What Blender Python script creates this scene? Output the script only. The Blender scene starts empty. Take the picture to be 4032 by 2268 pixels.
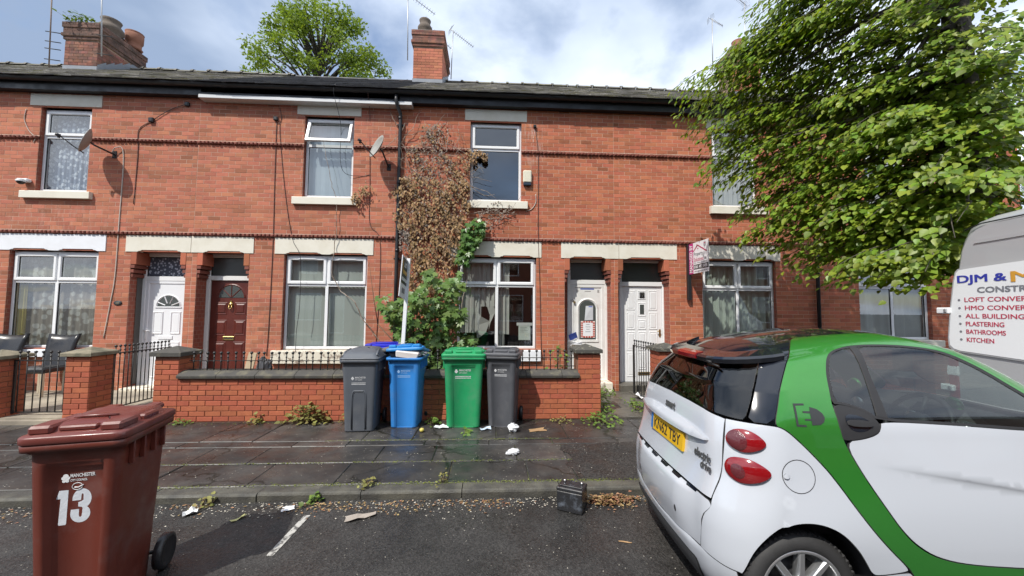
import bpy, math, random
import numpy as np
from math import pi, sin, cos, radians, sqrt, atan2
from mathutils import Vector, Matrix, geometry

S = bpy.context.scene
COL = S.collection
rnd = random.Random(7)

# ------------------------------------------------------------ camera, sky, sun, exposure
PAVE, ROAD = 0.0, -0.07
FAC, WAL = 7.68, 5.78            # distance of the facade and of the garden wall
yaw, pitch, roll = radians(3.177), radians(3.3), radians(.42)
fw = Vector((sin(yaw)*cos(pitch), cos(yaw)*cos(pitch), sin(pitch)))
rt = Vector((cos(yaw), -sin(yaw), 0)); up = rt.cross(fw)
rt, up = rt*cos(roll)+up*sin(roll), up*cos(roll)-rt*sin(roll)
cam = bpy.data.objects.new('camera', bpy.data.cameras.new('camera')); COL.objects.link(cam)
cam.matrix_world = Matrix(((rt.x, up.x, -fw.x, 0), (rt.y, up.y, -fw.y, 0), (rt.z, up.z, -fw.z, 1.62), (0, 0, 0, 1)))
cam.data.sensor_width = 36; cam.data.lens = 1514/4032*36
cam.data.clip_start = .05; cam.data.clip_end = 2000
S.camera = cam

sun_to = Vector((-.78, -1, 1.56)).normalized()       # towards the sun
sd = bpy.data.lights.new('sun', 'SUN'); sd.energy = 3.75; sd.angle = radians(.53); sd.color = (1, .95, .87)
sun = bpy.data.objects.new('sun', sd); COL.objects.link(sun)
sun.rotation_euler = (-sun_to).to_track_quat('-Z', 'Y').to_euler()
sun.location = (0, 0, 30)

W = bpy.data.worlds.new('World'); S.world = W; W.use_nodes = True
nt = W.node_tree; nt.nodes.clear()
N = nt.nodes.new; L = nt.links.new
out = N('ShaderNodeOutputWorld'); bg = N('ShaderNodeBackground')
sky = N('ShaderNodeTexSky'); sky.sky_type = 'NISHITA'; sky.sun_disc = False
sky.sun_elevation = math.asin(sun_to.z); sky.sun_rotation = atan2(sun_to.x, sun_to.y)
sky.air_density = 1.0; sky.dust_density = .6; sky.ozone_density = 1.5
tc = N('ShaderNodeTexCoord')
# clouds: a layer at a height, direction / (z + small) gives its plan position
sep = N('ShaderNodeSeparateXYZ'); L(tc.outputs['Generated'], sep.inputs[0])
zz = N('ShaderNodeMath'); zz.operation = 'MAXIMUM'; L(sep.outputs['Z'], zz.inputs[0]); zz.inputs[1].default_value = 0.0
za = N('ShaderNodeMath'); za.operation = 'ADD'; L(zz.outputs[0], za.inputs[0]); za.inputs[1].default_value = .22
dv = N('ShaderNodeVectorMath'); dv.operation = 'DIVIDE'
cz = N('ShaderNodeCombineXYZ'); [L(za.outputs[0], cz.inputs[i]) for i in range(3)]
L(tc.outputs['Generated'], dv.inputs[0]); L(cz.outputs[0], dv.inputs[1])
def wnoise(scale, detail, rough, off, dist=0):
    mp = N('ShaderNodeMapping'); mp.inputs['Location'].default_value = off
    L(dv.outputs[0], mp.inputs[0])
    n = N('ShaderNodeTexNoise'); n.inputs['Scale'].default_value = scale; n.inputs['Detail'].default_value = detail
    n.inputs['Roughness'].default_value = rough; n.inputs['Distortion'].default_value = dist
    L(mp.outputs[0], n.inputs['Vector']); return n
def ramp(tree, fac, stops, interp='LINEAR'):
    r = tree.nodes.new('ShaderNodeValToRGB'); r.color_ramp.interpolation = interp
    e = r.color_ramp.elements
    while len(e) < len(stops): e.new(.5)
    for k, (p, c) in enumerate(stops):
        e[k].position = p; e[k].color = c if len(c) == 4 else (*c, 1)
    tree.links.new(fac, r.inputs[0]); return r
SKYOFF = (11.4, 3.0, 0)
n1 = wnoise(1.5, 8, .52, SKYOFF, .15)
cov = ramp(nt, n1.outputs['Fac'], [(.33, (0, 0, 0)), (.48, (1, 1, 1))])
n2 = wnoise(.85, 6, .5, (5.3, 16.2, 0), .2)
tone = ramp(nt, n2.outputs['Fac'], [(.36, (1.8, 2.35, 3.35)), (.49, (4.1, 4.7, 5.7)), (.62, (6.4, 6.8, 7.5))])
mx = N('ShaderNodeMix'); mx.data_type = 'RGBA'
L(cov.outputs[0], mx.inputs['Factor']); L(sky.outputs[0], mx.inputs['A']); L(tone.outputs[0], mx.inputs['B'])
bg.inputs['Strength'].default_value = .15
L(mx.outputs['Result'], bg.inputs['Color']); L(bg.outputs[0], out.inputs[0])

S.view_settings.view_transform = 'Standard'; S.view_settings.look = 'None'
S.view_settings.exposure = 0.43; S.view_settings.gamma = 1; S.view_settings.use_curve_mapping = False
S.render.engine = 'CYCLES'
S.cycles.max_bounces = 6; S.cycles.transparent_max_bounces = 12; S.cycles.glossy_bounces = 3
S.cycles.diffuse_bounces = 3; S.cycles.transmission_bounces = 4; S.cycles.caustics_reflective = False; S.cycles.caustics_refractive = False
S.cycles.use_denoising = True

# ------------------------------------------------------------ helpers
WO = {}                                      # world origin of each object
def place(o, parent=None, at=(0, 0, 0)):
    at = Vector(at); WO[o.name] = at
    if parent is not None:
        o.parent = parent; o.location = at-WO[parent.name]
    else: o.location = at
    return o
def tag(o, label=None, cat=None, group=None, kind=None):
    if label: o['label'] = label
    if cat: o['category'] = cat
    if group: o['group'] = group
    if kind: o['kind'] = kind
    return o
def thing(name, label, cat, at=(0, 0, 0), group=None):
    o = bpy.data.objects.new(name, None); COL.objects.link(o); o.empty_display_size = .1
    place(o, None, at); return tag(o, label, cat, group)
def meshobj(name, me, parent=None, at=(0, 0, 0)):
    o = bpy.data.objects.new(name, me); COL.objects.link(o); return place(o, parent, at)

class MB:
    def __init__(s): s.v = []; s.f = []; s.m = []; s.s = []
    def add(s, vs, fs, mi=0, sm=False):
        b = len(s.v); s.v += [tuple(v) for v in vs]
        for f in fs: s.f.append([b+i for i in f])
        s.m += [mi]*len(fs); s.s += [sm]*len(fs); return s
    def box(s, x0, x1, y0, y1, z0, z1, mi=0):
        return s.add([(x0,y0,z0),(x1,y0,z0),(x1,y1,z0),(x0,y1,z0),(x0,y0,z1),(x1,y0,z1),(x1,y1,z1),(x0,y1,z1)],
            [(0,3,2,1),(4,5,6,7),(0,1,5,4),(1,2,6,5),(2,3,7,6),(3,0,4,7)], mi)
    def cbox(s, x0, x1, y0, y1, z0, z1, c=.005, mi=0, jit=0, rng=rnd):   # chamfered box
        X=(x0,x1);Y=(y0,y1);Z=(z0,z1); vs=[]; idx={}
        for i in (0,1):
            for j in (0,1):
                for k in (0,1):
                    jx=[rng.uniform(-jit,jit) for _ in range(3)] if jit else (0,0,0)
                    p=[X[i]+jx[0],Y[j]+jx[1],Z[k]+jx[2]]; d=(c if i==0 else -c, c if j==0 else -c, c if k==0 else -c)
                    for a in range(3):      # vertex on the face normal to axis a
                        q=[p[b]+(0 if b==a else d[b]) for b in range(3)]
                        idx[i,j,k,a]=len(vs); vs.append(q)
        F=[]
        for a in range(3):
            b,cc=(a+1)%3,(a+2)%3
            for e in (0,1):
                q=[]
                for (u,w) in ((0,0),(1,0),(1,1),(0,1)):
                    t=[0,0,0]; t[a]=e; t[b]=u; t[cc]=w; q.append(idx[t[0],t[1],t[2],a])
                F.append(q if e else q[::-1])
        for a in range(3):                  # edges along axis a
            b,cc=(a+1)%3,(a+2)%3
            for u in (0,1):
                for w in (0,1):
                    q=[]
                    for e,ax in ((0,b),(1,b),(1,cc),(0,cc)):
                        t=[0,0,0]; t[a]=e; t[b]=u; t[cc]=w; q.append(idx[t[0],t[1],t[2],ax])
                    F.append(q if (u==w) else q[::-1])
        for i in (0,1):
            for j in (0,1):
                for k in (0,1):
                    q=[idx[i,j,k,0],idx[i,j,k,1],idx[i,j,k,2]]
                    F.append(q if (i+j+k)%2 else q[::-1])
        return s.add(vs,F,mi)
    def quad(s, a, b, c, d, mi=0): return s.add([a,b,c,d],[(0,1,2,3)],mi)
    def tube(s, pts, r, n=6, mi=0, cap=True, sm=True):
        pts=[Vector(p) for p in pts]; rs=r if isinstance(r,(list,tuple)) else [r]*len(pts)
        t0=(pts[1]-pts[0]).normalized(); ref=Vector((0,0,1)) if abs(t0.z)<.9 else Vector((1,0,0))
        nn=t0.cross(ref).normalized(); vs=[]
        for i,p in enumerate(pts):
            t=(pts[min(i+1,len(pts)-1)]-pts[max(i-1,0)])
            t=t.normalized() if t.length>1e-9 else t0
            nn=(nn-t*nn.dot(t)); nn=nn.normalized() if nn.length>1e-6 else t.orthogonal().normalized()
            bb=t.cross(nn)
            for k in range(n):
                a=2*pi*k/n; vs.append(p+(nn*cos(a)+bb*sin(a))*rs[i])
        F=[]
        for i in range(len(pts)-1):
            for k in range(n): F.append((i*n+k,i*n+(k+1)%n,(i+1)*n+(k+1)%n,(i+1)*n+k))
        s.add(vs,F,mi,sm)
        if cap:
            b=len(s.v)-len(vs)
            s.f.append([b+k for k in range(n)][::-1]); s.f.append([b+(len(pts)-1)*n+k for k in range(n)]); s.m+=[mi]*2; s.s+=[False]*2
        return s
    def lathe(s, prof, n=16, M=None, mi=0, sm=True, cap=True):   # prof: (r, z) up the local z axis
        M=M or Matrix(); vs=[]; F=[]
        for r,z in prof:
            for k in range(n):
                a=2*pi*k/n; vs.append(M@Vector((r*cos(a),r*sin(a),z)))
        for i in range(len(prof)-1):
            for k in range(n): F.append((i*n+k,i*n+(k+1)%n,(i+1)*n+(k+1)%n,(i+1)*n+k))
        s.add(vs,F,mi,sm)
        if cap:
            b=len(s.v)-len(vs)
            s.f.append([b+k for k in range(n)][::-1]); s.f.append([b+(len(prof)-1)*n+k for k in range(n)]); s.m+=[mi]*2; s.s+=[False]*2
        return s
    def prism(s, poly, axis, a0, a1, mi=0):      # polygon of (u,w) extruded along axis ('x','y','z')
        n=len(poly)
        def P(u,w,a): return (a,u,w) if axis=='x' else ((u,a,w) if axis=='y' else (u,w,a))
        vs=[P(u,w,a0) for u,w in poly]+[P(u,w,a1) for u,w in poly]
        tri=geometry.tessellate_polygon([[Vector((u,w,0)) for u,w in poly]])
        F=[]
        for t in tri: F.append(tuple(t)); F.append(tuple(n+i for i in t[::-1]))
        for i in range(n): F.append((i,(i+1)%n,n+(i+1)%n,n+i))
        return s.add(vs,F,mi)
    def ringpanel(s, x0, x1, z0, z1, loops, cap=True, mi=0, capmi=None):   # mitred frame seen from -y; loops: (inset, y)
        vs=[]
        for ins,y in loops:
            vs+=[(x0+ins,y,z0+ins),(x1-ins,y,z0+ins),(x1-ins,y,z1-ins),(x0+ins,y,z1-ins)]
        F=[]
        for i in range(len(loops)-1):
            for k in range(4): F.append((i*4+k,i*4+(k+1)%4,(i+1)*4+(k+1)%4,(i+1)*4+k))
        s.add(vs,F,mi)
        if cap:
            b=len(s.v)-4; s.f.append([b,b+1,b+2,b+3]); s.m.append(mi if capmi is None else capmi); s.s.append(False)
        return s
    def mesh(s, name, mats, fixn=False):
        me=bpy.data.meshes.new(name); me.from_pydata(s.v,[],s.f)
        mats=mats if isinstance(mats,(list,tuple)) else [mats]
        for m in mats: me.materials.append(m)
        me.polygons.foreach_set('material_index',s.m); me.polygons.foreach_set('use_smooth',s.s)
        if fixn:
            import bmesh
            bm=bmesh.new(); bm.from_mesh(me); bmesh.ops.recalc_face_normals(bm,faces=bm.faces); bm.to_mesh(me); bm.free()
        me.update(); return me
    def build(s, name, mats, parent=None, at=(0,0,0), fixn=False):
        return meshobj(name, s.mesh(name, mats, fixn), parent, at)
    def xf(s, M):
        s.v=[tuple(M@Vector(v)) for v in s.v]; return s

def npmesh(name, V, F, mats, mi=None, smooth=False):
    """V (n,3), F (m,k) numpy -> mesh"""
    me=bpy.data.meshes.new(name); n=len(V); m,k=F.shape
    me.vertices.add(n); me.vertices.foreach_set('co',np.asarray(V,np.float32).ravel())
    me.loops.add(m*k); me.loops.foreach_set('vertex_index',F.astype(np.int32).ravel())
    me.polygons.add(m); me.polygons.foreach_set('loop_start',np.arange(0,m*k,k,dtype=np.int32))
    if mi is not None: me.polygons.foreach_set('material_index',np.asarray(mi,np.int32))
    me.polygons.foreach_set('use_smooth',np.full(m,smooth))
    for q in (mats if isinstance(mats,(list,tuple)) else [mats]): me.materials.append(q)
    me.update(calc_edges=True); return me

# ------------------------------------------------------------ materials
def mat(name, col, rough=.6, metal=0., spec=.5, var=None, col2=None, vscale=6., vlim=(.4,.6), rvar=None, bump=None, coat=0., island=0., hue=0., trans=None, odd=0., big=0., detail=6.):
    m=bpy.data.materials.new(name); m.use_nodes=True; t=m.node_tree; b=t.nodes['Principled BSDF']
    nn=t.nodes.new; ln=t.links.new
    b.inputs['Base Color'].default_value=(*col,1); b.inputs['Roughness'].default_value=rough
    b.inputs['Metallic'].default_value=metal; b.inputs['Specular IOR Level'].default_value=spec
    if coat: b.inputs['Coat Weight'].default_value=coat; b.inputs['Coat Roughness'].default_value=.03
    geo=nn('ShaderNodeNewGeometry'); src=None
    def noise(scale,detail=6.,rough=.6,off=0):
        n=nn('ShaderNodeTexNoise'); n.inputs['Scale'].default_value=scale; n.inputs['Detail'].default_value=detail; n.inputs['Roughness'].default_value=rough
        if off:
            mp=nn('ShaderNodeMapping'); mp.inputs['Location'].default_value=(off,off*.7,off*1.3); ln(geo.outputs['Position'],mp.inputs[0]); ln(mp.outputs[0],n.inputs['Vector'])
        else: ln(geo.outputs['Position'],n.inputs['Vector'])
        return n
    if col2 is not None:
        r=ramp(t,noise(vscale,detail).outputs['Fac'],[(vlim[0],col),(vlim[1],col2)]); src=r.outputs[0]
    if island or var:
        h=nn('ShaderNodeHueSaturation')
        if src is not None: ln(src,h.inputs['Color'])
        else: h.inputs['Color'].default_value=(*col,1)
        if island:
            oi=nn('ShaderNodeObjectInfo'); ad=nn('ShaderNodeMath'); ad.operation='ADD'
            ln(oi.outputs['Random'],ad.inputs[0]); ln(geo.outputs['Random Per Island'],ad.inputs[1])
            fr=nn('ShaderNodeMath'); fr.operation='FRACT'; ln(ad.outputs[0],fr.inputs[0]); f=fr.outputs[0]
            if hue:
                mr2=nn('ShaderNodeMapRange'); f2=nn('ShaderNodeMath'); f2.operation='MULTIPLY'; f2.inputs[1].default_value=7.31; ln(f,f2.inputs[0])
                f3=nn('ShaderNodeMath'); f3.operation='FRACT'; ln(f2.outputs[0],f3.inputs[0]); ln(f3.outputs[0],mr2.inputs[0])
                mr2.inputs['To Min'].default_value=.5-hue; mr2.inputs['To Max'].default_value=.5+hue; ln(mr2.outputs[0],h.inputs['Hue'])
            amt=island
        else: f=noise(vscale,detail,.6,3.7).outputs['Fac']; amt=var
        mr=nn('ShaderNodeMapRange'); ln(f,mr.inputs[0]); mr.inputs['To Min'].default_value=1-amt; mr.inputs['To Max'].default_value=1+amt
        if island and var:
            n2=noise(vscale,detail,.65,3.7); m2=nn('ShaderNodeMapRange'); ln(n2.outputs['Fac'],m2.inputs[0]); m2.inputs['To Min'].default_value=1-var; m2.inputs['To Max'].default_value=1+var
            mu=nn('ShaderNodeMath'); mu.operation='MULTIPLY'; ln(mr.outputs[0],mu.inputs[0]); ln(m2.outputs[0],mu.inputs[1]); ln(mu.outputs[0],h.inputs['Value'])
        else: ln(mr.outputs[0],h.inputs['Value'])
        src=h.outputs[0]
    if odd or big:
        fac=None
        if odd:
            g1=nn('ShaderNodeMath'); g1.operation='MULTIPLY'; g1.inputs[1].default_value=3.71; ln(f,g1.inputs[0]); g2=nn('ShaderNodeMath'); g2.operation='FRACT'; ln(g1.outputs[0],g2.inputs[0])
            fac=nn('ShaderNodeMapRange'); ln(g2.outputs[0],fac.inputs[0]); fac.inputs['From Min'].default_value=.86; fac.inputs['From Max'].default_value=.97; fac.inputs['To Min'].default_value=1; fac.inputs['To Max'].default_value=1-odd; fac=fac.outputs[0]
        if big:
            nb=noise(.55,7,.62,17.3); fb=nn('ShaderNodeMapRange'); ln(nb.outputs['Fac'],fb.inputs[0]); fb.inputs['From Min'].default_value=.3; fb.inputs['From Max'].default_value=.7; fb.inputs['To Min'].default_value=1-big; fb.inputs['To Max'].default_value=1+big
            if fac is None: fac=fb.outputs[0]
            else:
                mm=nn('ShaderNodeMath'); mm.operation='MULTIPLY'; ln(fac,mm.inputs[0]); ln(fb.outputs[0],mm.inputs[1]); fac=mm.outputs[0]
        mm=nn('ShaderNodeMix'); mm.data_type='RGBA'; mm.blend_type='MULTIPLY'; mm.inputs['Factor'].default_value=1; ln(src,mm.inputs['A']); ln(fac,mm.inputs['B']); src=mm.outputs['Result']
    if src is not None: ln(src,b.inputs['Base Color'])
    if rvar:
        mr=nn('ShaderNodeMapRange'); ln(noise(rvar[0],5,.6,9.1).outputs['Fac'],mr.inputs[0]); mr.inputs['From Min'].default_value=.35; mr.inputs['From Max'].default_value=.65
        mr.inputs['To Min'].default_value=rvar[1]; mr.inputs['To Max'].default_value=rvar[2]; ln(mr.outputs[0],b.inputs['Roughness'])
    if bump:
        bp=nn('ShaderNodeBump'); bp.inputs['Strength'].default_value=bump[1]; bp.inputs['Distance'].default_value=bump[2] if len(bump)>2 else .01
        ln(noise(bump[0],5,.6,1.3).outputs['Fac'],bp.inputs['Height']); ln(bp.outputs[0],b.inputs['Normal'])
    if trans:           # leaf: some light through
        o=t.nodes['Material Output']; tr=nn('ShaderNodeBsdfTranslucent'); ms=nn('ShaderNodeMixShader'); ms.inputs[0].default_value=trans[0]
        if src is not None:
            h2=nn('ShaderNodeMix'); h2.data_type='RGBA'; h2.blend_type='MULTIPLY'; h2.inputs['Factor'].default_value=1; ln(src,h2.inputs['A']); h2.inputs['B'].default_value=(*trans[1],1); ln(h2.outputs['Result'],tr.inputs['Color'])
        else: tr.inputs['Color'].default_value=(*[a*c for a,c in zip(col,trans[1])],1)
        ln(b.outputs[0],ms.inputs[1]); ln(tr.outputs[0],ms.inputs[2]); ln(ms.outputs[0],o.inputs[0])
    return m
def glassmat(name, tint=(1,1,1), refl_min=.05, rough=0.0, dark=0.):
    m=bpy.data.materials.new(name); m.use_nodes=True; t=m.node_tree; t.nodes.clear()
    nn=t.nodes.new; ln=t.links.new
    o=nn('ShaderNodeOutputMaterial'); tr=nn('ShaderNodeBsdfTransparent'); tr.inputs[0].default_value=(*tint,1)
    gl=nn('ShaderNodeBsdfGlossy'); gl.inputs['Roughness'].default_value=rough; fr=nn('ShaderNodeFresnel'); ge=nn('ShaderNodeNewGeometry'); io=nn('ShaderNodeMapRange'); ln(ge.outputs['Backfacing'],io.inputs[0]); io.inputs['To Min'].default_value=1.5; io.inputs['To Max'].default_value=1/1.5; ln(io.outputs[0],fr.inputs[0])
    mr=nn('ShaderNodeMapRange'); ln(fr.outputs[0],mr.inputs[0]); mr.inputs['To Min'].default_value=refl_min; mr.inputs['To Max'].default_value=1
    ms=nn('ShaderNodeMixShader'); ln(mr.outputs[0],ms.inputs[0]); ln(tr.outputs[0],ms.inputs[1]); ln(gl.outputs[0],ms.inputs[2]); ln(ms.outputs[0],o.inputs[0])
    return m

BR1=(.44,.155,.085)
BK=dict(vscale=9,vlim=(.35,.7),island=.16,hue=.006,var=.14,odd=.30,big=.13,bump=(160,.35,.003))
M_brick=mat('brick_red',(.43,.143,.074),.85,spec=.3,col2=(.39,.125,.072),**BK)
M_brickp=mat('brick_pink_red',(.43,.158,.092),.85,spec=.3,col2=(.39,.138,.086),**BK)
def streaks(m,c,r,col,amt):      # streaks on the brick round one spot: some pale salt, some darker
    t=m.node_tree; b=t.nodes['Principled BSDF']; nn=t.nodes.new; ln=t.links.new
    src=b.inputs['Base Color'].links[0].from_socket; geo=nn('ShaderNodeNewGeometry')
    sb=nn('ShaderNodeVectorMath'); sb.operation='SUBTRACT'; ln(geo.outputs['Position'],sb.inputs[0]); sb.inputs[1].default_value=c
    dv_=nn('ShaderNodeVectorMath'); dv_.operation='DIVIDE'; ln(sb.outputs[0],dv_.inputs[0]); dv_.inputs[1].default_value=r
    le=nn('ShaderNodeVectorMath'); le.operation='LENGTH'; ln(dv_.outputs[0],le.inputs[0])
    mr=nn('ShaderNodeMapRange'); ln(le.outputs['Value'],mr.inputs[0]); mr.inputs['From Min'].default_value=1; mr.inputs['From Max'].default_value=.2
    mp=nn('ShaderNodeMapping'); mp.inputs['Scale'].default_value=(14,1,3); ln(geo.outputs['Position'],mp.inputs[0]); n=nn('ShaderNodeTexNoise'); n.inputs['Scale'].default_value=1.4; n.inputs['Detail'].default_value=8; n.inputs['Roughness'].default_value=.7; ln(mp.outputs[0],n.inputs['Vector'])
    m2=nn('ShaderNodeMapRange'); ln(n.outputs['Fac'],m2.inputs[0]); m2.inputs['From Min'].default_value=.48; m2.inputs['From Max'].default_value=.66; m2.inputs['To Max'].default_value=amt
    mu=nn('ShaderNodeMath'); mu.operation='MULTIPLY'; ln(mr.outputs[0],mu.inputs[0]); ln(m2.outputs[0],mu.inputs[1])
    mx_=nn('ShaderNodeMix'); mx_.data_type='RGBA'; ln(mu.outputs[0],mx_.inputs['Factor']); ln(src,mx_.inputs['A']); mx_.inputs['B'].default_value=(*col,1); ln(mx_.outputs['Result'],b.inputs['Base Color'])
streaks(M_brick,(.86,7.68,5.05),(.30,1,.60),(.62,.54,.48),.9); streaks(M_brick,(2.05,7.68,3.2),(.5,1,.3),(.22,.09,.06),.7); streaks(M_brick,(-1.3,7.68,3.6),(1.0,1,2.2),(.18,.08,.055),.8)
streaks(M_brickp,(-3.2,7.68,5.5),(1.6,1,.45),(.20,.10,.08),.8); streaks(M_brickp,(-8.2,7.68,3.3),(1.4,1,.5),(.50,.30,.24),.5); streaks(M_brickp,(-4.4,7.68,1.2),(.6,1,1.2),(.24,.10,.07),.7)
M_brickn=mat('brick_garden',(.40,.118,.06),.85,spec=.3,col2=(.35,.10,.055),vscale=14,vlim=(.35,.7),island=.12,hue=.006,var=.15,bump=(200,.35,.003))
M_brickold=mat('brick_old',(.25,.11,.08),.9,spec=.2,col2=(.15,.085,.07),vscale=7,island=.25,hue=.012,var=.25,bump=(120,.5,.004))
M_bricksoot=mat('brick_sooty',(.17,.10,.08),.9,spec=.2,col2=(.09,.065,.055),vscale=7,island=.25,var=.25,bump=(120,.5,.004))
M_mortar=mat('mortar',(.58,.42,.33),.95,spec=.1,col2=(.50,.33,.245),vscale=3,var=.15,bump=(90,.4,.003))
M_mortarn=mat('mortar_garden',(.32,.17,.115),.95,spec=.1,col2=(.26,.125,.085),vscale=4,var=.2)
M_mortarold=mat('mortar_old',(.36,.25,.19),.95,spec=.1,col2=(.2,.15,.12),vscale=3)
M_dark_brick=mat('dentil_brick',(.20,.062,.042),.7,spec=.4,island=.2,var=.25,vscale=12)
M_stone=mat('painted_stone',(.70,.67,.58),.8,col2=(.62,.58,.48),vscale=3.5,vlim=(.45,.75),var=.05,bump=(60,.3,.004))
M_stonew=mat('painted_stone_white',(.74,.76,.80),.75,col2=(.68,.69,.72),vscale=4,vlim=(.45,.8),bump=(60,.3,.004))
M_stonep=mat('painted_stone_peeling',(.70,.65,.54),.85,col2=(.30,.24,.19),vscale=11,vlim=(.53,.60),bump=(40,.6,.006))
M_upvc=mat('white_plastic_frame',(.78,.79,.80),.32,var=.03,vscale=2)
M_upvco=mat('weathered_white_frame',(.74,.74,.72),.45,col2=(.58,.56,.52),vscale=7,vlim=(.55,.8))
M_seal=mat('black_seal',(.02,.02,.022),.6)
M_black=mat('black_plastic',(.018,.018,.02),.38,var=.2,vscale=9)
M_blackg=mat('gutter_black',(.014,.015,.018),.42,rvar=(4,.3,.6),var=.3,vscale=6)
M_iron=mat('black_iron',(.022,.022,.022),.45,var=.3,vscale=20,bump=(90,.3,.002))
M_slate=mat('roof_slate',(.11,.11,.115),.6,island=.3,var=.3,vscale=5,col2=(.13,.125,.11),vlim=(.5,.7))
M_slatem=mat('mossy_slate',(.31,.295,.27),.85,island=.45,var=.35,vscale=3,col2=(.20,.19,.10),vlim=(.50,.66),bump=(40,.6,.02))
M_ridge=mat('ridge_tile',(.17,.16,.14),.9,island=.2,var=.3,vscale=8,col2=(.12,.12,.06),vlim=(.5,.65))
M_coping=mat('coping_stone',(.065,.062,.056),.85,col2=(.13,.12,.085),vscale=7,vlim=(.5,.68),var=.3,bump=(50,.6,.006))
M_capstone=mat('cap_stone',(.24,.21,.15),.9,col2=(.12,.115,.08),vscale=6,vlim=(.4,.62),var=.2,bump=(60,.6,.006))
M_capmoss=mat('mossy_cap_stone',(.07,.068,.06),.92,col2=(.26,.25,.19),vscale=16,vlim=(.56,.66),var=.3,bump=(60,.7,.008))
M_glass=glassmat('window_glass',(.84,.88,.87),.18)
M_glassd=glassmat('car_glass',(.52,.59,.57),.07)
M_glasst=glassmat('tinted_glass',(.10,.11,.115),.05)
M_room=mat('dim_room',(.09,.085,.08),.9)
M_steel=mat('steel',(.55,.55,.55),.35,1.0)
M_galv=mat('galvanised',(.42,.43,.44),.5,.8)
M_brass=mat('brass',(.45,.33,.13),.38,1.0,var=.2,vscale=30)
# ------------------------------------------------------------ ground, road, pavement
M_ground=mat('ground_earth',(.06,.055,.05),.95)
g=MB(); g.quad((-400,-400,-.12),(400,-400,-.12),(400,900,-.12),(-400,900,-.12)); tag(g.build('ground',M_ground),kind='structure')

def asphalt(name, base, col2, r0, r1, specks=.6, wet=2.2):
    m=bpy.data.materials.new(name); m.use_nodes=True; t=m.node_tree; b=t.nodes['Principled BSDF']; nn=t.nodes.new; ln=t.links.new
    geo=nn('ShaderNodeNewGeometry')
    def nz(sc,d=5,ro=.6,off=0):
        n=nn('ShaderNodeTexNoise'); n.inputs['Scale'].default_value=sc; n.inputs['Detail'].default_value=d; n.inputs['Roughness'].default_value=ro
        mp=nn('ShaderNodeMapping'); mp.inputs['Location'].default_value=(off,off,0); ln(geo.outputs['Position'],mp.inputs[0]); ln(mp.outputs[0],n.inputs['Vector']); return n
    r=ramp(t,nz(1.1,8,.65).outputs['Fac'],[(.38,base),(.62,col2)])
    vo=nn('ShaderNodeTexVoronoi'); vo.inputs['Scale'].default_value=85; ln(geo.outputs['Position'],vo.inputs['Vector'])
    sp=nn('ShaderNodeMapRange'); ln(vo.outputs['Color'],sp.inputs[0]); sp.inputs['From Min'].default_value=.2; sp.inputs['From Max'].default_value=.95; sp.inputs['To Min'].default_value=1-specks*.6; sp.inputs['To Max'].default_value=1+specks
    mu=nn('ShaderNodeMix'); mu.data_type='RGBA'; mu.blend_type='MULTIPLY'; mu.inputs['Factor'].default_value=1
    ln(r.outputs[0],mu.inputs['A']); ln(sp.outputs[0],mu.inputs['B']); ln(mu.outputs['Result'],b.inputs['Base Color'])
    mr=nn('ShaderNodeMapRange'); ln(nz(wet,6,.6,5).outputs['Fac'],mr.inputs[0]); mr.inputs['From Min'].default_value=.4; mr.inputs['From Max'].default_value=.6; mr.inputs['To Min'].default_value=r0; mr.inputs['To Max'].default_value=r1
    ln(mr.outputs[0],b.inputs['Roughness']); b.inputs['Specular IOR Level'].default_value=.5
    bp=nn('ShaderNodeBump'); bp.inputs['Strength'].default_value=.55; bp.inputs['Distance'].default_value=.006; ln(vo.outputs['Distance'],bp.inputs['Height'])
    b2=nn('ShaderNodeBump'); b2.inputs['Strength'].default_value=.3; b2.inputs['Distance'].default_value=.01; ln(nz(35,4).outputs['Fac'],b2.inputs['Height']); ln(bp.outputs[0],b2.inputs['Normal']); ln(b2.outputs[0],b.inputs['Normal'])
    return m
M_road=asphalt('asphalt_wet',(.022,.021,.020),(.040,.038,.036),.36,.7,.65)
M_patch=asphalt('asphalt_patch',(.020,.019,.018),(.031,.029,.027),.4,.7,1.0)
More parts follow.
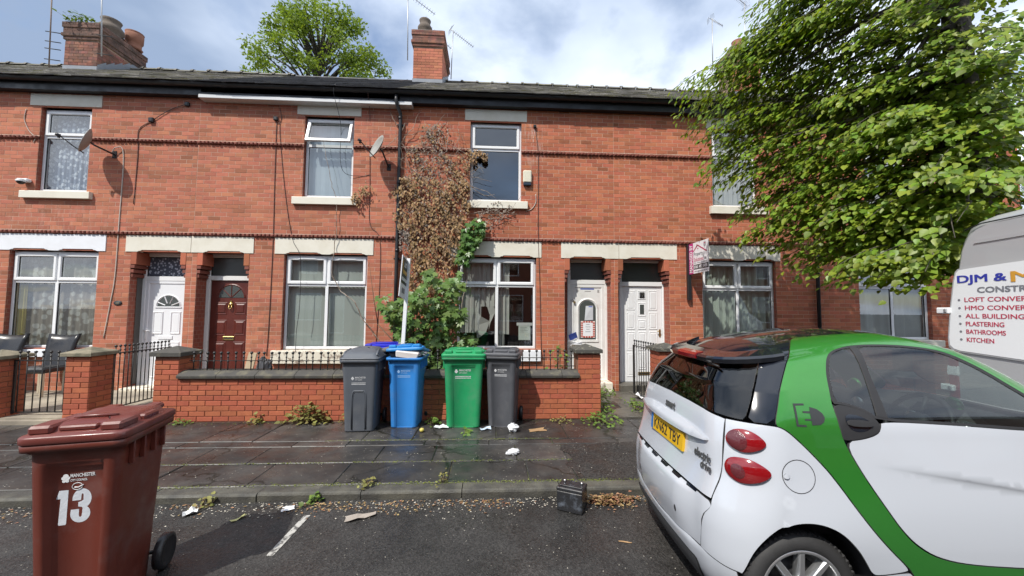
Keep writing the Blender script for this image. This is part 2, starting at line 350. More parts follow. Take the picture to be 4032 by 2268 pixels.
def flagmat(name):
    m=mat(name,(.026,.0245,.0238),.35,spec=.42,col2=(.052,.050,.049),vscale=1.3,vlim=(.40,.68),island=.25,var=.3,rvar=(2.2,.18,.62),bump=(70,.25,.003))
    t=m.node_tree; bs=t.nodes['Principled BSDF']; nn=t.nodes.new; ln=t.links.new; src=bs.inputs['Base Color'].links[0].from_socket   # cracks and old stains
    geo=nn('ShaderNodeNewGeometry'); n=nn('ShaderNodeTexNoise'); n.inputs['Scale'].default_value=2.2; n.inputs['Detail'].default_value=5; ln(geo.outputs['Position'],n.inputs['Vector'])
    va=nn('ShaderNodeVectorMath'); va.operation='MULTIPLY_ADD'; ln(n.outputs['Color'],va.inputs[0]); va.inputs[1].default_value=(.7,.7,0); ln(geo.outputs['Position'],va.inputs[2])
    vo=nn('ShaderNodeTexVoronoi'); vo.feature='DISTANCE_TO_EDGE'; vo.inputs['Scale'].default_value=.62; ln(va.outputs[0],vo.inputs['Vector'])
    cr=ramp(t,vo.outputs['Distance'],[(.003,(.35,.36,.30)),(.010,(1,1,1))]); sn=nn('ShaderNodeTexNoise'); sn.inputs['Scale'].default_value=3.1; sn.inputs['Detail'].default_value=7; sn.inputs['Roughness'].default_value=.7; ln(geo.outputs['Position'],sn.inputs['Vector'])
    st=ramp(t,sn.outputs['Fac'],[(.44,(1,1,1)),(.60,(1.55,1.5,1.4))]); m1=nn('ShaderNodeMix'); m1.data_type='RGBA'; m1.blend_type='MULTIPLY'; m1.inputs['Factor'].default_value=1; ln(src,m1.inputs['A']); ln(cr.outputs[0],m1.inputs['B'])
    m2=nn('ShaderNodeMix'); m2.data_type='RGBA'; m2.blend_type='MULTIPLY'; m2.inputs['Factor'].default_value=1; ln(m1.outputs['Result'],m2.inputs['A']); ln(st.outputs[0],m2.inputs['B']); ln(m2.outputs['Result'],bs.inputs['Base Color']); return m
M_flag=flagmat('wet_paving')
M_grit=mat('gritty_joint',(.035,.033,.026),.95,col2=(.10,.105,.035),vscale=3,vlim=(.50,.68),var=.4,bump=(80,.6,.01))
M_kerb=mat('kerb_stone',(.055,.053,.047),.8,col2=(.105,.10,.08),vscale=5,vlim=(.4,.65),var=.35,bump=(70,.7,.008),rvar=(4,.45,.9))
g=MB(); NX=90                                     # one subdivided sheet with the camber of the gutter
xs=np.linspace(-60,60,2); 
g.quad((-80,-9,ROAD),(80,-9,ROAD),(80,3.60,ROAD),(-80,3.60,ROAD)); tag(g.build('road',M_road),kind='structure')
M_line=mat('worn_road_paint',(.42,.41,.38),.75,col2=(.10,.095,.09),vscale=26,vlim=(.47,.58),var=.15,bump=(120,.4,.002))
g=MB(); g.quad((-1.513,2.81,ROAD+.004),(-1.465,2.81,ROAD+.004),(-1.452,3.335,ROAD+.004),(-1.502,3.335,ROAD+.004))
tag(g.build('road_marking',M_line),kind='structure')
# kerb
kb=thing('kerb',None,None,(0,3.6,0)); tag(kb,kind='structure')
KJ=[-1.133+.893*k for k in range(-9,8)]
for a,b_ in zip(KJ,KJ[1:]):
    g=MB(); dz=rnd.uniform(-.004,.004); dy=rnd.uniform(-.006,.006)
    y0,y1=3.575+dy,3.725; c=.022
    prof=[(y0+.012,-.2),(y0,-.02),(y0+.006,-.008+dz),(y0+c,dz),(y1,dz),(y1,-.2)]
    g.prism(prof,'x',a+.004,b_-.004); g.build('kerb_stone',M_kerb,kb,fixn=True)
# pavement flags
pv=thing('pavement',None,None,(0,4.8,0)); tag(pv,kind='structure')
g=MB(); g.quad((-80,3.72,-.012),(80,3.72,-.012),(80,5.9,-.012),(-80,5.9,-.012)); tag(g.build('paving_bed',M_grit,pv),kind='stuff')
rows=[(3.735,4.245),(4.252,4.745),(4.752,4.935),(4.942,5.80)]
for i,(y0,y1) in enumerate(rows):
    x=-9.0+.37*i
    while x<12.:
        w=rnd.choice((.62,.78,.92,1.05,1.3)); x1=x+w
        if i<2 and x>.86 and x<8: x=x1; continue           # under the tarmac patch
        if i<2 and x1>.86 and x<.86: x1=.86
        g=MB(); dz=rnd.uniform(-.003,.003); t=[rnd.uniform(-.0025,.0025) for _ in range(4)]
        a,b_,y0j,y1j=x+.004,x1-.004,y0+rnd.uniform(0,.008),y1-rnd.uniform(0,.008)
        zt=dz; e=.007
        V=[(a,y0j,-.05),(b_,y0j,-.05),(b_,y1j,-.05),(a,y1j,-.05),(a,y0j,zt-e+t[0]),(b_,y0j,zt-e+t[1]),(b_,y1j,zt-e+t[2]),(a,y1j,zt-e+t[3]),
           (a+e,y0j+e,zt+t[0]),(b_-e,y0j+e,zt+t[1]),(b_-e,y1j-e,zt+t[2]),(a+e,y1j-e,zt+t[3])]
        g.add(V,[(0,1,5,4),(1,2,6,5),(2,3,7,6),(3,0,4,7),(4,5,9,8),(5,6,10,9),(6,7,11,10),(7,4,8,11),(8,9,10,11)])
        g.build('paving_slab',M_flag,pv); x=x1
g=MB(); pts=[]; r2=random.Random(3)
xs=np.linspace(.87,9,40); lo=[(x,3.735) for x in xs]; hi=[(x,4.74+.03*sin(x*5)+r2.uniform(-.015,.015)) for x in xs[::-1]]
le=[(.87+.03*r2.uniform(-1,1)+.06*sin(k*1.3),3.735+k*.1) for k in range(9,0,-1)]
g.prism(lo+hi+le,'z',-.05,.003); tag(g.build('tarmac_patch',M_patch,pv),kind='stuff')
# yards behind the wall
M_yard=mat('concrete_yard',(.34,.30,.23),.9,col2=(.22,.19,.15),vscale=2,var=.2,bump=(30,.4,.006))
M_soil=mat('yard_soil',(.07,.065,.05),.95,col2=(.10,.12,.05),vscale=5,var=.3,bump=(25,.6,.03))
M_path=mat('damp_path',(.075,.07,.06),.6,col2=(.12,.11,.09),vscale=3,var=.25,rvar=(3,.3,.7),bump=(40,.4,.006))
for x0,x1,m,z in ((-12,-4.6,M_yard,.075),(-4.6,1.4,M_soil,.10),(1.4,2.75,M_path,.02),(2.75,12,M_path,.03)):
    g=MB(); g.box(x0,x1,5.80 if x0!=-4.6 else 5.95,FAC+.4,-.1,z); tag(g.build('yard',m),kind='structure')
g=MB(); g.box(-12,-4.8,5.72,5.80,-.1,.055); tag(g.build('yard_edge',M_yard),kind='structure')

# ------------------------------------------------------------ bricks
def brick_v(l,h,d,c):     # face towards -y at y=0, body back to y=d
    a,b=l/2,h/2
    return [(-a,d,-b),(a,d,-b),(a,d,b),(-a,d,b),(-a,c,-b),(a,c,-b),(a,c,b),(-a,c,b),(-a+c,0,-b+c),(a-c,0,-b+c),(a-c,0,b-c),(-a+c,0,b-c)]
BF=[(0,1,5,4),(1,2,6,5),(2,3,7,6),(3,0,4,7),(4,5,9,8),(5,6,10,9),(6,7,11,10),(7,4,8,11),(8,9,10,11)]
_bm={}
def brick_mesh(l,h,d,c,m):
    k=(round(l*500),round(h*1000),round(d*1000),m.name)
    if k not in _bm:
        b=MB(); b.add(brick_v(l,h,d,c),BF); _bm[k]=b.mesh('brick',m)
    return _bm[k]
CAMP=Vector((0,0,1.62))
def bricks(parent, O, u, w, h, m, holes=(), pitch=.2286, course=.0792, joint=.0065, z0=0., n_ind=300, hide=None, depth=.03, chamf=.0022, proud=.002, phase=0, skip_rows=(), ymix=.0025, half0=0):
    """lay bricks on a rectangle from O along u (unit, horizontal), outward normal = u x z"""
    O=Vector(O); u=Vector(u).normalized(); n=u.cross(Vector((0,0,1))); R=Matrix((( u.x,-n.x,0),(u.y,-n.y,0),(0,0,1))).to_4x4()
    L_=[]; r=0; z=z0
    while z+course*.7<=h:
        zc=z+course/2; iv=[(0,w)]
        if not any(abs(zc-s)<course*.55 for s in skip_rows):
            for (a,b,c,d) in holes:
                if c<zc<d:
                    nv=[]
                    for p,q in iv:
                        if b<=p or a>=q: nv.append((p,q)); continue
                        if a>p: nv.append((p,a))
                        if b<q: nv.append((b,q))
                    iv=nv
            off=(pitch/2 if r%2 else 0)+phase
            for p,q in iv:
                k=math.floor((p-off)/pitch); x=p
                while x<q-.012:
                    e=min(q,off+(k+1)*pitch)
                    if q-e<.035: e=q
                    if e-x<.03 and x==p and e<q: e=min(q,e+pitch); k+=1
                    L_.append((x,e,zc)); x=e; k+=1
        z+=course; r+=1
    items=[]
    for (a,b,zc) in L_:
        c=O+u*((a+b)/2)+Vector((0,0,zc)); items.append((c,b-a-joint,zc))
    vis=[(it if not(hide and hide(it[0])) else None) for it in items]
    order=sorted([i for i,x in enumerate(vis) if x],key=lambda i:(items[i][0]-CAMP).length-items[i][1]*3)
    ind=set(order[:n_ind])
    H=course-joint; V=[];F=[]
    for i,(c,l,zc) in enumerate(items):
        c=c+n*(proud+rnd.uniform(-ymix,ymix)*.5)
        if i in ind:
            o=meshobj('brick',brick_mesh(l,H,depth,chamf,m),parent,c); o.rotation_euler=R.to_euler()
        else:
            b0=len(V); V+=[tuple(R.to_3x3()@Vector(p)+c) for p in brick_v(l,H,depth,chamf)]; F+=[[b0+j for j in f] for f in BF]
    if F:
        tag(meshobj('brickwork',npmesh('brickwork',np.array(V),np.array(F),m),parent,(0,0,0)),kind='stuff')
    return len(ind),len(items)

def holed_wall(mb, x0,x1,z0,z1,y,holes,mi=0):
    X=sorted({x0,x1,*[v for h in holes for v in h[:2] if x0<v<x1]}); Z=sorted({z0,z1,*[v for h in holes for v in h[2:4] if z0<v<z1]})
    for a,b in zip(X,X[1:]):
        for c,d in zip(Z,Z[1:]):
            mx_,mz=(a+b)/2,(c+d)/2
            if not any(h[0]<mx_<h[1] and h[2]<mz<h[3] for h in holes): mb.quad((a,y,c),(b,y,c),(b,y,d),(a,y,d),mi)

def brickreveal(name='brick_reveal'):
    m=bpy.data.materials.new(name); m.use_nodes=True; t=m.node_tree; b=t.nodes['Principled BSDF']; nn=t.nodes.new; ln=t.links.new
    geo=nn('ShaderNodeNewGeometry'); sp=nn('ShaderNodeSeparateXYZ'); ln(geo.outputs['Position'],sp.inputs[0]); cb=nn('ShaderNodeCombineXYZ'); ln(sp.outputs['Y'],cb.inputs['X']); ln(sp.outputs['Z'],cb.inputs['Y'])
    bt=nn('ShaderNodeTexBrick'); ln(cb.outputs[0],bt.inputs['Vector']); bt.inputs['Scale'].default_value=1; bt.inputs['Brick Width'].default_value=.115; bt.inputs['Row Height'].default_value=.0792; bt.inputs['Mortar Size'].default_value=.004
    bt.inputs['Color1'].default_value=(.33,.085,.05,1); bt.inputs['Color2'].default_value=(.25,.07,.045,1); bt.inputs['Mortar'].default_value=(.33,.2,.14,1); ln(bt.outputs[0],b.inputs['Base Color']); b.inputs['Roughness'].default_value=.85
    return m
M_reveal=brickreveal()

# ------------------------------------------------------------ window and door parts
def laced(name,col,scale,thr,backcol):
    m=bpy.data.materials.new(name); m.use_nodes=True; t=m.node_tree; b=t.nodes['Principled BSDF']; nn=t.nodes.new; ln=t.links.new
    geo=nn('ShaderNodeNewGeometry'); vo=nn('ShaderNodeTexVoronoi'); vo.inputs['Scale'].default_value=scale; ln(geo.outputs['Position'],vo.inputs['Vector'])
    r=ramp(t,vo.outputs['Distance'],[(thr-.08,col),(thr+.08,backcol)]); ln(r.outputs[0],b.inputs['Base Color']); b.inputs['Roughness'].default_value=.9
    return m
M_net=laced('net_curtain',(.62,.66,.74),13,.42,(.16,.20,.30))
M_netb=laced('patterned_curtain',(.42,.41,.38),9,.45,(.22,.19,.16))
M_lace=laced('lace_panel',(.50,.53,.60),19,.36,(.08,.09,.12))
M_blind=mat('blind_slat',(.60,.64,.60),.8,island=.05)
M_blindb=mat('blind_slat_cool',(.50,.57,.64),.8,island=.06)
M_curtg=mat('green_curtain',(.43,.49,.43),.9,var=.1,vscale=4)
M_curtw=mat('grey_curtain',(.50,.49,.46),.9,var=.15,vscale=6)
M_yel=mat('yellow_curtain',(.45,.36,.06),.9)
M_plastic=mat('plastic_sheet',(.42,.45,.46),.35,var=.2,vscale=3)

def wavy(mb,x0,x1,z0,z1,y,amp,n,seed,mi=0,gather=0):
    r=random.Random(seed); K=int(n*10); ph=[r.uniform(0,6.28) for _ in range(3)]
    vs=[];F=[]; J=6
    for i in range(K+1):
        t=i/K; x=x0+(x1-x0)*t
        for j in range(J+1):
            zz_=z0+(z1-z0)*j/J; a=amp*(1-.35*j/J)
            yy=y+a*(sin(t*n*6.283+ph[0]+.25*sin(j*.9+t*9))+.5*sin(t*n*2.3*6.283+ph[1])+.35*sin(t*n*.7*6.283+ph[2]))
            vs.append((x+gather*sin(j*.6)*.01,yy,zz_))
    for i in range(K):
        for j in range(J): F.append((i*(J+1)+j,(i+1)*(J+1)+j,(i+1)*(J+1)+j+1,i*(J+1)+j+1))
    mb.add(vs,F,mi,True)
def blind(mb,x0,x1,z0,z1,y,w,seed):
    r=random.Random(seed); n=int((x1-x0)/(w*.86)); st=(x1-x0)/n
    for i in range(n):
        c=x0+st*(i+.5); a=radians(14+r.uniform(-4,4)); dx,dy=w/2*cos(a),w/2*sin(a); zz_=z0+r.uniform(0,.012)
        mb.box(0,0,0,0,0,0); b=len(mb.v)-8
        P=[(c-dx,y-dy),(c+dx,y+dy),(c+dx-.0015*sin(a),y+dy+.003),(c-dx-.0015*sin(a),y-dy+.003)]
        mb.v[b:]=[(p[0],p[1],zz_) for p in P]+[(p[0],p[1],z1) for p in P]
    mb.box(x0,x1,y-.03,y+.03,z1,z1+.045)

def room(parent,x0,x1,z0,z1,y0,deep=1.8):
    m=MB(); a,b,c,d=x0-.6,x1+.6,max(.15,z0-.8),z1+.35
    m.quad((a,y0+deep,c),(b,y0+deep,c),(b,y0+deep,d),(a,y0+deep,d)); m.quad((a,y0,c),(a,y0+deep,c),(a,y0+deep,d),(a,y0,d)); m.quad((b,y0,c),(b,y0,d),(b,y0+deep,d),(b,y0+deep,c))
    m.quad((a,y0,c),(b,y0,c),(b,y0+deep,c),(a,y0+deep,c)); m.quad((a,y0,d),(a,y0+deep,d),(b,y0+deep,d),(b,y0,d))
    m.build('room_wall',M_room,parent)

def window(house,x0,x1,z0,z1,zt,two,cover,fm=None,rec=.085,open_top=False,seed=1,vents=False):
    fm=fm or M_upvc; y=FAC+rec; f=.05; win=MB()
    xm=[x0,(x0+x1)/2,x1] if two else [x0,x1]
    win.ringpanel(x0,x1,z0,z1,[(0,y+.05),(0,y-.004),(.004,y-.008),(f-.008,y-.008),(f,y),(f,y+.05)],cap=False)
    win.cbox(x0+f,x1-f,y-.006,y+.05,zt-.028,zt+.028,.004)
    if two: win.cbox(xm[1]-.03,xm[1]+.03,y-.0075,y+.048,z0+f,zt-.028,.004); win.cbox(xm[1]-.03,xm[1]+.03,y-.0075,y+.048,zt+.028,z1-f,.004)
    w=win.build('window',fm,house)
    for i in range(len(xm)-1):
        a=xm[i]+(f if i==0 else .03); b=xm[i+1]-(f if i==len(xm)-2 else .03)
        s=MB(); o=.014
        s.ringpanel(a-o,b+o,zt+.02,z1-f+o,[(0,y+.02),(0,y-.022),(.006,y-.03),(.046,y-.03),(.06,y-.014),(.06,y+.03)],cap=False)
        s.ringpanel(a-o+.059,b+o-.059,zt+.079,z1-f+o-.059,[(0,y-.0125),(.006,y-.011),(.006,y+.0)],cap=False,mi=1)
        if vents: s.cbox((a+b)/2-.17,(a+b)/2+.17,y-.042,y-.03,z1-f+o-.04,z1-f+o-.02,.003)
        gz=MB(); gz.quad((a+.04,y-.002,zt+.06),(b-.04,y-.002,zt+.06),(b-.04,y-.002,z1-f-.03),(a+.04,y-.002,z1-f-.03))
        so=s.mesh('sash',[fm,M_seal]); go=gz.mesh('pane',M_glass)
        if open_top:
            piv=Matrix.Translation((0,y,z1-f+o))@Matrix.Rotation(radians(-17),4,'X')@Matrix.Translation((0,-y,-(z1-f+o)))
            so.transform(piv); go.transform(piv)
        meshobj('sash',so,w,(0,0,0)); meshobj('pane',go,w,(0,0,0))
        q=MB(); q.ringpanel(a,b,z0+f,zt-.028,[(0,y+.001),(.006,y+.004),(.006,y+.02)],cap=False,mi=0); q.quad((a+.005,y+.012,z0+f+.005),(b-.005,y+.012,z0+f+.005),(b-.005,y+.012,zt-.033),(a+.005,y+.012,zt-.033),1)
        q.build('pane',[M_seal,M_glass],w)
    if cover: cover(w,x0+f,x1-f,z0+f,z1-f,zt,y+.11)
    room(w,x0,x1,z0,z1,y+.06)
    return w

def lintel(house,x0,x1,z0,z1,bays,m,drop=.035,proud=.014):
    """painted stone lintel, soffit raised over each bay"""
    P=[(x0,z1),(x0,z0)]
    for a,b in bays:
        P+=[(a,z0),(a+.045,z0+drop*.55),(a+.06,z0+drop*.45),(a+.085,z0+drop),(b-.085,z0+drop),(b-.06,z0+drop*.45),(b-.045,z0+drop*.55),(b,z0)]
    P+=[(x1,z0),(x1,z1)]
    r=random.Random(int(x0*100)); n=40      # chipped upper edge
    for k in range(1,n): P.append((x1+(x0-x1)*k/n,z1-r.uniform(0,.006)))
    g=MB(); g.prism(P,'y',FAC-proud,FAC+.10); return g.build('lintel',m,house,fixn=True)
def sill(house,x0,x1,z0,z1,m,out=.07,seed=0,rough=0):
    g=MB(); 
    P=[(FAC-out,z0),(FAC-out,z1-.02),(FAC-out+.008,z1-.010),(FAC+.12,z1),(FAC+.12,z0)]
    g.prism(P,'x',x0,x1); return g.build('sill',m,house,fixn=True)
def uppersill(house,x0,x1,z0,z1,m): return sill(house,x0,x1,z0,z1,m,.075)

def fan(mb,cx,cz,r,y,mats,n=16,bars=4,hub=.28,th=.016,glass=1,bar=0):
    A=[pi*i/n for i in range(n+1)]
    arc=lambda rr:[(cx+rr*cos(a),cz+rr*sin(a)) for a in A]
    o,i=arc(r),arc(r-.035)
    for k in range(n):
        a,b,c,d=o[k],o[k+1],i[k+1],i[k]
        mb.add([(a[0],y,a[1]),(b[0],y,b[1]),((b[0]+c[0])/2,y-th,(b[1]+c[1])/2),((a[0]+d[0])/2,y-th,(a[1]+d[1])/2),(c[0],y-.002,c[1]),(d[0],y-.002,d[1])],[(1,0,3,2),(2,3,5,4)],bar)
    mb.add([(cx,y-.004,cz)]+[(x,y-.004,z) for x,z in i],[(0,k+1,k+2) for k in range(n)],glass)
    for b in range(bars):
        a=pi*(b+1)/(bars+1) if bars%2 else pi*(b+.5)/bars
        d=Vector((cos(a),0,sin(a))); p=Vector((-sin(a),0,cos(a)))*.011
        q0=Vector((cx,y,cz))+d*r*hub*.9; q1=Vector((cx,y,cz))+d*(r-.02)
        mb.add([q0+p+Vector((0,-.004,0)),q1+p+Vector((0,-.004,0)),q1-p+Vector((0,-.004,0)),q0-p+Vector((0,-.004,0)),q0+Vector((0,-th,0)),q1+Vector((0,-th,0))],[(0,4,5,1),(4,3,2,5)],bar)
# ------------------------------------------------------------ terrace
EAVE,RIDGE_Y,RIDGE_Z=5.93,11.18,8.36
RS=(RIDGE_Z-EAVE)/(RIDGE_Y-7.42)
def roofz(y): return EAVE+(y-7.42)*RS
Z1A,Z1B,Z2A,Z2B=4.813,4.883,3.0,3.070
UPL=(5.483,5.716); GRL=(2.683,2.996)

def slates(house,x0,x1,m,seed,gauge=.2,wd=.3,th=.012,jit=.006,name='slate'):
    r=random.Random(seed); sl=sqrt(1+RS*RS); n=int((RIDGE_Y-7.40)*sl/gauge); V=[];F=[]
    items=[]
    for i in range(n+1):
        s=i*gauge; x=x0-(wd/2 if i%2 else 0)
        while x<x1:
            a,b=max(x0,x)+.002,min(x1,x+wd)-.002
            if b-a>.04: items.append((i,s,a,b))
            x+=wd
    base=MB(); base.quad((x0,7.44,EAVE-.03),(x1,7.44,EAVE-.03),(x1,RIDGE_Y,RIDGE_Z-.04),(x0,RIDGE_Y,RIDGE_Z-.04))
    base.quad((x0,RIDGE_Y,RIDGE_Z-.04),(x1,RIDGE_Y,RIDGE_Z-.04),(x1,RIDGE_Y+3.7,EAVE),(x0,RIDGE_Y+3.7,EAVE))
    ro=base.build('roof',m,house)
    d=Vector((0,1,RS)).normalized(); nn_=Vector((0,-RS,1)).normalized(); o=Vector((0,7.38,roofz(7.38)))
    order=sorted(range(len(items)),key=lambda k:abs((items[k][2]+items[k][3])/2)+items[k][0]*.4)
    ind=set(order[:300])
    for k,(i,s,a,b) in enumerate(items):
        lift=th*1.6+r.uniform(-jit,jit)*.5; t=r.uniform(-jit,jit)
        p0=o+d*(s+r.uniform(-.008,.008)); p1=o+d*min(s+gauge*1.9,(RIDGE_Y-7.38)*sl)
        lo=p0+nn_*(lift+th); lo2=p0+nn_*lift; hi=p1+nn_*(th*.3)
        vs=[(a,lo.y,lo.z+t),(b,lo.y,lo.z-t),(b,hi.y,hi.z),(a,hi.y,hi.z),(a,lo2.y,lo2.z+t),(b,lo2.y,lo2.z-t),(b,hi.y,hi.z-th*.4),(a,hi.y,hi.z-th*.4)]
        fs=[(0,1,2,3),(4,5,1,0),(4,0,3,7),(1,5,6,2)]
        if k in ind:
            g=MB(); c=Vector(((a+b)/2,lo.y,lo.z)); g.add([Vector(v)-c for v in vs],fs); meshobj(name,g.mesh(name,m),ro,c)
        else:
            b0=len(V); V+=vs; F+=[[b0+q for q in f] for f in fs]
    if F: tag(meshobj(name+'s',npmesh(name+'s',np.array(V),np.array(F),m),ro,(0,0,0)),kind='stuff')
    return ro
def ridge(ro,x0,x1,m,seed,L_=.45):
    r=random.Random(seed); x=x0
    while x<x1-.05:
        b=min(x1,x+L_); dz=r.uniform(-.012,.012); g=MB(); A=[-1.25,-.7,0,.7,1.25]
        for (xa,xb,rr) in ((x,x+.07,.145),(x+.07,b,.12)):
            vs=[]
            for xx in (xa,xb):
                for a in A: vs.append((xx,RIDGE_Y+rr*sin(a),RIDGE_Z-.045+dz+rr*cos(a)))
            g.add(vs,[(k,k+1,5+k+1,5+k) for k in range(4)]+[(0,4,3,2,1)],0,False)
        g.build('ridge_tile',m,ro); x=b

def dentils(house,x0,x1,z0,z1,holes,seed):
    r=random.Random(seed); g=MB(); g.box(x0,x1,FAC-.012,FAC+.02,z0+.004,z1-.004) if not holes else None
    V=[]
    segs=[(x0,x1)]
    for a,b in holes:
        segs=[s for p,q in segs for s in ((p,min(q,a)),(max(p,b),q)) if s[1]-s[0]>.02]
    if holes:
        for p,q in segs: g.box(p,q,FAC-.012,FAC+.02,z0+.004,z1-.004)
    ps=.2286/3
    for p,q in segs:
        x=p
        while x+ps*.8<=q:
            k=int(round((x-p)/ps)); gap=.012+(.010 if k%3==2 else 0)
            a,b=x+.004,x+ps-gap; zz0,zz1=z0+.008+r.uniform(-.003,.003),z1-.010+r.uniform(-.003,.003); f=FAC-.05+r.uniform(-.004,.004); c=.012
            g.add([(a,FAC-.012,zz0),(b,FAC-.012,zz0),(b,FAC-.012,zz1),(a,FAC-.012,zz1),(a,f+c,zz0),(b,f+c,zz0),(b,f+c,zz1),(a,f+c,zz1),(a+c,f,zz0+c),(b-c,f,zz0+c),(b-c,f,zz1-c),(a+c,f,zz1-c)],BF)
            x+=ps
    tag(g.build('dentil_course',M_dark_brick,house),kind='stuff')

def corbel(house,x,side):      # stepped brick bracket under a door lintel, side +1 sticks out towards +x
    g=MB(); s=side
    def B(a,b,y0,z0,z1,mi=0): g.cbox(min(x,x+s*a) if b is None else min(x+s*a,x+s*b),max(x,x+s*a) if b is None else max(x+s*a,x+s*b),y0,FAC+.3,z0,z1,.004,mi)
    B(0,.105,FAC-.008,2.44,2.682)
    for k in range(3): B(-.002,.105-.022*(k+1),FAC-.012+.012*k,2.44-.085*(k+1)+.012,2.44-.085*k-.012,1); B(-.002,.105-.022*(k+1)-.018,FAC+.02,2.44-.085*k-.012,2.44-.085*k,1)
    g.build('corbel',[M_brick,M_dark_brick],house)

def gutter(house,x0,x1,m,seed):
    g=MB(); A=[pi+pi*k/8 for k in range(9)]; yc,zc,R=7.475,5.93,.062
    for a,b in ((x0,x1),):
        vs=[]
        for x in (a,b):
            for t in A: vs.append((x,yc+R*cos(t),zc+R*sin(t)*1.05))
            for t in A[::-1]: vs.append((x,yc+(R-.006)*cos(t),zc+(R-.006)*sin(t)*1.05))
        n=18; g.add(vs,[(k,(k+1)%n,n+(k+1)%n,n+k) for k in range(n)],0,False)
    x=x0+.6
    while x<x1:
        vs=[]
        for xx in (x-.05,x+.05):
            for t in A: vs.append((xx,yc+(R+.006)*cos(t),zc+(R+.006)*sin(t)*1.05))
        g.add(vs,[(k,k+1,9+k+1,9+k) for k in range(8)]); x+=1.85
    g.build('gutter',m,house)

def house(no,x0,x1,wx,door,lab,holes_hide=None,**k):
    h=thing('terraced_house',lab,'house',((x0+x1)/2,FAC,0),'terraced houses along the street')
    return h

def common(h,x0,x1,holes,hide,seed,slm,bm=None,fascia=True,brk=True,n_ind=300,upper_seg=(),lower_seg=()):
    wl=MB(); ym=FAC+.0012
    holed_wall(wl,x0,x1,0,5.80,ym,[o[:4] for o in holes])
    for (a,b,c,d,dp) in holes:
        y0=FAC+.001
        wl.quad((a,y0,c),(a,y0+dp,c),(a,y0+dp,d),(a,y0,d),1); wl.quad((b,y0,c),(b,y0,d),(b,y0+dp,d),(b,y0+dp,c),1)
        wl.quad((a,y0,d),(a,y0+dp,d),(b,y0+dp,d),(b,y0,d),1); wl.quad((a,y0,c),(b,y0,c),(b,y0+dp,c),(a,y0+dp,c),1)
    wl.quad((x0,FAC+.5,0),(x0,FAC+.5,6.2),(x0,15,6.2),(x0,15,0)); wl.quad((x1,FAC+.5,0),(x1,15,0),(x1,15,6.2),(x1,FAC+.5,6.2)); wl.quad((x0,15,0),(x0,15,6.2),(x1,15,6.2),(x1,15,0))
    w_=wl.build('wall',[M_mortar,M_reveal],h)
    if brk:
        hl=[(a-x0,b-x0,c,d) for (a,b,c,d,_) in holes]
        bricks(w_,(x0,FAC,0),(1,0,0),x1-x0,5.76,bm or M_brick,hl,skip_rows=(Z1A+.035,Z2A+.035),n_ind=n_ind,hide=hide,phase=(-x0)%.2286,z0=3.0-.0792*38+.0)
        dentils(w_,x0,x1,Z1A,Z1B,upper_seg,seed); dentils(w_,x0,x1,Z2A,Z2B,lower_seg,seed+1)
    ro=slates(h,x0,x1,slm,seed+2)
    if fascia:
        g=MB(); g.box(x0,x1,7.545,7.70,5.735,5.90); g.build('fascia',M_blackg,h)
    gutter(h,x0,x1,M_blackg,seed)
    return w_,ro

# --- covers behind the glass
def cov_net(m,side=None):
    def f(w,x0,x1,z0,z1,zt,y):
        g=MB(); wavy(g,x0-.05,x1+.05,z0-.05,z1+.05,y,.014,9,int(x0*10)); g.build('curtain',m,w)
        if side: s=MB(); wavy(s,x0-.05,x0+.16,z0-.05,zt,y-.04,.02,3,5); s.build('curtain',side,w)
    return f
def cov_blind(m,wd=.09):
    def f(w,x0,x1,z0,z1,zt,y):
        g=MB(); blind(g,x0-.04,x1+.04,z0-.03,z1-.02,y,wd,int(x0*10)); g.build('blind',m,w)
    return f
def cov_torn(w,x0,x1,z0,z1,zt,y):
    g=MB(); wavy(g,x0-.05,x0+.42,zt-.95,z1,y,.02,4,3); wavy(g,x0+.40,x0+.74,zt-.42,z1,y-.01,.03,3,8)
    # torn hanging pieces
    g.add([(x0+.30,y-.02,zt-.45),(x0+.42,y-.05,zt-.62),(x0+.60,y-.01,zt-.72),(x0+.52,y-.03,zt-.95),(x0+.34,y-.02,zt-1.08),(x0+.33,y-.02,zt-.8)],[(0,1,2,5),(5,2,3,4)])
    g.add([(x0+.5,y-.02,zt-.3),(x0+.74,y-.02,zt-.3),(x0+.70,y-.03,zt-.55),(x0+.61,y-.06,zt-.75),(x0+.58,y-.04,zt-.9),(x0+.60,y-.03,zt-.6)],[(0,1,2,5),(5,2,3,4)])
    wavy(g,x0+.76,x0+.99,zt-.98,z1,y,.025,2.5,4); wavy(g,x0+.78,x0+.90,z0,zt-.9,y+.02,.02,2,4)
    g.build('curtain',M_curtw,w)
    p=MB(); p.box(x0+1.18,x0+1.42,y-.085,y-.083,zt-1.09,zt-.74); p.box(x0+1.14,x0+1.47,y-.089,y-.086,zt-.80,zt-.74,1); 
    for k,wd in enumerate((.14,.10,.16,.08)): p.box(x0+1.21,x0+1.21+wd,y-.0875,y-.0855,zt-.84-.03*k,zt-.835-.03*k,2)
    p.build('paper_notice',[mat('notice_paper',(.60,.64,.58),.8),mat('tape_white',(.7,.7,.68),.6),mat('notice_ink',(.2,.22,.22),.8)],w)
    gl=MB()
    for a,zb,hh,rr in ((1.27,z0+.0,.2,.05),(1.40,z0,.26,.035)): gl.lathe([(rr*.8,0),(rr,hh*.6),(rr*.5,hh*.75),(rr*.5,hh)],12,Matrix.Translation((x0+a,y+.05,z0-.02)))
    gl.build('bottle',M_glassd,w)
def cov_green(w,x0,x1,z0,z1,zt,y):
    g=MB(); wavy(g,x0-.05,x1+.05,z0-.05,z1+.05,y,.035,9.5,21); g.build('curtain',M_curtg,w)
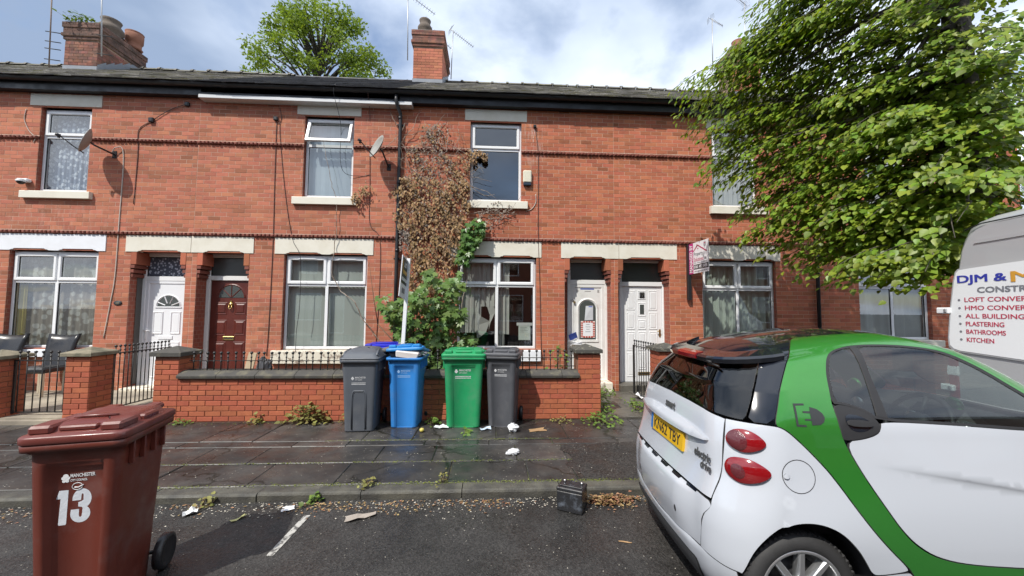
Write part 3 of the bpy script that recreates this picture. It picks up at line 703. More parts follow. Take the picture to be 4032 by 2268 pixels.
def cov_plastic(w,x0,x1,z0,z1,zt,y):
    g=MB(); wavy(g,x0-.05,x1+.05,z0-.05,z1+.05,y,.03,4,31); g.build('curtain',M_plastic,w)

# --- houses
M_white_leaf=mat('white_door',(.77,.785,.81),.3,coat=.2)
M_white_wood=mat('white_gloss_door',(.76,.77,.78),.35,var=.04)
M_dirtyw=mat('grubby_white_door',(.70,.70,.68),.5,col2=(.60,.59,.56),vscale=5,vlim=(.5,.75))
M_maroon=mat('maroon_door',(.085,.017,.012),.38,col2=(.115,.024,.016),vscale=4,var=.2,spec=.5)
M_frost=mat('obscured_glass',(.065,.075,.072),.25,spec=.6,bump=(70,.5,.004))

xs11=(-9.95,-5.735); xs13=(-5.735,-1.85); xs15=(-1.85,2.515); xs17=(2.515,6.87); xs19=(6.87,11.6)
DR=.31
def doorframe(h,x0,x1,z0,ztop,zbar,fm,glassm,y=FAC+DR-.04,fr=.075):
    g=MB(); g.ringpanel(x0,x1,z0-.06,ztop,[(0,y+.07),(0,y),(.006,y-.006),(fr-.01,y-.006),(fr,y+.006),(fr,y+.06)],cap=False)
    g.cbox(x0+fr*.9,x1-fr*.9,y-.004,y+.06,zbar-.045,zbar+.045,.005)
    f=g.build('door_frame',fm,h)
    q=MB(); q.ringpanel(x0+fr,x1-fr,zbar+.045,ztop-fr,[(0,y+.012),(.012,y+.014),(.012,y+.03)],cap=False,mi=0); q.quad((x0+fr+.01,y+.028,zbar+.05),(x1-fr-.01,y+.028,zbar+.05),(x1-fr-.01,y+.028,ztop-fr-.01),(x0+fr+.01,y+.028,ztop-fr-.01),1)
    q.build('transom_pane',[M_seal,glassm],f)
    return f
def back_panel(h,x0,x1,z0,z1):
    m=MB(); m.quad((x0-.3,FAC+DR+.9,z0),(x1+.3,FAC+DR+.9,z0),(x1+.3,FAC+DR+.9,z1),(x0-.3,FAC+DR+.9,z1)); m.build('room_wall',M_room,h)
def step(h,x0,x1,z1,m=None):
    g=MB(); g.cbox(x0+.003,x1-.003,FAC-.10,FAC+DR+.1,0,z1,.01); g.build('door_step',m or M_path,h)

# 11 ------------------------------------------------
h11=house(11,*xs11,0,0,'end house with lace curtained windows and white fanlight door numbered 11')
H=[(-8.66,-7.74,3.82,5.483,.10),(-9.02,-7.44,.84,2.70,.10),(-6.851,-5.845,.0,2.70,.40)]
w11,r11=common(h11,*xs11,H,lambda c:c.z<1.1 or c.x<-9.3,11,M_slatem,M_brickp,upper_seg=[(-8.66,-7.74)])
lintel(h11,-8.858,-7.56,*UPL,[],M_stone); uppersill(h11,-8.86,-7.62,3.672,3.815,M_stone)
lintel(h11,-9.195,-7.315,*GRL,[(-9.02,-8.32),(-8.16,-7.46)],M_stonew); sill(h11,-9.13,-7.33,.70,.84,M_stonew)
window(h11,-8.655,-7.74,3.82,5.44,4.905,False,cov_net(M_net),seed=1)
window(h11,-9.015,-7.44,.85,2.665,2.10,True,cov_net(M_netb,M_yel),seed=2)
for x,s in ((-6.851,1),(-5.845,-1)): corbel(h11,x,s)
lintel(h11,-6.95,-5.765,*GRL,[(-6.74,-5.93)],M_stone)
doorframe(h11,-6.85,-5.80,.12,2.70,2.19,M_upvc,M_lace)
step(h11,-6.851,-5.845,.12,M_stonep)
g=MB(); x0,x1,y=-6.775,-5.875,FAC+DR-.02
g.ringpanel(x0,x1,.12,2.145,[(0,y+.05),(0,y-.012),(.006,y-.018),(.05,y-.018),(.062,y-.004),(.075,y-.004)],True,0)
fan(g,-6.345,1.64,.245,y-.004,None,bars=4,hub=.3); g.cbox(-6.595,-6.095,y-.018,y-.003,1.615,1.642,.004)
for a,b,c,d in ((-6.625,-6.425,1.10,1.545),(-6.295,-6.095,1.10,1.545),(-6.625,-6.425,.25,.955),(-6.295,-6.095,.25,.955)):
    g.ringpanel(a,b,c,d,[(0,y-.004),(.016,y-.020),(.034,y-.006),(.05,y-.011)],True)
d11=g.build('door',[M_white_leaf,M_frost],h11)
g=MB(); g.cbox(-6.505,-6.235,y-.016,y-.003,1.0,1.07,.005); g.build('letterbox',M_white_leaf,d11)
g=MB(); g.cbox(-6.752,-6.722,y-.03,y-.016,1.0,1.22,.004); g.tube([(-6.737,y-.03,1.17),(-6.737,y-.065,1.17),(-6.63,y-.065,1.17)],.011,6); g.build('handle',M_upvc,d11)

# 13 ------------------------------------------------
h13=house(13,*xs13,0,0,'house with maroon fanlight door and vertical blinds beside the black downpipe')
H=[(-3.73,-2.765,3.82,5.483,.10),(-4.02,-2.43,.82,2.70,.10),(-5.640,-4.671,.0,2.70,.40)]
w13,r13=common(h13,*xs13,H,lambda c:c.z<1.15,21,M_slate,M_brickp,fascia=False,upper_seg=[(-3.73,-2.765)])
g=MB(); g.box(xs13[0],-5.85+.2,7.545,7.70,5.735,5.90); g.build('fascia',M_blackg,h13)
lintel(h13,-3.877,-2.633,*UPL,[],M_stone); uppersill(h13,-3.893,-2.66,3.665,3.815,M_stone)
lintel(h13,-4.20,-2.32,*GRL,[(-4.0,-3.31),(-3.15,-2.46)],M_stone)
sill(h13,-4.17,-2.30,.575,.825,M_stonep)
window(h13,-3.72,-2.775,3.82,5.44,4.885,False,cov_blind(M_blindb),seed=3,open_top=True)
window(h13,-4.01,-2.435,.835,2.665,2.085,True,cov_blind(M_blind),seed=4,vents=True)
for x,s in ((-5.640,1),(-4.671,-1)): corbel(h13,x,s)
lintel(h13,-5.755,-4.60,*GRL,[(-5.53,-4.77)],M_stone)
doorframe(h13,-5.64,-4.66,.2,2.70,2.215,M_upvco,M_frost)
step(h13,-5.64,-4.671,.2)
g=MB(); x0,x1,y=-5.56,-4.74,FAC+DR-.01
g.box(x0,x1,y,y+.045,.2,2.17)
fan(g,-5.165,1.83,.275,y-.002,None,bars=3,hub=.05,th=.012)
for a,b,c,d in ((-5.455,-5.235,1.49,1.735),(-5.095,-4.875,1.49,1.735),(-5.455,-5.235,1.08,1.385),(-5.095,-4.875,1.08,1.385),(-5.455,-5.235,.32,.955),(-5.095,-4.875,.32,.955)):
    g.ringpanel(a,b,c,d,[(0,y-.001),(.012,y+.010-.016),(.03,y-.002),(.05,y-.012)],True)
d13=g.build('door',[M_maroon,M_frost],h13)
g=MB(); g.ringpanel(-5.29,-5.08,.985,1.06,[(0,y),(0,y-.008),(.006,y-.012),(.018,y-.012),(.022,y-.006)],True,0,1); g.build('letterbox',[M_brass,M_seal],d13)
g=MB(); g.lathe([(.045,0),(.04,.012),(.02,.03),(.0,.034)],12,Matrix.Translation((-5.165,y-.001,1.70))@Matrix.Rotation(pi/2,4,'X')); g.tube([(-5.195,y-.02,1.69),(-5.19,y-.035,1.62),(-5.165,y-.04,1.60),(-5.14,y-.035,1.62),(-5.135,y-.02,1.69)],.008,6); g.lathe([(.02,0),(.02,.02)],10,Matrix.Translation((-5.165,y-.001,1.75))@Matrix.Rotation(pi/2,4,'X')); g.build('knocker',M_brass,d13)
g=MB(); g.lathe([(.035,0),(.035,.006),(.015,.012),(.015,.04),(.03,.05),(.034,.065),(.025,.08),(0,.083)],12,Matrix.Translation((-4.79,y,1.44))@Matrix.Rotation(pi/2,4,'X')); g.build('handle',M_steel,d13)
# white eaves board and downpipe
g=MB(); g.cbox(-5.66,-1.60,7.50,7.70,5.665,5.735,.004); g.cbox(-5.66,-1.60,7.548,7.70,5.737,5.80,.003,1); g.build('eaves_board',[mat('eaves_white',(.60,.61,.62),.4),M_blackg],h13)
g=MB(); px=-1.84; g.tube([(-1.90,7.475,5.84),(-1.90,7.475,5.74),(-1.885,7.50,5.66),(px,7.60,5.53),(px,7.615,5.42),(px-.005,7.615,4.2),(px-.01,7.615,2.4),(px-.01,7.615,.25)],.036,10)
for z in (5.42,4.1,2.75,1.3): g.lathe([(.042,0),(.042,.05)],10,Matrix.Translation((px-.006,7.615,z)))
for z in (5.3,3.9,2.6,1.2): g.cbox(px-.07,px+.07,7.63,7.678,z,z+.03,.003)
g.build('downpipe',M_blackg,h13)

# 15 ------------------------------------------------
h15=house(15,*xs15,0,0,'ivy covered house with torn curtain and notices taped to its arched glass door')
H=[(-.445,.60,3.82,5.483,.10),(-.665,.915,.84,2.70,.10),(1.49,2.44,.0,2.70,.40)]
def hid15(c): return c.z<1.05 or (c.x<-.5 and c.z<4.9) or (c.x<.1 and c.z<3.6)
w15,r15=common(h15,*xs15,H,hid15,31,M_slatem,upper_seg=[(-.445,.60)])
lintel(h15,-.556,.708,*UPL,[],M_stone); uppersill(h15,-.56,.725,3.665,3.82,M_stone)
lintel(h15,-.86,1.015,*GRL,[(-.66,.02),(.17,.86)],M_stone); sill(h15,-.80,1.0,.62,.84,M_stonew)
window(h15,-.44,.60,3.82,5.46,4.91,False,None,seed=5)
window(h15,-.66,.908,.85,2.665,2.11,True,cov_torn,seed=6)
for x,s in ((1.49,1),(2.44,-1)): corbel(h15,x,s)
lintel(h15,1.417,2.605,*GRL,[(1.60,2.33)],M_stone)
doorframe(h15,1.60,2.46,.2,2.70,2.22,M_upvco,M_frost,fr=.07)
step(h15,1.49,2.44,.2,M_stonep)
g=MB(); g.box(1.49,1.60,FAC+DR-.03,FAC+DR+.05,.2,2.7); g.build('brick_nib',M_reveal,h15)
g=MB(); x0,x1,y=1.67,2.39,FAC+DR-.02
g.ringpanel(x0,x1,.2,2.17,[(0,y+.05),(0,y-.012),(.006,y-.018),(.06,y-.018),(.075,y-.003),(.09,y-.003)],True,0)
def archring(mb,cx,zb,zc,r0,r1,y0,y1,mi,n=14):
    def path(r): return [(cx-r,zb if r==r0 else zb)]+[(cx-r*cos(pi*k/n),zc+r*sin(pi*k/n)) for k in range(n+1)]+[(cx+r,zb)]
    o,i=path(r0),path(r1); m_=[((a[0]+b[0])/2,(a[1]+b[1])/2) for a,b in zip(o,i)]; K=len(o)
    vs=[(a[0],y0,a[1]) for a in o]+[(a[0],y1,a[1]) for a in m_]+[(a[0],y0,a[1]) for a in i]
    mb.add(vs,[(k,k+1,K+k+1,K+k) for k in range(K-1)]+[(K+k,K+k+1,2*K+k+1,2*K+k) for k in range(K-1)],mi)
archring(g,2.03,1.0,1.655,.235,.175,y-.003,y-.02,0); g.cbox(1.795,2.265,y-.018,y-.002,.965,1.02,.006)
n=14; g.add([(2.03-.175*cos(pi*k/n),y-.005,1.655+.175*sin(pi*k/n)) for k in range(n+1)]+[(2.205,y-.005,1.01),(1.855,y-.005,1.01)],[tuple(range(n+3))],1)
d15=g.build('door',[M_dirtyw,M_frost],h15)
M_paper=mat('white_paper',(.72,.73,.75),.7); M_poly=mat('poly_pocket',(.55,.57,.60),.25); M_redt=mat('red_tape',(.42,.06,.04),.5); M_tapew=mat('pale_tape',(.72,.60,.56),.5); M_ink=mat('printed_ink',(.18,.18,.2),.8); M_blue=mat('blue_print',(.04,.09,.42),.6)
g=MB(); g.box(1.90,2.17,y-.009,y-.007,1.07,1.395)           # notice with red and white tape border
for k in range(7): z=1.08+k*.045; g.box(1.888,1.93,y-.012,y-.0095,z,z+.026,1); g.box(2.14,2.182,y-.012,y-.0095,z,z+.026,1)
for k in range(4): x=1.935+k*.055; g.box(x,x+.038,y-.0125,y-.010,1.372,1.402,1); g.box(x,x+.038,y-.0125,y-.010,1.062,1.09,1)
g.box(1.885,2.185,y-.0095,y-.0088,1.06,1.405,2)
for k,wd in enumerate((.07,.10,.07,.11)): g.box(2.035-wd/2,2.035+wd/2,y-.0125,y-.0105,1.33-k*.05,1.338-k*.05,3)
g.box(1.932,2.138,y-.0105,y-.0096,1.095,1.37,0)
tag(g.build('paper_notice',[M_paper,M_redt,M_tapew,M_ink],h15),label='notice framed in red and white tape')
g=MB(); g.add([(1.965,y-.012,1.42),(2.145,y-.012,1.43),(2.145,y-.012,1.725),(1.99,y-.012,1.72),(2.05,y-.022,1.6),(2.08,y-.012,1.48)],[(0,5,4,3),(0,1,5),(1,2,4,5),(2,3,4)]); g.box(2.05,2.13,y-.0145,y-.0125,1.695,1.715,1); tag(g.build('paper_notice',[M_poly,M_blue],h15),label='crumpled letter in plastic pocket')
g=MB(); g.box(1.88,2.17,y-.006,y-.0045,2.065,2.085); g.box(1.97,2.10,y-.006,y-.0045,2.02,2.035,1); g.box(1.80,1.84,y-.006,y-.0045,2.02,2.06,1); g.box(2.24,2.28,y-.006,y-.0045,2.0,2.06,1); g.build('sticker',[M_blue,mat('old_tape',(.33,.32,.31),.7)],d15)
g=MB(); g.cbox(1.665,1.735,y-.028,y-.018,1.825,1.85,.003); g.cbox(1.725,1.765,y-.045,y-.022,1.775,1.815,.006,1); g.tube([(1.732,y-.034,1.815),(1.732,y-.034,1.845),(1.758,y-.034,1.845),(1.758,y-.034,1.815)],.004,6); g.build('padlock',[M_steel,M_brass],d15)
# letters stuffed in the letterbox
g=MB(); c=Vector((1.74,FAC+DR-.10,.93)); 
for k,(a,m_) in enumerate(((.25,0),(-.3,0),(.05,0))):
    Rm=Matrix.Translation(c+Vector((.02*k,-.03*k,-.02*k)))@Matrix.Rotation(a,4,'Y')@Matrix.Rotation(-.5,4,'X'); b=MB(); b.box(-.13,.13,-.10,.10,-.004,.004); b.xf(Rm); g.add(b.v,b.f,0)
Rm=Matrix.Translation(c+Vector((-.03,.02,.16)))@Matrix.Rotation(-.4,4,'Y')@Matrix.Rotation(-1.1,4,'X'); b=MB(); b.box(-.085,.085,-.07,.07,-.003,.003); b.xf(Rm); g.add(b.v,b.f,1)
tag(g.build('letter_bundle',[M_paper,M_blue]),'bundle of white envelopes and blue leaflet stuffed in the arched door','post')

# 17 ------------------------------------------------
h17=house(17,*xs17,0,0,'house numbered 17 with nine panel white door and pale green curtains')
H=[(4.62,5.6,3.82,5.483,.10),(4.36,5.94,.84,2.70,.10),(2.59,3.66,.0,2.70,.40)]
w17,r17=common(h17,*xs17,H,lambda c:c.z<1.05 or c.x>4.6,41,M_slatem,upper_seg=[(4.62,5.6)])
lintel(h17,4.50,5.75,*UPL,[],M_stone); uppersill(h17,4.54,5.78,3.655,3.82,M_stone)
lintel(h17,4.14,6.04,*GRL,[(4.36,5.06),(5.22,5.92)],M_stone); sill(h17,4.25,6.05,.70,.84,M_stone)
window(h17,4.63,5.6,3.82,5.44,4.9,False,cov_net(M_curtw),seed=7,open_top=False)
window(h17,4.365,5.937,.85,2.665,2.085,True,cov_green,seed=8)
for x,s in ((2.59,1),(3.66,-1)): corbel(h17,x,s)
lintel(h17,2.613,3.823,*GRL,[(2.78,3.55)],M_stone)
doorframe(h17,2.70,3.69,.15,2.70,2.19,M_upvc,M_frost,fr=.06)
step(h17,2.59,3.66,.15)
g=MB(); g.box(2.59,2.70,FAC+DR-.03,FAC+DR+.05,.15,2.7); g.build('brick_nib',M_reveal,h17)
g=MB(); x0,x1,y=2.765,3.625,FAC+DR-.01
g.box(x0,x1,y,y+.045,.15,2.145)
cx=((2.86,3.05),(3.105,3.285),(3.34,3.53))
def pan(a,b,c,d,mi=0): g.ringpanel(a,b,c,d,[(0,y-.001),(.012,y-.010),(.028,y+.004-.006),(.045,y-.009)],True,0,mi)
for a,b in (cx[0],cx[2]):
    for c,d in ((1.64,2.06),(1.235,1.60),(.80,1.19),(.25,.76)): pan(a,b,c,d)
for c,d,mi in ((1.865,2.06,0),(1.51,1.805,1),(1.235,1.445,0),(.80,1.19,0),(.40,.76,0)): pan(*cx[1],c,d,mi)
d17=g.build('door',[M_white_wood,M_frost],h17)
g=MB(); g.cbox(3.145,3.255,y-.018,y-.008,1.90,2.02,.003); npl=g.build('number_plate',M_black,d17)
g=MB(); g.cbox(3.555,3.595,y-.014,y-.001,1.08,1.24,.004); g.tube([(3.575,y-.01,1.2),(3.575,y-.05,1.2),(3.50,y-.05,1.2)],.009,6); g.build('handle',M_brass,d17)
g=MB(); g.ringpanel(3.10,3.35,.285,.35,[(0,y),(0,y-.010),(.006,y-.014),(.02,y-.014),(.024,y-.008)],True,0,1); g.build('letterbox',[M_brass,M_seal],d17)
g=MB(); g.tube([(6.80,7.615,5.8),(6.80,7.615,.2)],.036,10); g.build('downpipe',M_blackg,h17)

# 19 and 9 -----------------------------------------
h19=house(19,*xs19,0,0,'house behind the street tree with plastic sheeting hanging inside its window')
H=[(8.0,9.0,3.82,5.483,.10),(7.76,9.37,1.05,2.70,.10),(9.95,10.9,.0,2.70,.40)]
w19,r19=common(h19,*xs19,H,lambda c:c.z<1.3 or c.z>3.2,51,M_slatem,upper_seg=[(8.0,9.0)])
lintel(h19,7.9,9.1,*UPL,[],M_stone); uppersill(h19,7.9,9.1,3.665,3.82,M_stone); lintel(h19,7.6,9.5,*GRL,[(7.76,8.48),(8.64,9.36)],M_stone); sill(h19,7.62,9.55,.92,1.06,M_stone)
window(h19,8.0,9.0,3.82,5.44,4.9,False,cov_net(M_curtw),seed=9)
window(h19,7.77,9.365,1.06,2.665,2.16,True,cov_plastic,seed=10)
doorframe(h19,9.95,10.9,.15,2.70,2.19,M_upvc,M_frost); g=MB(); g.ringpanel(10.02,10.83,.15,2.145,[(0,8.0),(0,7.96),(.08,7.95),(.1,7.97)],True); g.build('door',M_white_leaf,h19)
lintel(h19,9.85,11.0,*GRL,[(10.05,10.8)],M_stone)
x9=(-14.4,-9.95)
h9=house(9,*x9,0,0,'neighbouring house of which only the mossy roof end shows behind tall chimney')
w9,r9=common(h9,*x9,[],None,61,M_slatem,M_brickp,n_ind=0)
for ro,x,sd in ((r9,x9,1),(r11,xs11,2),(r15,xs15,4),(r17,xs17,5),(r19,xs19,6)): ridge(ro,x[0],x[1],M_ridge,sd)
g=MB(); g.tube([(xs13[0],RIDGE_Y,RIDGE_Z-.03),(xs13[1],RIDGE_Y,RIDGE_Z-.03)],.075,8); g.build('ridge_capping',M_slate,r13)

# --- chimneys (house > chimney > brick)
def chimney(h,x0,x1,y0,y1,z0,zt,m,mo,pots,top=M_bricksoot,cap_h=.45):
    zs=zt-cap_h
    c=MB(); c.box(x0+.004,x1-.004,y0+.004,y1-.004,z0-.6,zs); steps=[(.03,zs,zs+.08),(.06,zs+.08,zs+.16),(.035,zs+.16,zt-.14),(.055,zt-.14,zt)]
    for e,a,b in steps: c.box(x0-e+.004,x1+e-.004,y0-e+.004,y1+e-.004,a+.001,b-.001)
    ch=c.build('chimney',mo,h)
    for (O,u,w) in (((x0,y0,z0-.6),(1,0,0),x1-x0),((x1,y0,z0-.6),(0,1,0),y1-y0)):
        bricks(ch,O,u,w,zs-z0+.6,m,pitch=.2286,n_ind=110,hide=lambda c_:c_.z<z0-.1)
    for e,a,b in steps:
        for (O,u,w) in (((x0-e,y0-e,a),(1,0,0),x1-x0+2*e),((x1+e,y0-e,a),(0,1,0),y1-y0+2*e)):
            bricks(ch,O,u,w,b-a,top,n_ind=14,course=min(.0792,(b-a)) if b-a<.09 else (b-a)/max(1,round((b-a)/.0792)))
    f=MB(); f.cbox(x0-.02,x1+.02,y0-.03,y1+.03,zt,zt+.03,.01)
    f.build('mortar_cap',mat('flaunching',(.33,.30,.27),.95,col2=(.2,.18,.16),vscale=6,bump=(30,.6,.01)),ch)
    l=MB(); l.box(x0-.012,x1+.012,y0-.012,y0+.002,z0-.08,z0+.10)
    n=6
    for k in range(n):
        a=y0+(y1-y0)*k/n; b=y0+(y1-y0)*(k+1)/n; l.add([(x1+.012,a,roofz(a)+.01),(x1+.012,b+.03,roofz(b+.03)+.01),(x1+.014,b,roofz(b)+.22),(x1+.012,a,roofz(a)+.16)],[(0,1,2,3)])
    l.build('lead_flashing',mat('lead',(.20,.22,.25),.6,var=.2,vscale=9),ch)
    for (px,py,prof,pm,nm) in pots:
        q=MB(); q.lathe(prof,18,Matrix.Translation((px,py,zt+.02))); q.build('chimney_pot',pm,ch)
    return ch
M_pot=mat('sooty_pot',(.13,.105,.085),.9,var=.3,vscale=8,bump=(40,.5,.01)); M_potr=mat('terracotta_pot',(.25,.11,.07),.85,var=.3,vscale=9)
rolled=[(.15,0),(.165,.03),(.15,.06),(.20,.10),(.205,.15),(.17,.19),(.14,.23),(.15,.27),(.165,.30),(.13,.31),(.12,.26)]
crown=[(.13,0),(.16,.03),(.13,.06),(.135,.16),(.16,.19),(.165,.36),(.15,.38),(.17,.40),(.12,.40)]
ch13=chimney(h15,-2.215,-1.41,10.43,11.75,7.90,9.38,M_brickp,M_mortarold,[(-1.95,10.66,[(r,z*1.5) for r,z in rolled],M_pot,0)],M_brickold)
ch11=chimney(h9,-11.06,-10.25,10.2,11.5,7.74,8.98,M_brickold,M_mortarold,[(-10.50,10.75,[(r*1.35,z*1.6) for r,z in rolled],M_pot,0),(-10.33,11.25,[(r*1.25,z*1.25) for r,z in crown],M_potr,0),(-10.7,11.3,rolled,M_pot,0)])
ch17=chimney(h17,6.98,7.80,10.43,11.15,7.90,9.32,M_brickp,M_mortarold,[(7.35,10.75,crown,M_potr,0)],M_brickold)
# pale mortar patch of loose courses and weeds on the left stack
# ------------------------------------------------------------ garden walls
def cap(parent,x0,x1,y0,y1,z0,h,m,name='cap_stone',peak=.06):
    g=MB(); cx,cy=(x0+x1)/2,(y0+y1)/2; e=.008; r=random.Random(int(x0*77)); j=lambda:r.uniform(-.004,.004)
    V=[(x0,y0,z0),(x1,y0,z0),(x1,y1,z0),(x0,y1,z0),(x0,y0,z0+h-e),(x1,y0,z0+h-e),(x1,y1,z0+h-e),(x0,y1,z0+h-e),(x0+e,y0+e,z0+h+j()),(x1-e,y0+e,z0+h+j()),(x1-e,y1-e,z0+h+j()),(x0+e,y1-e,z0+h+j()),(cx,cy,z0+h+peak)]
    g.add(V,[(0,3,2,1),(0,1,5,4),(1,2,6,5),(2,3,7,6),(3,0,4,7),(4,5,9,8),(5,6,10,9),(6,7,11,10),(7,4,8,11),(8,9,12),(9,10,12),(10,11,12),(11,8,12)])
    return g.build(name,m,parent)
def pier(parent,x0,x1,y0,y1,z0,z1,m=M_brickn,sides='fl',n_ind=60):
    g=MB(); g.box(x0+.006,x1-.006,y0+.006,y1-.006,z0-.1,z1); core=g.build('core',M_mortarn,parent)
    F={'f':((x0,y0,z0),(1,0,0),x1-x0),'r':((x1,y0,z0),(0,1,0),y1-y0),'l':((x0,y1,z0),(0,-1,0),y1-y0)}
    for k,s in enumerate(sides):
        O,u,w=F[s]; bricks(core,O,u,w,z1-z0,m,pitch=.215,course=.073,joint=.009,n_ind=n_ind,phase=(.0 if k==0 else .108),depth=.02,proud=.003,chamf=.003)
    return core
CAPO=.045
gw=thing('garden_wall','long low brick garden wall behind the wheelie bins, with dark coping','wall',(-1.5,WAL,0))
T=.23
g=MB(); g.box(-4.40,1.32,WAL+.006,WAL+T,-.1,.62); core=g.build('core',M_mortarn,gw)
bricks(core,(-4.42,WAL,.01),(1,0,0),5.75,.62,M_brickn,pitch=.2195,course=.0728,joint=.009,n_ind=300,phase=.06,depth=.02,proud=.003,chamf=.003)
g=MB(); x=-4.415; r=random.Random(4)
while x<1.34:
    e=min(1.345,x+.555+r.uniform(-.03,.03))
    if 1.345-e<.2: e=1.345
    c=MB(); c.prism([(WAL-.045,.622),(WAL-.05,.655),(WAL-.04,.668),(WAL+.05,.715),(WAL+.15,.725),(WAL+.28,.66),(WAL+.28,.622)],'x',x+.003,e-.004); o=c.build('coping_stone',M_coping,gw,fixn=True); x=e
pier(gw,-4.745,-4.41,WAL-.005,WAL+.34,.01,.93,sides='fr'); cap(gw,-4.79,-4.365,WAL-.05,WAL+.385,.93,.06,M_coping,peak=.075)
pier(gw,1.325,1.668,WAL-.005,WAL+.34,.01,.985,sides='fr'); cap(gw,1.275,1.69,WAL-.055,WAL+.385,.985,.055,M_capmoss,peak=.07)
pier(gw,-1.52,-1.20,WAL-.03,WAL+.25,.01,.93,sides='fr'); cap(gw,-1.57,-1.15,WAL-.07,WAL+.30,.93,.05,M_coping,peak=.05)
def brickpost(x0,x1,y0,y1,z1,m,lab,sides='fr',peak=.07,z0=.0):
    t=thing('gate_pillar',lab,'gate pillar',((x0+x1)/2,(y0+y1)/2,0),'brick gate pillars along the front gardens'); pier(t,x0,x1,y0,y1,z0,z1,sides=sides); cap(t,x0-.04,x1+.04,y0-.045,y1+.045,z1,.05,m,peak=peak); return t
brickpost(-7.14,-6.795,WAL,WAL+.33,.885,M_capstone,'brick gate pillar cut by the left edge of the photo',z0=.05)
brickpost(-5.935,-5.605,WAL,WAL+.33,.93,M_capstone,'brick gate pillar with sandy cap between the two black gates',z0=.05)
brickpost(2.575,2.92,WAL,WAL+.34,1.01,M_capmoss,'brick gate pillar with mossy cap beside the white car',sides='fl')
brickpost(6.7,7.05,WAL,WAL+.34,1.01,M_capmoss,'brick gate pillar hidden behind the green and white car',sides='f')
g2=thing('garden_wall','low brick garden wall hidden behind the parked white and green car','wall',(4.8,WAL,0)); g=MB(); g.box(2.925,6.69,WAL+.01,WAL+T,-.1,.62); g.build('core',M_mortarn,g2)
bricks(g2,(2.93,WAL,.01),(1,0,0),3.75,.62,M_brickn,pitch=.2195,course=.0728,joint=.009,n_ind=0,depth=.02,proud=.003); g=MB(); g.cbox(2.93,6.69,WAL-.05,WAL+.28,.622,.69,.01); g.build('coping_stone',M_coping,g2)

# railings and gates: each bar with its ball a part
def barmesh(z0,z1,ball=.022,name='bar'):
    g=MB(); g.tube([(0,0,z0),(0,0,z1)],.0075,6); 
    g.lathe([(0,-ball),(ball*.7,-ball*.7),(ball,0),(ball*.7,ball*.7),(0,ball)],8,Matrix.Translation((0,0,z1+ball*.8)),cap=False)
    g.lathe([(.007,-.012),(.013,-.006),(.013,.006),(.007,.012)],8,Matrix.Translation((0,0,z1-.045)),cap=False)
    g.lathe([(.007,-.014),(.014,-.005),(.014,.005),(.007,.014)],8,Matrix.Translation((0,0,z1-.105)),cap=False)
    return g.mesh(name,M_iron)
def railing(x0,x1,y,z0,zr0,zr1,ztop,step_,lab):
    t=thing('railing',lab,'railing',((x0+x1)/2,y,z0),'black ball topped railings on the garden wall')
    g=MB(); g.box(x0-.05,x1+.05,y-.006,y+.006,zr1-.005,zr1+.005); g.build('rail',M_iron,t); g=MB(); g.box(x0-.05,x1+.05,y-.006,y+.006,zr0-.005,zr0+.005); g.build('rail',M_iron,t)
    me=barmesh(z0,ztop); n=int(round((x1-x0)/step_))
    for k in range(n+1): o=meshobj('bar',me,t,(x0+(x1-x0)*k/n,y,0)); o.rotation_euler=(rnd.uniform(-.015,.015),rnd.uniform(-.012,.012),0)
    return t
railing(-4.30,-1.60,WAL+.10,.70,.735,.855,.95,.1,'black ball topped railing in front of the maroon door and blinds')
railing(-1.10,1.25,WAL+.10,.70,.775,.90,.985,.105,'black ball topped railing behind the green bin, under the leafy bush')
def gate(p0,p1,z0,zr,ztop,n,lab,rise=0.,ball=.02,mid=None):
    p0,p1=Vector((*p0,0)),Vector((*p1,0)); t=thing('iron_gate',lab,'gate',(*p0.xy,z0),'black iron garden gates')
    d=(p1-p0).normalized(); a=atan2(d.y,d.x); Ln=(p1-p0).length
    def rail(z,zz=None):
        g=MB(); g.box(0,Ln,-.01,.01,z-.007,z+.007); o=meshobj('rail',g.mesh('rail',M_iron),t,p0); o.rotation_euler=(0,0,a)
    g=MB()
    rail(z0+.02); rail(zr)
    if mid: rail(mid)
    for s in (0,Ln):
        g=MB(); g.box(s-.012,s+.012,-.012,.012,z0,zr+.01); o=meshobj('stile',g.mesh('stile',M_iron),t,p0); o.rotation_euler=(0,0,a)
    for k in range(n):
        f=(k+.5)/n; me=barmesh(z0+.02,ztop+rise*f,ball); o=meshobj('bar',me,t,p0+d*Ln*f); o.rotation_euler=(0,0,a)
    return t
gate((-6.78,5.95),(-5.95,5.95),.10,.85,.955,8,'black iron gate shut between two pillars, in front of the dining chairs')
gate((-5.625,6.12),(-5.60,7.12),.10,.93,1.02,14,'black iron gate standing open by the white door numbered 11')
gate((2.83,6.20),(2.77,7.35),.05,.96,1.04,12,'black iron gate standing open in front of the door numbered 17')

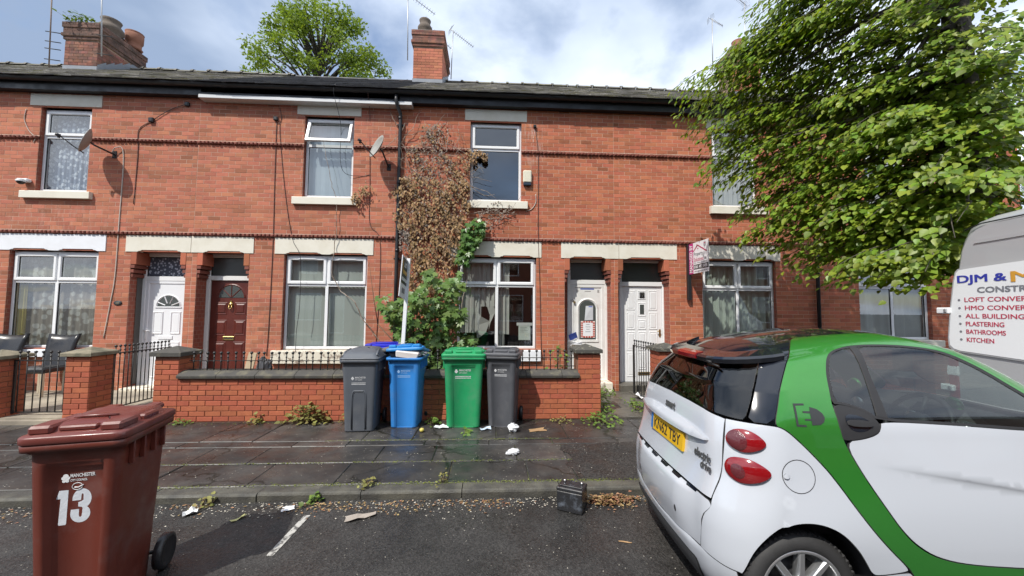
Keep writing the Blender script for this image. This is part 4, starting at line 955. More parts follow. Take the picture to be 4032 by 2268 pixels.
# ------------------------------------------------------------ lettering
def text(s,name,m,parent,O,U,V,w,h=None,bold=0.,ext=.0008,align='L'):
    c=bpy.data.curves.new('lettering','FONT'); c.body=s; c.offset=bold; c.extrude=.001; c.resolution_u=6
    o=bpy.data.objects.new('lettering_tmp',c); COL.objects.link(o); bpy.context.view_layer.update()
    me=bpy.data.meshes.new_from_object(o.evaluated_get(bpy.context.evaluated_depsgraph_get())); bpy.data.objects.remove(o)
    n=len(me.vertices); co=np.empty(n*3,np.float32); me.vertices.foreach_get('co',co); co=co.reshape(-1,3)
    lo,hi=co.min(0),co.max(0); sx=w/(hi[0]-lo[0]); sy=(h/(hi[1]-lo[1]) if h else sx)
    U,V=Vector(U).normalized(),Vector(V).normalized(); Nn=U.cross(V)
    co=(co-np.array([lo[0] if align=='L' else (lo[0]+hi[0])/2,lo[1],0]))*np.array([sx,sy,1]); co[:,2]=np.where(co[:,2]>0,ext,-.0003)
    P=co[:,:1]*np.array(U)+co[:,1:2]*np.array(V)+co[:,2:]*np.array(Nn)
    me.vertices.foreach_set('co',P.astype(np.float32).ravel()); me.materials.clear(); me.materials.append(m); me.update()
    for p in me.polygons: p.use_smooth=False; p.material_index=0
    return tag(meshobj(name,me,parent,O),kind='stuff')
M_white=mat('white_print',(.74,.75,.76),.5)
M_wdim=mat('worn_white_print',(.55,.56,.57),.6,col2=(.30,.31,.32),vscale=60,vlim=(.5,.7))
text('17','house_number',M_steel,npl,(3.162,FAC+DR-.0285,1.918),(1,0,0),(0,0,1),.076,.085,.02)
# oval number plaque by the white door
t=thing('number_plaque','black oval house number plaque on the brick beside the white door','plaque',(-7.03,FAC,1.70))
g=MB(); g.lathe([(.075,0),(.075,.008),(.066,.012),(0,.012)],20,Matrix.Translation((-7.03,FAC-.004,1.70))@Matrix.Rotation(pi/2,4,'X')@Matrix.Diagonal((1,.62,1,1))); g.build('plate',M_black,t)
text('11','house_number',M_brass,t,(-7.055,FAC-.0165,1.682),(1,0,0),(0,0,1),.045,.04,.01)

# ------------------------------------------------------------ wheelie bins
def rrect(hw,hl,r,n=4,rib=0,ribx=.6,dep=.030):
    """plan outline, front (y=-hl) with two corner columns and a set-back centre"""
    P=[]
    if rib:
        for fx,dy in ((-ribx-.05,0),(-ribx+.02,dep),(ribx-.02,dep),(ribx+.05,0)): P.append((fx*hw,-hl+dy*rib))
    else:
        for fx in (-ribx-.07,-ribx,ribx,ribx+.07): P.append((fx*hw,-hl))
    for (cx,cy,a0) in ((hw-r,-hl+r,-pi/2),(hw-r,hl-r,0),(-hw+r,hl-r,pi/2),(-hw+r,-hl+r,pi)):
        for k in range(n+1):
            a=a0+pi/2*k/n; P.append((cx+r*cos(a),cy+r*sin(a)))
    return P
def loft(mb,rings,mi=0,cap0=True,cap1=True,sm=True):
    n=len(rings[0]); vs=[p for r in rings for p in r]
    mb.add(vs,[(i*n+k,i*n+(k+1)%n,(i+1)*n+(k+1)%n,(i+1)*n+k) for i in range(len(rings)-1) for k in range(n)],mi,sm)
    b=len(mb.v)-len(vs)
    if cap0: mb.f.append([b+k for k in range(n)][::-1]); mb.m.append(mi); mb.s.append(False)
    if cap1: mb.f.append([b+(len(rings)-1)*n+k for k in range(n)]); mb.m.append(mi); mb.s.append(False)
def wheelie_bin(lab,at,rot,Wd,Ln,H,mb_,ml,style='rib',lid='flat',open_=0,logo=True,tilt=0,group='council wheelie bins',textm=None,lidmat=None):
    """local frame: front -y, base z=0, rim height H"""
    t=thing('wheelie_bin',lab,'bin',at,group)
    def fin(mb,name,mats,par=t):
        o=meshobj(name,mb.mesh(name,mats),None); o.parent=par; o.location=(0,0,0); WO[o.name]=WO[t.name]; return o
    hw0,hl0,hw1,hl1=Wd*.385,Ln*.36,Wd*.462,Ln*.452
    yb=Ln*.05
    def ring(f,rib,z=None,grow=0,cy=None):
        hw,hl=hw0+(hw1-hw0)*f+grow,hl0+(hl1-hl0)*f+grow
        return [(x,y-yb*(f-1)*-.0+ (yb*(1-f)*-1.0 if False else 0),H*f if z is None else z) for x,y in rrect(hw,hl,.045,4,rib)]
    b=MB(); st=1 if style=='rib' else 0
    R=[ring(0,st*.4,.0,-.012),ring(.008,st)]+[ring(f,st) for f in (.02,.2,.4,.6,.75,.86)]+[ring(.885,st*.35),ring(.90,0),ring(.955,0),ring(.955,0,None,.012),ring(1.0,0,None,.014)]
    loft(b,R)
    body=fin(b,'body',mb_)
    yf=lambda z:-(hl0+(hl1-hl0)*z/H)
    if style=='arch':
        a=MB(); w=Wd*.19; zc=H*.455; z0_=.035
        pts=[(-w,z0_)]+[(-w*cos(pi*k/12)*(1 if True else 1),zc+.11*min(1,1.6*sin(pi*k/12))) for k in range(13)]+[(w,z0_)]
        a.tube([(x,yf(z)+.001,z) for x,z in pts],.009,6); a.tube([(x*.86,yf(z)-.0005,z-.012) for x,z in pts],.004,5)
        fin(a,'arch_moulding',mb_,body)
    rim=MB(); 
    def rr(g_,z): return [(x,y,z) for x,y in rrect(hw1+g_,hl1+g_,.05,4,0)]
    loft(rim,[rr(.012,H-.035),rr(.030,H-.03),rr(.032,H),rr(.026,H+.006)],cap0=False,cap1=False); loft(rim,[rr(.026,H+.006),rr(-.02,H+.004),rr(-.03,H-.08)],cap0=False)
    for x in (-.62,-.2,.25,.66): rim.cbox(hw1-.004,hw1+.02,x*hl1-.007,x*hl1+.007,H-.16,H-.03,.002); rim.cbox(-hw1-.02,-hw1+.004,x*hl1-.007,x*hl1+.007,H-.16,H-.03,.002)
    rim.tube([(-hw1*.8,hl1+.055,H-.02),(hw1*.8,hl1+.055,H-.02)],.013,8)
    for x in (-.8,.8): rim.tube([(hw1*x,hl1+.01,H-.03),(hw1*x,hl1+.058,H-.02)],.014,6)
    fin(rim,'rim',mb_)
    l=MB()
    def lr(g_,z,cy=0,sy=1): return [(x,y*sy+cy,z) for x,y in rrect(hw1+g_,hl1+g_,.05,4,0)]
    if lid=='dome':
        loft(l,[lr(.032,H+.008),lr(.034,H+.022),lr(.028,H+.03),lr(.012,H+.036),lr(-.004,H+.07),lr(-.025,H+.105,.03,.9),lr(-.07,H+.135,.05,.85),lr(-.14,H+.15,.06,.7)],cap0=True)
        for s in (-1,1): l.tube([(s*(hw1-.01),-hl1+.02,H+.05),(s*(hw1-.015),-hl1+.10,H+.10),(s*(hw1-.03),0,H+.12)],.016,8)
    else:
        loft(l,[lr(.032,H+.008),lr(.036,H+.014),lr(.036,H+.042),lr(.030,H+.05),lr(-.012,H+.058),lr(-.022,H+.082,.01,.96),lr(-.05,H+.094,.02,.92),lr(-.12,H+.102,.03,.8)],cap0=True)
        for s in (-1,1):
            l.cbox(s*hw1*.76-.05,s*hw1*.76+.05,-hl1-.005,-hl1+.15,H+.05,H+.098,.012); l.cbox(s*(hw1-.012)-.022,s*(hw1-.012)+.022,-hl1+.20,-hl1+.34,H+.045,H+.085,.010)
        l.cbox(-hw1*.42,hw1*.42,-hl1+.012,-hl1+.055,H+.06,H+.088,.008); l.tube([(-hw1*.5,-hl1+.16,H+.10),(-hw1*.25,-hl1+.14,H+.108),(hw1*.25,-hl1+.14,H+.108),(hw1*.5,-hl1+.16,H+.10)],.009,6)
        for s in (-.5,.5): l.cbox(s*hw1*2*.55-.04,s*hw1*2*.55+.04,hl1-.10,hl1+.05,H+.05,H+.09,.012)
    if open_:
        piv=Matrix.Translation((0,hl1+.03,H+.02))@Matrix.Rotation(-open_,4,'X')@Matrix.Rotation(tilt,4,'Y')@Matrix.Translation((0,-hl1-.03,-H-.02)); l.xf(piv)
    fin(l,'lid',lidmat or ml)
    wr=.105; wy=hl0+.035
    for s in (-1,1):
        w_=MB(); Mx=Matrix.Translation((s*(hw0+.055),wy,wr))@Matrix.Rotation(pi/2,4,'Y')
        w_.lathe([(.02,-.025),(wr*.72,-.022),(wr*.8,-.027),(wr,-.02),(wr,.02),(wr*.8,.027),(wr*.72,.022),(.02,.025)],20,Mx,0); fin(w_,'wheel',M_black)
    ax=MB(); ax.tube([(-hw0-.06,wy,wr),(hw0+.06,wy,wr)],.012,6); fin(ax,'axle',M_black)
    if logo:
        tm=textm or M_wdim; z1=H*(.80 if style=='rib' else .745); ln=Vector((0,-(hl1-hl0)/H,1)).normalized(); dep=.0305 if st else .0
        def on(x,z,out=.001): return (x,yf(z)+dep-out,z)
        def tx(s,x,z,w,h): 
            o=text(s,'lettering',tm,None,(0,0,0),(1,0,0),ln,w,h,.015); o.parent=body; o.location=on(x,z); WO[o.name]=WO[t.name]
        k=Wd/.58
        tx('MANCHESTER',-.06*k,z1,.16*k,.028*k); tx('CITY COUNCIL',-.06*k,z1-.030*k,.11*k,.017*k)
        e=MB()
        for (dx,dz,rr_) in ((0,.012,.017),(-.012,-.004,.014),(.012,-.004,.014),(0,-.016,.016)): 
            p=on(-.10*k+dx*k,z1+.003+dz*k,.0012); n_=10; e.add([p]+[(p[0]+rr_*k*.8*cos(2*pi*q/n_),p[1]-.0002,p[2]+rr_*k*.8*sin(2*pi*q/n_)) for q in range(n_)],[(0,q+1,(q+1)%n_+1) for q in range(n_)])
        if style=='rib2' : pass
        for q in (0,1):
            za=z1-.075*k-.022*k*q; a=on(-.115*k,za,.0012); c=on(.10*k,za+.010*k,.0012); e.add([a,(c[0],a[1],a[2]),c,(a[0],c[1],c[2])],[(0,1,2,3)])
        fin(e,'emblem',tm,body)
    t.rotation_euler=(0,0,rot)
    return t,body,dict(yf=yf,hl1=hl1,hw1=hw1,H=H)
def plastic(name,c,r=.38,var=.14): return mat(name,c,r,spec=.45,var=var,col2=tuple(x*.75+.045 for x in c),vlim=(.52,.74),vscale=4.5,rvar=(6,r-.08,r+.2),bump=(220,.12,.002))
P_grey=plastic('grey_bin_plastic',(.088,.098,.115)); P_grey2=plastic('dark_grey_bin_plastic',(.075,.078,.088)); P_blue=plastic('blue_bin_plastic',(.03,.20,.55)); P_green=plastic('green_bin_plastic',(.018,.27,.10)); P_brown=plastic('brown_bin_plastic',(.125,.028,.018)); P_brownl=plastic('brown_lid_plastic',(.14,.034,.027),.3); P_royal=plastic('royal_blue_lid',(.012,.02,.42)); P_lblue=plastic('blue_lid_plastic',(.02,.20,.50))
wheelie_bin('slate grey wheelie bin with domed lid and arched front panel',(-1.735,5.50,0),.05,.485,.60,.945,P_grey,P_grey,'arch','dome')
tb,bodyb,ib=wheelie_bin('blue wheelie bin overflowing, its lid propped up by rubbish',(-1.165,5.64,0),-.03,.465,.58,.955,P_blue,P_lblue,'rib','flat',open_=.16,tilt=-.05,textm=mat('faded_blue_print',(.25,.42,.66),.6))
wheelie_bin('bright green wheelie bin with closed lid',(-.36,5.63,0),.0,.585,.62,.965,P_green,P_green,'rib','flat')
wheelie_bin('dark grey wheelie bin nearest the gate pillar',(.20,5.61,0),-.20,.46,.58,.975,P_grey2,P_grey2,'rib','flat')
wheelie_bin('bin behind the garden wall with royal blue lid',(-1.72,6.62,0),.08,.72,.66,.96,P_grey2,P_royal,'arch','flat',logo=False)
tr,bodyr,ir=wheelie_bin('large maroon wheelie bin with white 13 stuck on its front, standing in the road',(-2.27,2.46,ROAD),radians(14),.425,.53,.965,P_brown,P_brownl,'rib','flat',logo=False)
def onfront(s,m,x,z,w,h,name='lettering',bold=.015):
    i=ir; ln=Vector((0,-(i['hl1']-.36*.53)/i['H'],1)).normalized(); o=text(s,name,m,None,(0,0,0),(1,0,0),ln,w,h,bold); o.parent=bodyr; o.location=(x,i['yf'](z)+.0285,z); WO[o.name]=WO[tr.name]; return o
M_vinyl=mat('white_vinyl',(.66,.70,.75),.4,var=.06,vscale=20,bump=(25,.5,.006))
onfront('MANCHESTER',M_white,-.030,.772,.105,.019); onfront('CITY COUNCIL',M_white,-.030,.750,.072,.012)
def sticker(mb,poly,x,z,w,h,out):      # flat vinyl shape, coordinates 0..1
    i=ir; P=[(x+u*w,i['yf'](z+v*h)+.0305-out,z+v*h) for u,v in poly]; n=len(P)
    tri=geometry.tessellate_polygon([[Vector((u,v,0)) for u,v in poly]]); mb.add(P,[t[::-1] if True else t for t in tri])
def arc(cx,cy,rx,ry,a0,a1,n=10): return [(cx+rx*cos(radians(a0+(a1-a0)*k/n)),cy+ry*sin(radians(a0+(a1-a0)*k/n))) for k in range(n+1)]
one=[(0.02,.76),(.24,1),(.98,1),(.86,.03),(.80,0),(.26,0),(.22,.04),(.36,.76)]
three=arc(.53,.70,.45,.30,180,-52,16)+arc(.47,.26,.47,.26,52,-180,16)+[(.02,.40),(.40,.40),(.40,.22)]+arc(.47,.22,.07,.06,180,360,6)+[(.57,.42),(.53,.455),(.36,.475),(.36,.60),(.50,.625),(.60,.66),(.60,.80)]+arc(.55,.80,.05,.05,0,180,5)+[(.48,.66),(.08,.66)]
g=MB(); sticker(g,one,-.088,.520,.052,.185,.001); sticker(g,three,-.027,.525,.090,.182,.001)
o=meshobj('number_sticker',g.mesh('number_sticker',M_vinyl),None); o.parent=bodyr; o.location=(0,0,0); WO[o.name]=WO[tr.name]
g=MB(); 
for (dx,dz,rr_) in ((0,.012,.012),(-.010,0,.010),(.010,0,.010),(0,-.010,.012),(-.008,-.018,.008),(.008,-.018,.008)):
    x_,z_=-.050+dx*.85,.770+dz*.85; n_=10; yy=ir['yf'](z_)+.0285; g.add([(x_,yy,z_)]+[(x_+rr_*cos(2*pi*q/n_),yy-.0003,z_+rr_*sin(2*pi*q/n_)) for q in range(n_)],[(0,q+1,(q+1)%n_+1) for q in range(n_)])
A=arc(0,0,1,1,20,340,20); P=[(.0+.022*u,ir['yf'](.722)+.0285,.722+.018*v) for u,v in A]; g.tube(P,.0016,4); g.tube([(-.012,P[0][1],.718),(.004,P[0][1],.716),(.026,P[0][1],.728)],.003,4)
o=meshobj('emblem',g.mesh('emblem',M_white),None); o.parent=bodyr; o.location=(0,0,0); WO[o.name]=WO[tr.name]

def crumple(mb,c,r,seed,sz=(1,1,1),n=7,mi=0):
    q=random.Random(seed); vs=[];m_=n+2
    for i in range(n+1):
        th=pi*i/n
        for k in range(m_):
            a=2*pi*k/m_; rr=r*(1+q.uniform(-.20,.20)); vs.append((c[0]+sz[0]*rr*sin(th)*cos(a),c[1]+sz[1]*rr*sin(th)*sin(a),c[2]+sz[2]*rr*cos(th)))
    mb.add(vs,[(i*m_+k,i*m_+(k+1)%m_,(i+1)*m_+(k+1)%m_,(i+1)*m_+k) for i in range(n) for k in range(m_)],mi)
# rubbish under the blue lid
M_card=mat('cardboard',(.32,.20,.10),.85,var=.2,vscale=12); M_leaflet=mat('leaflet_paper',(.66,.62,.60),.6,col2=(.35,.16,.22),vscale=14,vlim=(.62,.66)); M_foil=mat('silver_foil',(.45,.46,.48),.3,.7); M_darkbag=mat('dark_wrapper',(.05,.05,.055),.45)
t=thing('carton','white crumpled carton squashed under the raised blue lid','carton',(-1.15,5.40,.98)); g=MB(); b=MB(); b.cbox(-.15,.15,-.06,.06,-.045,.05,.012,jit=.015); b.xf(Matrix.Translation((-1.13,5.40,1.005))@Matrix.Rotation(.08,4,'Y')@Matrix.Rotation(.3,4,'X')); b.build('carton_body',M_leaflet,t)
g=MB(); crumple(g,(-.99,5.42,1.02),.06,5,(1.2,.8,.9)); crumple(g,(-.95,5.5,1.0),.05,6,(1.6,.8,.7)); tag(g.build('foil_wrapper',M_foil),'silver foil wrapper poking out beside the white carton','wrapper')
g=MB(); crumple(g,(-1.33,5.46,1.0),.06,8,(.9,1,.8)); tag(g.build('plastic_wrapper',M_darkbag),'dark plastic wrapper bulging from the corner of the blue bin','wrapper')
g=MB(); b=MB(); b.cbox(-.17,.17,-.16,.16,-.03,.03,.015,jit=.01); b.xf(Matrix.Translation((-1.44,5.80,1.045))@Matrix.Rotation(-.18,4,'Y')); tag(b.build('dusty_mat',mat('felt_grey',(.13,.12,.11),.95,var=.3,vscale=30,bump=(60,.6,.01))),'dusty grey mat wedged behind the blue bin lid','mat')

# ------------------------------------------------------------ things on the ground
t=thing('battery','scuffed black car battery lying in the road by the kerb','battery',(.72,3.33,ROAD))
def loc(mb,name,m,M,par,kids=None):
    mb.xf(M); return mb.build(name,m,par)
Mb=Matrix.Translation((.715,3.36,ROAD))@Matrix.Rotation(radians(-28),4,'Z')
M_batt=mat('scuffed_black',(.02,.021,.024),.3,col2=(.10,.115,.14),vscale=14,vlim=(.52,.7),rvar=(9,.15,.5),bump=(30,.3,.004))
b=MB(); b.cbox(-.11,.11,-.085,.085,.003,.165,.006); loc(b,'case',M_batt,Mb,t)
b=MB(); b.cbox(-.113,.113,-.088,.088,.167,.195,.006); b.cbox(-.10,.10,-.05,-.03,.195,.203,.003); loc(b,'lid',M_batt,Mb,t)
b=MB()
for x in (-.075,.075): b.lathe([(.012,.195),(.010,.215)],10,Matrix.Translation((x,.04,0)))
loc(b,'terminal',M_steel,Mb,t)
M_bagw=mat('white_plastic_bag',(.68,.70,.72),.4,var=.1,vscale=20)
g=MB(); crumple(g,(.32,5.22,.055),.06,11,(1.2,.9,.95),9); g.add([(.29,5.2,.09),(.33,5.19,.12),(.36,5.22,.09)],[(0,1,2)]); tag(g.build('plastic_bag',M_bagw),'white knotted plastic bag at the foot of the right grey bin','bag')
g=MB(); crumple(g,(.28,4.42,.03),.055,12,(1.3,.8,.6),9); crumple(g,(.22,4.40,.02),.03,13,(1.2,.8,.6),7); tag(g.build('tissue',M_bagw),'crumpled white tissue lying on the middle of the pavement','tissue')
g=MB(); g.lathe([(0,-.03),(.02,-.024),(.03,0),(.02,.024),(0,.03)],14,Matrix.Translation((-.89,5.24,.03))@Matrix.Rotation(1.2,4,'Y'),cap=False); tag(g.build('lemon',mat('lemon_skin',(.62,.52,.10),.5,col2=(.5,.42,.12),vscale=40,bump=(90,.4,.002))),'small yellow lemon beside the blue bin','lemon')
def flat(name,lab,cat,at,sx,sy,rot,m,curl=.012,seed=0,grp=None):
    r=random.Random(seed); g=MB(); n=3; vs=[]
    for i in range(n+1):
        for j in range(n+1): vs.append(((i/n-.5)*sx+r.uniform(-.08,.08)*sx,(j/n-.5)*sy+r.uniform(-.08,.08)*sy,.004+abs(r.gauss(0,curl))*(1 if (i in(0,n) or j in (0,n)) else .4)))
    g.add(vs,[(i*(n+1)+j,(i+1)*(n+1)+j,(i+1)*(n+1)+j+1,i*(n+1)+j+1) for i in range(n) for j in range(n)]); g.xf(Matrix.Rotation(rot,4,'Z'))
    o=meshobj(name,g.mesh(name,m),None,at); return tag(o,lab,cat,grp)
flat('cardboard','torn brown cardboard lying right of the dark grey bin','cardboard',(.645,5.27,0),.22,.13,.2,M_card,.008,1)
flat('paper','pale blue leaflet between the green bin and grey bin','paper',(-.06,5.33,0),.14,.10,.3,mat('blue_leaflet',(.45,.55,.66),.6),.02,2)
flat('paper','crumpled clear wrapper left of the green bin','wrapper',(-.66,5.42,0),.18,.12,.1,M_bagw,.03,3)
flat('paper','round white lid in the gutter, beside green weed','lid',(-1.69,3.45,ROAD),.09,.075,.4,M_white,.003,4)
flat('paper','white scrap of paper in gutter right of the maroon bin','paper',(-2.45,3.40,ROAD),.10,.10,.7,M_white,.015,5)
flat('paper','dirty flattened paper mush in the gutter','paper',(-1.03,3.28,ROAD),.22,.075,.45,mat('paper_mush',(.33,.29,.25),.85,var=.3,vscale=25),.015,6)
flat('paper','long white leaflet at left edge of the road','paper',(-3.68,3.0,ROAD),.22,.09,.5,M_white,.02,7)
flat('paper','small white scrap below the long leaflet at left road edge','paper',(-3.3,2.72,ROAD),.13,.06,.3,M_white,.02,8)
flat('paper','white paper beside weeds on the damp path','paper',(2.75,7.0,.03),.20,.16,.3,M_white,.05,9)
flat('wood_chip','thin pale stick on the road left of the car','stick',(1.0,2.86,ROAD),.10,.012,-.3,M_card,.003,10)
flat('banana_skin','yellow peel in the gutter left of the road marking','peel',(-2.0,3.30,ROAD),.11,.035,1.1,mat('peel',(.50,.48,.22),.6),.012,11)
# leaf litter and grit, too many to count
def litter(name,lab,n,fn,m,smin,smax,seed,flat_=.35):
    r=random.Random(seed); V=[];F=[]
    for _ in range(n):
        x,y,z=fn(r); s=r.uniform(smin,smax); a=r.uniform(0,2*pi); b_=len(V); c,d=cos(a),sin(a)
        for u,v,w in ((-.5,0,0),(-.1,-.32,.2),(.5,0,0),(-.1,.32,.25)): V.append((x+s*(u*c-v*d),y+s*(u*d+v*c),z+.003+s*flat_*(w+r.uniform(-.05,.15))))
        F.append((b_,b_+1,b_+2,b_+3))
    return tag(meshobj(name,npmesh(name,np.array(V),np.array(F),m)),kind='stuff')
M_litter=mat('dead_leaves',(.20,.105,.045),.8,island=.55,hue=.03,col2=(.30,.20,.10),vscale=9)
M_gravel=mat('pale_grit',(.42,.39,.33),.8,island=.5)
def gut(r):
    x=r.choice((-4.2,-3.7,-2.45,-1.6,-1.35,-.95,-.75,-.3,-.1,.15,.95,1.05,1.1,1.15,2.2))+r.gauss(0,.16); return (x,3.54-abs(r.gauss(0,.10)),ROAD+.002)
litter('leaf_litter','',650,gut,M_litter,.010,.035,1)
litter('gutter_grit','',1600,lambda r:(r.uniform(-6,2.2),3.56-abs(r.gauss(0,.12)),ROAD),M_gravel,.005,.022,2)
litter('road_grit','',1100,lambda r:(r.uniform(-4,3),r.uniform(1.6,3.5),ROAD),M_gravel,.003,.011,3)
litter('pavement_grit','',1300,lambda r:(r.uniform(-6,3),r.uniform(3.75,5.75),0.0),M_gravel,.004,.016,4)
litter('pile_of_leaves','',520,lambda r:(1.08+r.gauss(0,.12),3.50-abs(r.gauss(0,.05)),ROAD+max(0,r.gauss(.015,.015))),M_litter,.015,.05,5,.6)
M_moss=mat('joint_moss',(.15,.17,.03),.95,island=.4,col2=(.10,.12,.03),vscale=8)
def moss(r):
    k=r.random()
    if k<.45: return (r.choice((-1.9,-1.2,-.9,-.3,.1,.6,1.2,-2.8,.8))+r.gauss(0,.30),3.73+r.gauss(0,.018),0)
    if k<.65: return (r.uniform(-3.4,.9),4.248+r.gauss(0,.012),0)
    if k<.85: return (r.uniform(-2,.9),4.94+r.gauss(0,.012),0)
    return (r.uniform(-4.7,1.7),5.74-abs(r.gauss(0,.04)),0)
litter('pavement_moss','',2600,moss,M_moss,.006,.022,6,.5)
# ------------------------------------------------------------ chairs in the left yard
M_leather=mat('black_leatherette',(.016,.016,.018),.28,rvar=(5,.2,.42),var=.2,vscale=6); M_leg=mat('pale_wood_leg',(.50,.43,.32),.5)
def chair(at,rot,lab):
    t=thing('dining_chair',lab,'chair',at,'black dining chairs behind the left gate')
    def K(mb,name,m): o=meshobj(name,mb.mesh(name,m),None); o.parent=t; o.location=(0,0,0); WO[o.name]=WO[t.name]
    s=MB(); s.cbox(-.23,.23,-.24,.20,.40,.50,.03); K(s,'seat',M_leather)
    b=MB(); n=9; vs=[]
    for j in range(7):
        v=j/6; z=.42+.63*v; hw=.20+.04*v**2
        for i in range(n):
            u=i/(n-1)*2-1; vs.append((u*hw,.20+.10*v+.05*v*v+.03*(1-u*u)*v,z-.035*(1-u*u)*v**4)); 
    for j in range(7):
        v=j/6; z=.42+.63*v; hw=.20+.04*v**2
        for i in range(n):
            u=i/(n-1)*2-1; vs.append((u*hw,.26+.10*v+.05*v*v+.03*(1-u*u)*v,z-.035*(1-u*u)*v**4))
    F=[]
    for o_ in (0,63):
        for j in range(6):
            for i in range(n-1): q=(o_+j*n+i,o_+j*n+i+1,o_+(j+1)*n+i+1,o_+(j+1)*n+i); F.append(q if o_==0 else q[::-1])
    for j in range(6): F+=[(j*n,(j+1)*n,63+(j+1)*n,63+j*n),(j*n+n-1,63+j*n+n-1,63+(j+1)*n+n-1,(j+1)*n+n-1)]
    for i in range(n-1): F.append((54+i,54+i+1,63+54+i+1,63+54+i))
    b.add(vs,F,0,True); K(b,'backrest',M_leather)
    for x,y in ((-.19,-.2),(.19,-.2),(-.19,.19),(.19,.19)):
        l=MB(); l.cbox(x-.02,x+.02,y-.02,y+.02,0,.40,.004); K(l,'leg',M_leg)
    t.rotation_euler=(0,0,rot); return t
chair((-7.86,7.28,.075),radians(6),"black high backed dining chair behind the closed gate")
chair((-8.74,7.25,.075),radians(4),"black high backed dining chair partly cut off by left edge of photo")
# ------------------------------------------------------------ plants
def leafcloud(name,C,T,Nn,s,tpl,tris,m,parent=None,n_ind=0,part='leaf',skip=None):
    """leaves at C with tip direction T, face normal Nn, size s; the n_ind nearest ones are parts"""
    C=np.asarray(C,float);T=np.asarray(T,float);Nn=np.asarray(Nn,float);s=np.asarray(s,float)
    T/=np.linalg.norm(T,axis=1,keepdims=True)+1e-9
    X=np.cross(T,Nn); X/=np.linalg.norm(X,axis=1,keepdims=True)+1e-9; Z=np.cross(X,T)
    tpl=np.asarray(tpl,float); k=len(tpl); tris=np.asarray(tris)
    ind=np.zeros(len(C),bool)
    if n_ind:
        d=np.linalg.norm(C-np.array([0,0,1.62]),axis=1)-s*6
        az=C[:,0]/np.maximum(C[:,1],.1); el=(C[:,2]-1.62)/np.maximum(C[:,1],.1)
        d=d+np.where((abs(az)>1.35)|(el>.72),50,0); 
        if skip is not None: d=d+np.where(skip(C),50,0)
        ind[np.argsort(d)[:n_ind]]=True
        me=npmesh(part,tpl,tris,m,None,True)
        for i in np.nonzero(ind)[0]:
            o=meshobj(part,me,parent,C[i]); R=Matrix(np.stack([X[i],T[i],Z[i]],1).tolist()); o.rotation_euler=R.to_euler(); o.scale=(s[i],)*3
    q=~ind; C,T,X,Z,s=C[q],T[q],X[q],Z[q],s[q]
    V=C[:,None,:]+s[:,None,None]*(tpl[None,:,0:1]*X[:,None,:]+tpl[None,:,1:2]*T[:,None,:]+tpl[None,:,2:3]*Z[:,None,:])
    F=(np.arange(len(C))*k)[:,None,None]+tris[None]
    return tag(meshobj(name,npmesh(name,V.reshape(-1,3),F.reshape(-1,3),m,None,True),parent,(0,0,0)),kind='stuff')
LIME=[(0,0,0),(.34,.10,.07),(.45,.42,.09),(.24,.8,.04),(0,1.08,-.06),(-.24,.8,.04),(-.45,.42,.09),(-.34,.10,.07),(0,.5,0)]
LIMET=[(8,i,(i+1)%8) for i in range(8)]
SYC=[(0,0,0),(.25,-.05,.03),(.55,.15,.02),(.30,.32,.03),(.52,.70,-.02),(.18,.62,.02),(0,1.05,-.08),(-.18,.62,.02),(-.52,.70,-.02),(-.30,.32,.03),(-.55,.15,.02),(-.25,-.05,.03),(0,.35,-.02)]
SYCT=[(12,i,(i+1)%12) for i in range(12)]
IVY=[(0,0,0),(.38,.08,.08),(.32,.5,.05),(0,1,-.06),(-.32,.5,.05),(-.38,.08,.08)]
IVYT=[(0,1,2),(0,2,3),(0,3,4),(0,4,5)]
DIA=[(0,0,0),(.28,.45,.06),(0,1,0),(-.28,.45,.06)]; DIAT=[(0,1,2),(0,2,3)]
M_lime=mat('lime_leaf',(.175,.25,.024),.46,spec=.55,island=.40,hue=.028,trans=(.38,(1.5,1.5,.45)))
M_syc=mat('sycamore_leaf',(.11,.185,.045),.38,spec=.4,island=.28,hue=.02,trans=(.28,(1.4,1.4,.6)))
M_vine=mat('vine_leaf',(.075,.16,.03),.35,spec=.5,island=.25,hue=.02,trans=(.28,(1.4,1.4,.6)))
M_ivy=mat('dead_ivy_leaf',(.27,.165,.075),.6,spec=.35,island=.45,hue=.012,trans=(.1,(1.2,1,.8)))
M_ivyg=mat('dead_ivy_grey',(.20,.16,.13),.7,island=.45,hue=.012)
M_bgl=mat('spring_leaf',(.20,.28,.045),.5,spec=.3,island=.25,hue=.012,trans=(.35,(1.3,1.3,.5)))
M_bark=mat('tree_bark',(.10,.085,.065),.9,col2=(.05,.043,.035),vscale=7,var=.3,bump=(25,.7,.02))
M_stem=mat('pale_ivy_stem',(.40,.34,.28),.85,col2=(.17,.11,.08),vscale=8,var=.2)
M_twig=mat('brown_twig',(.13,.085,.05),.85)
R_=np.random.default_rng(11)
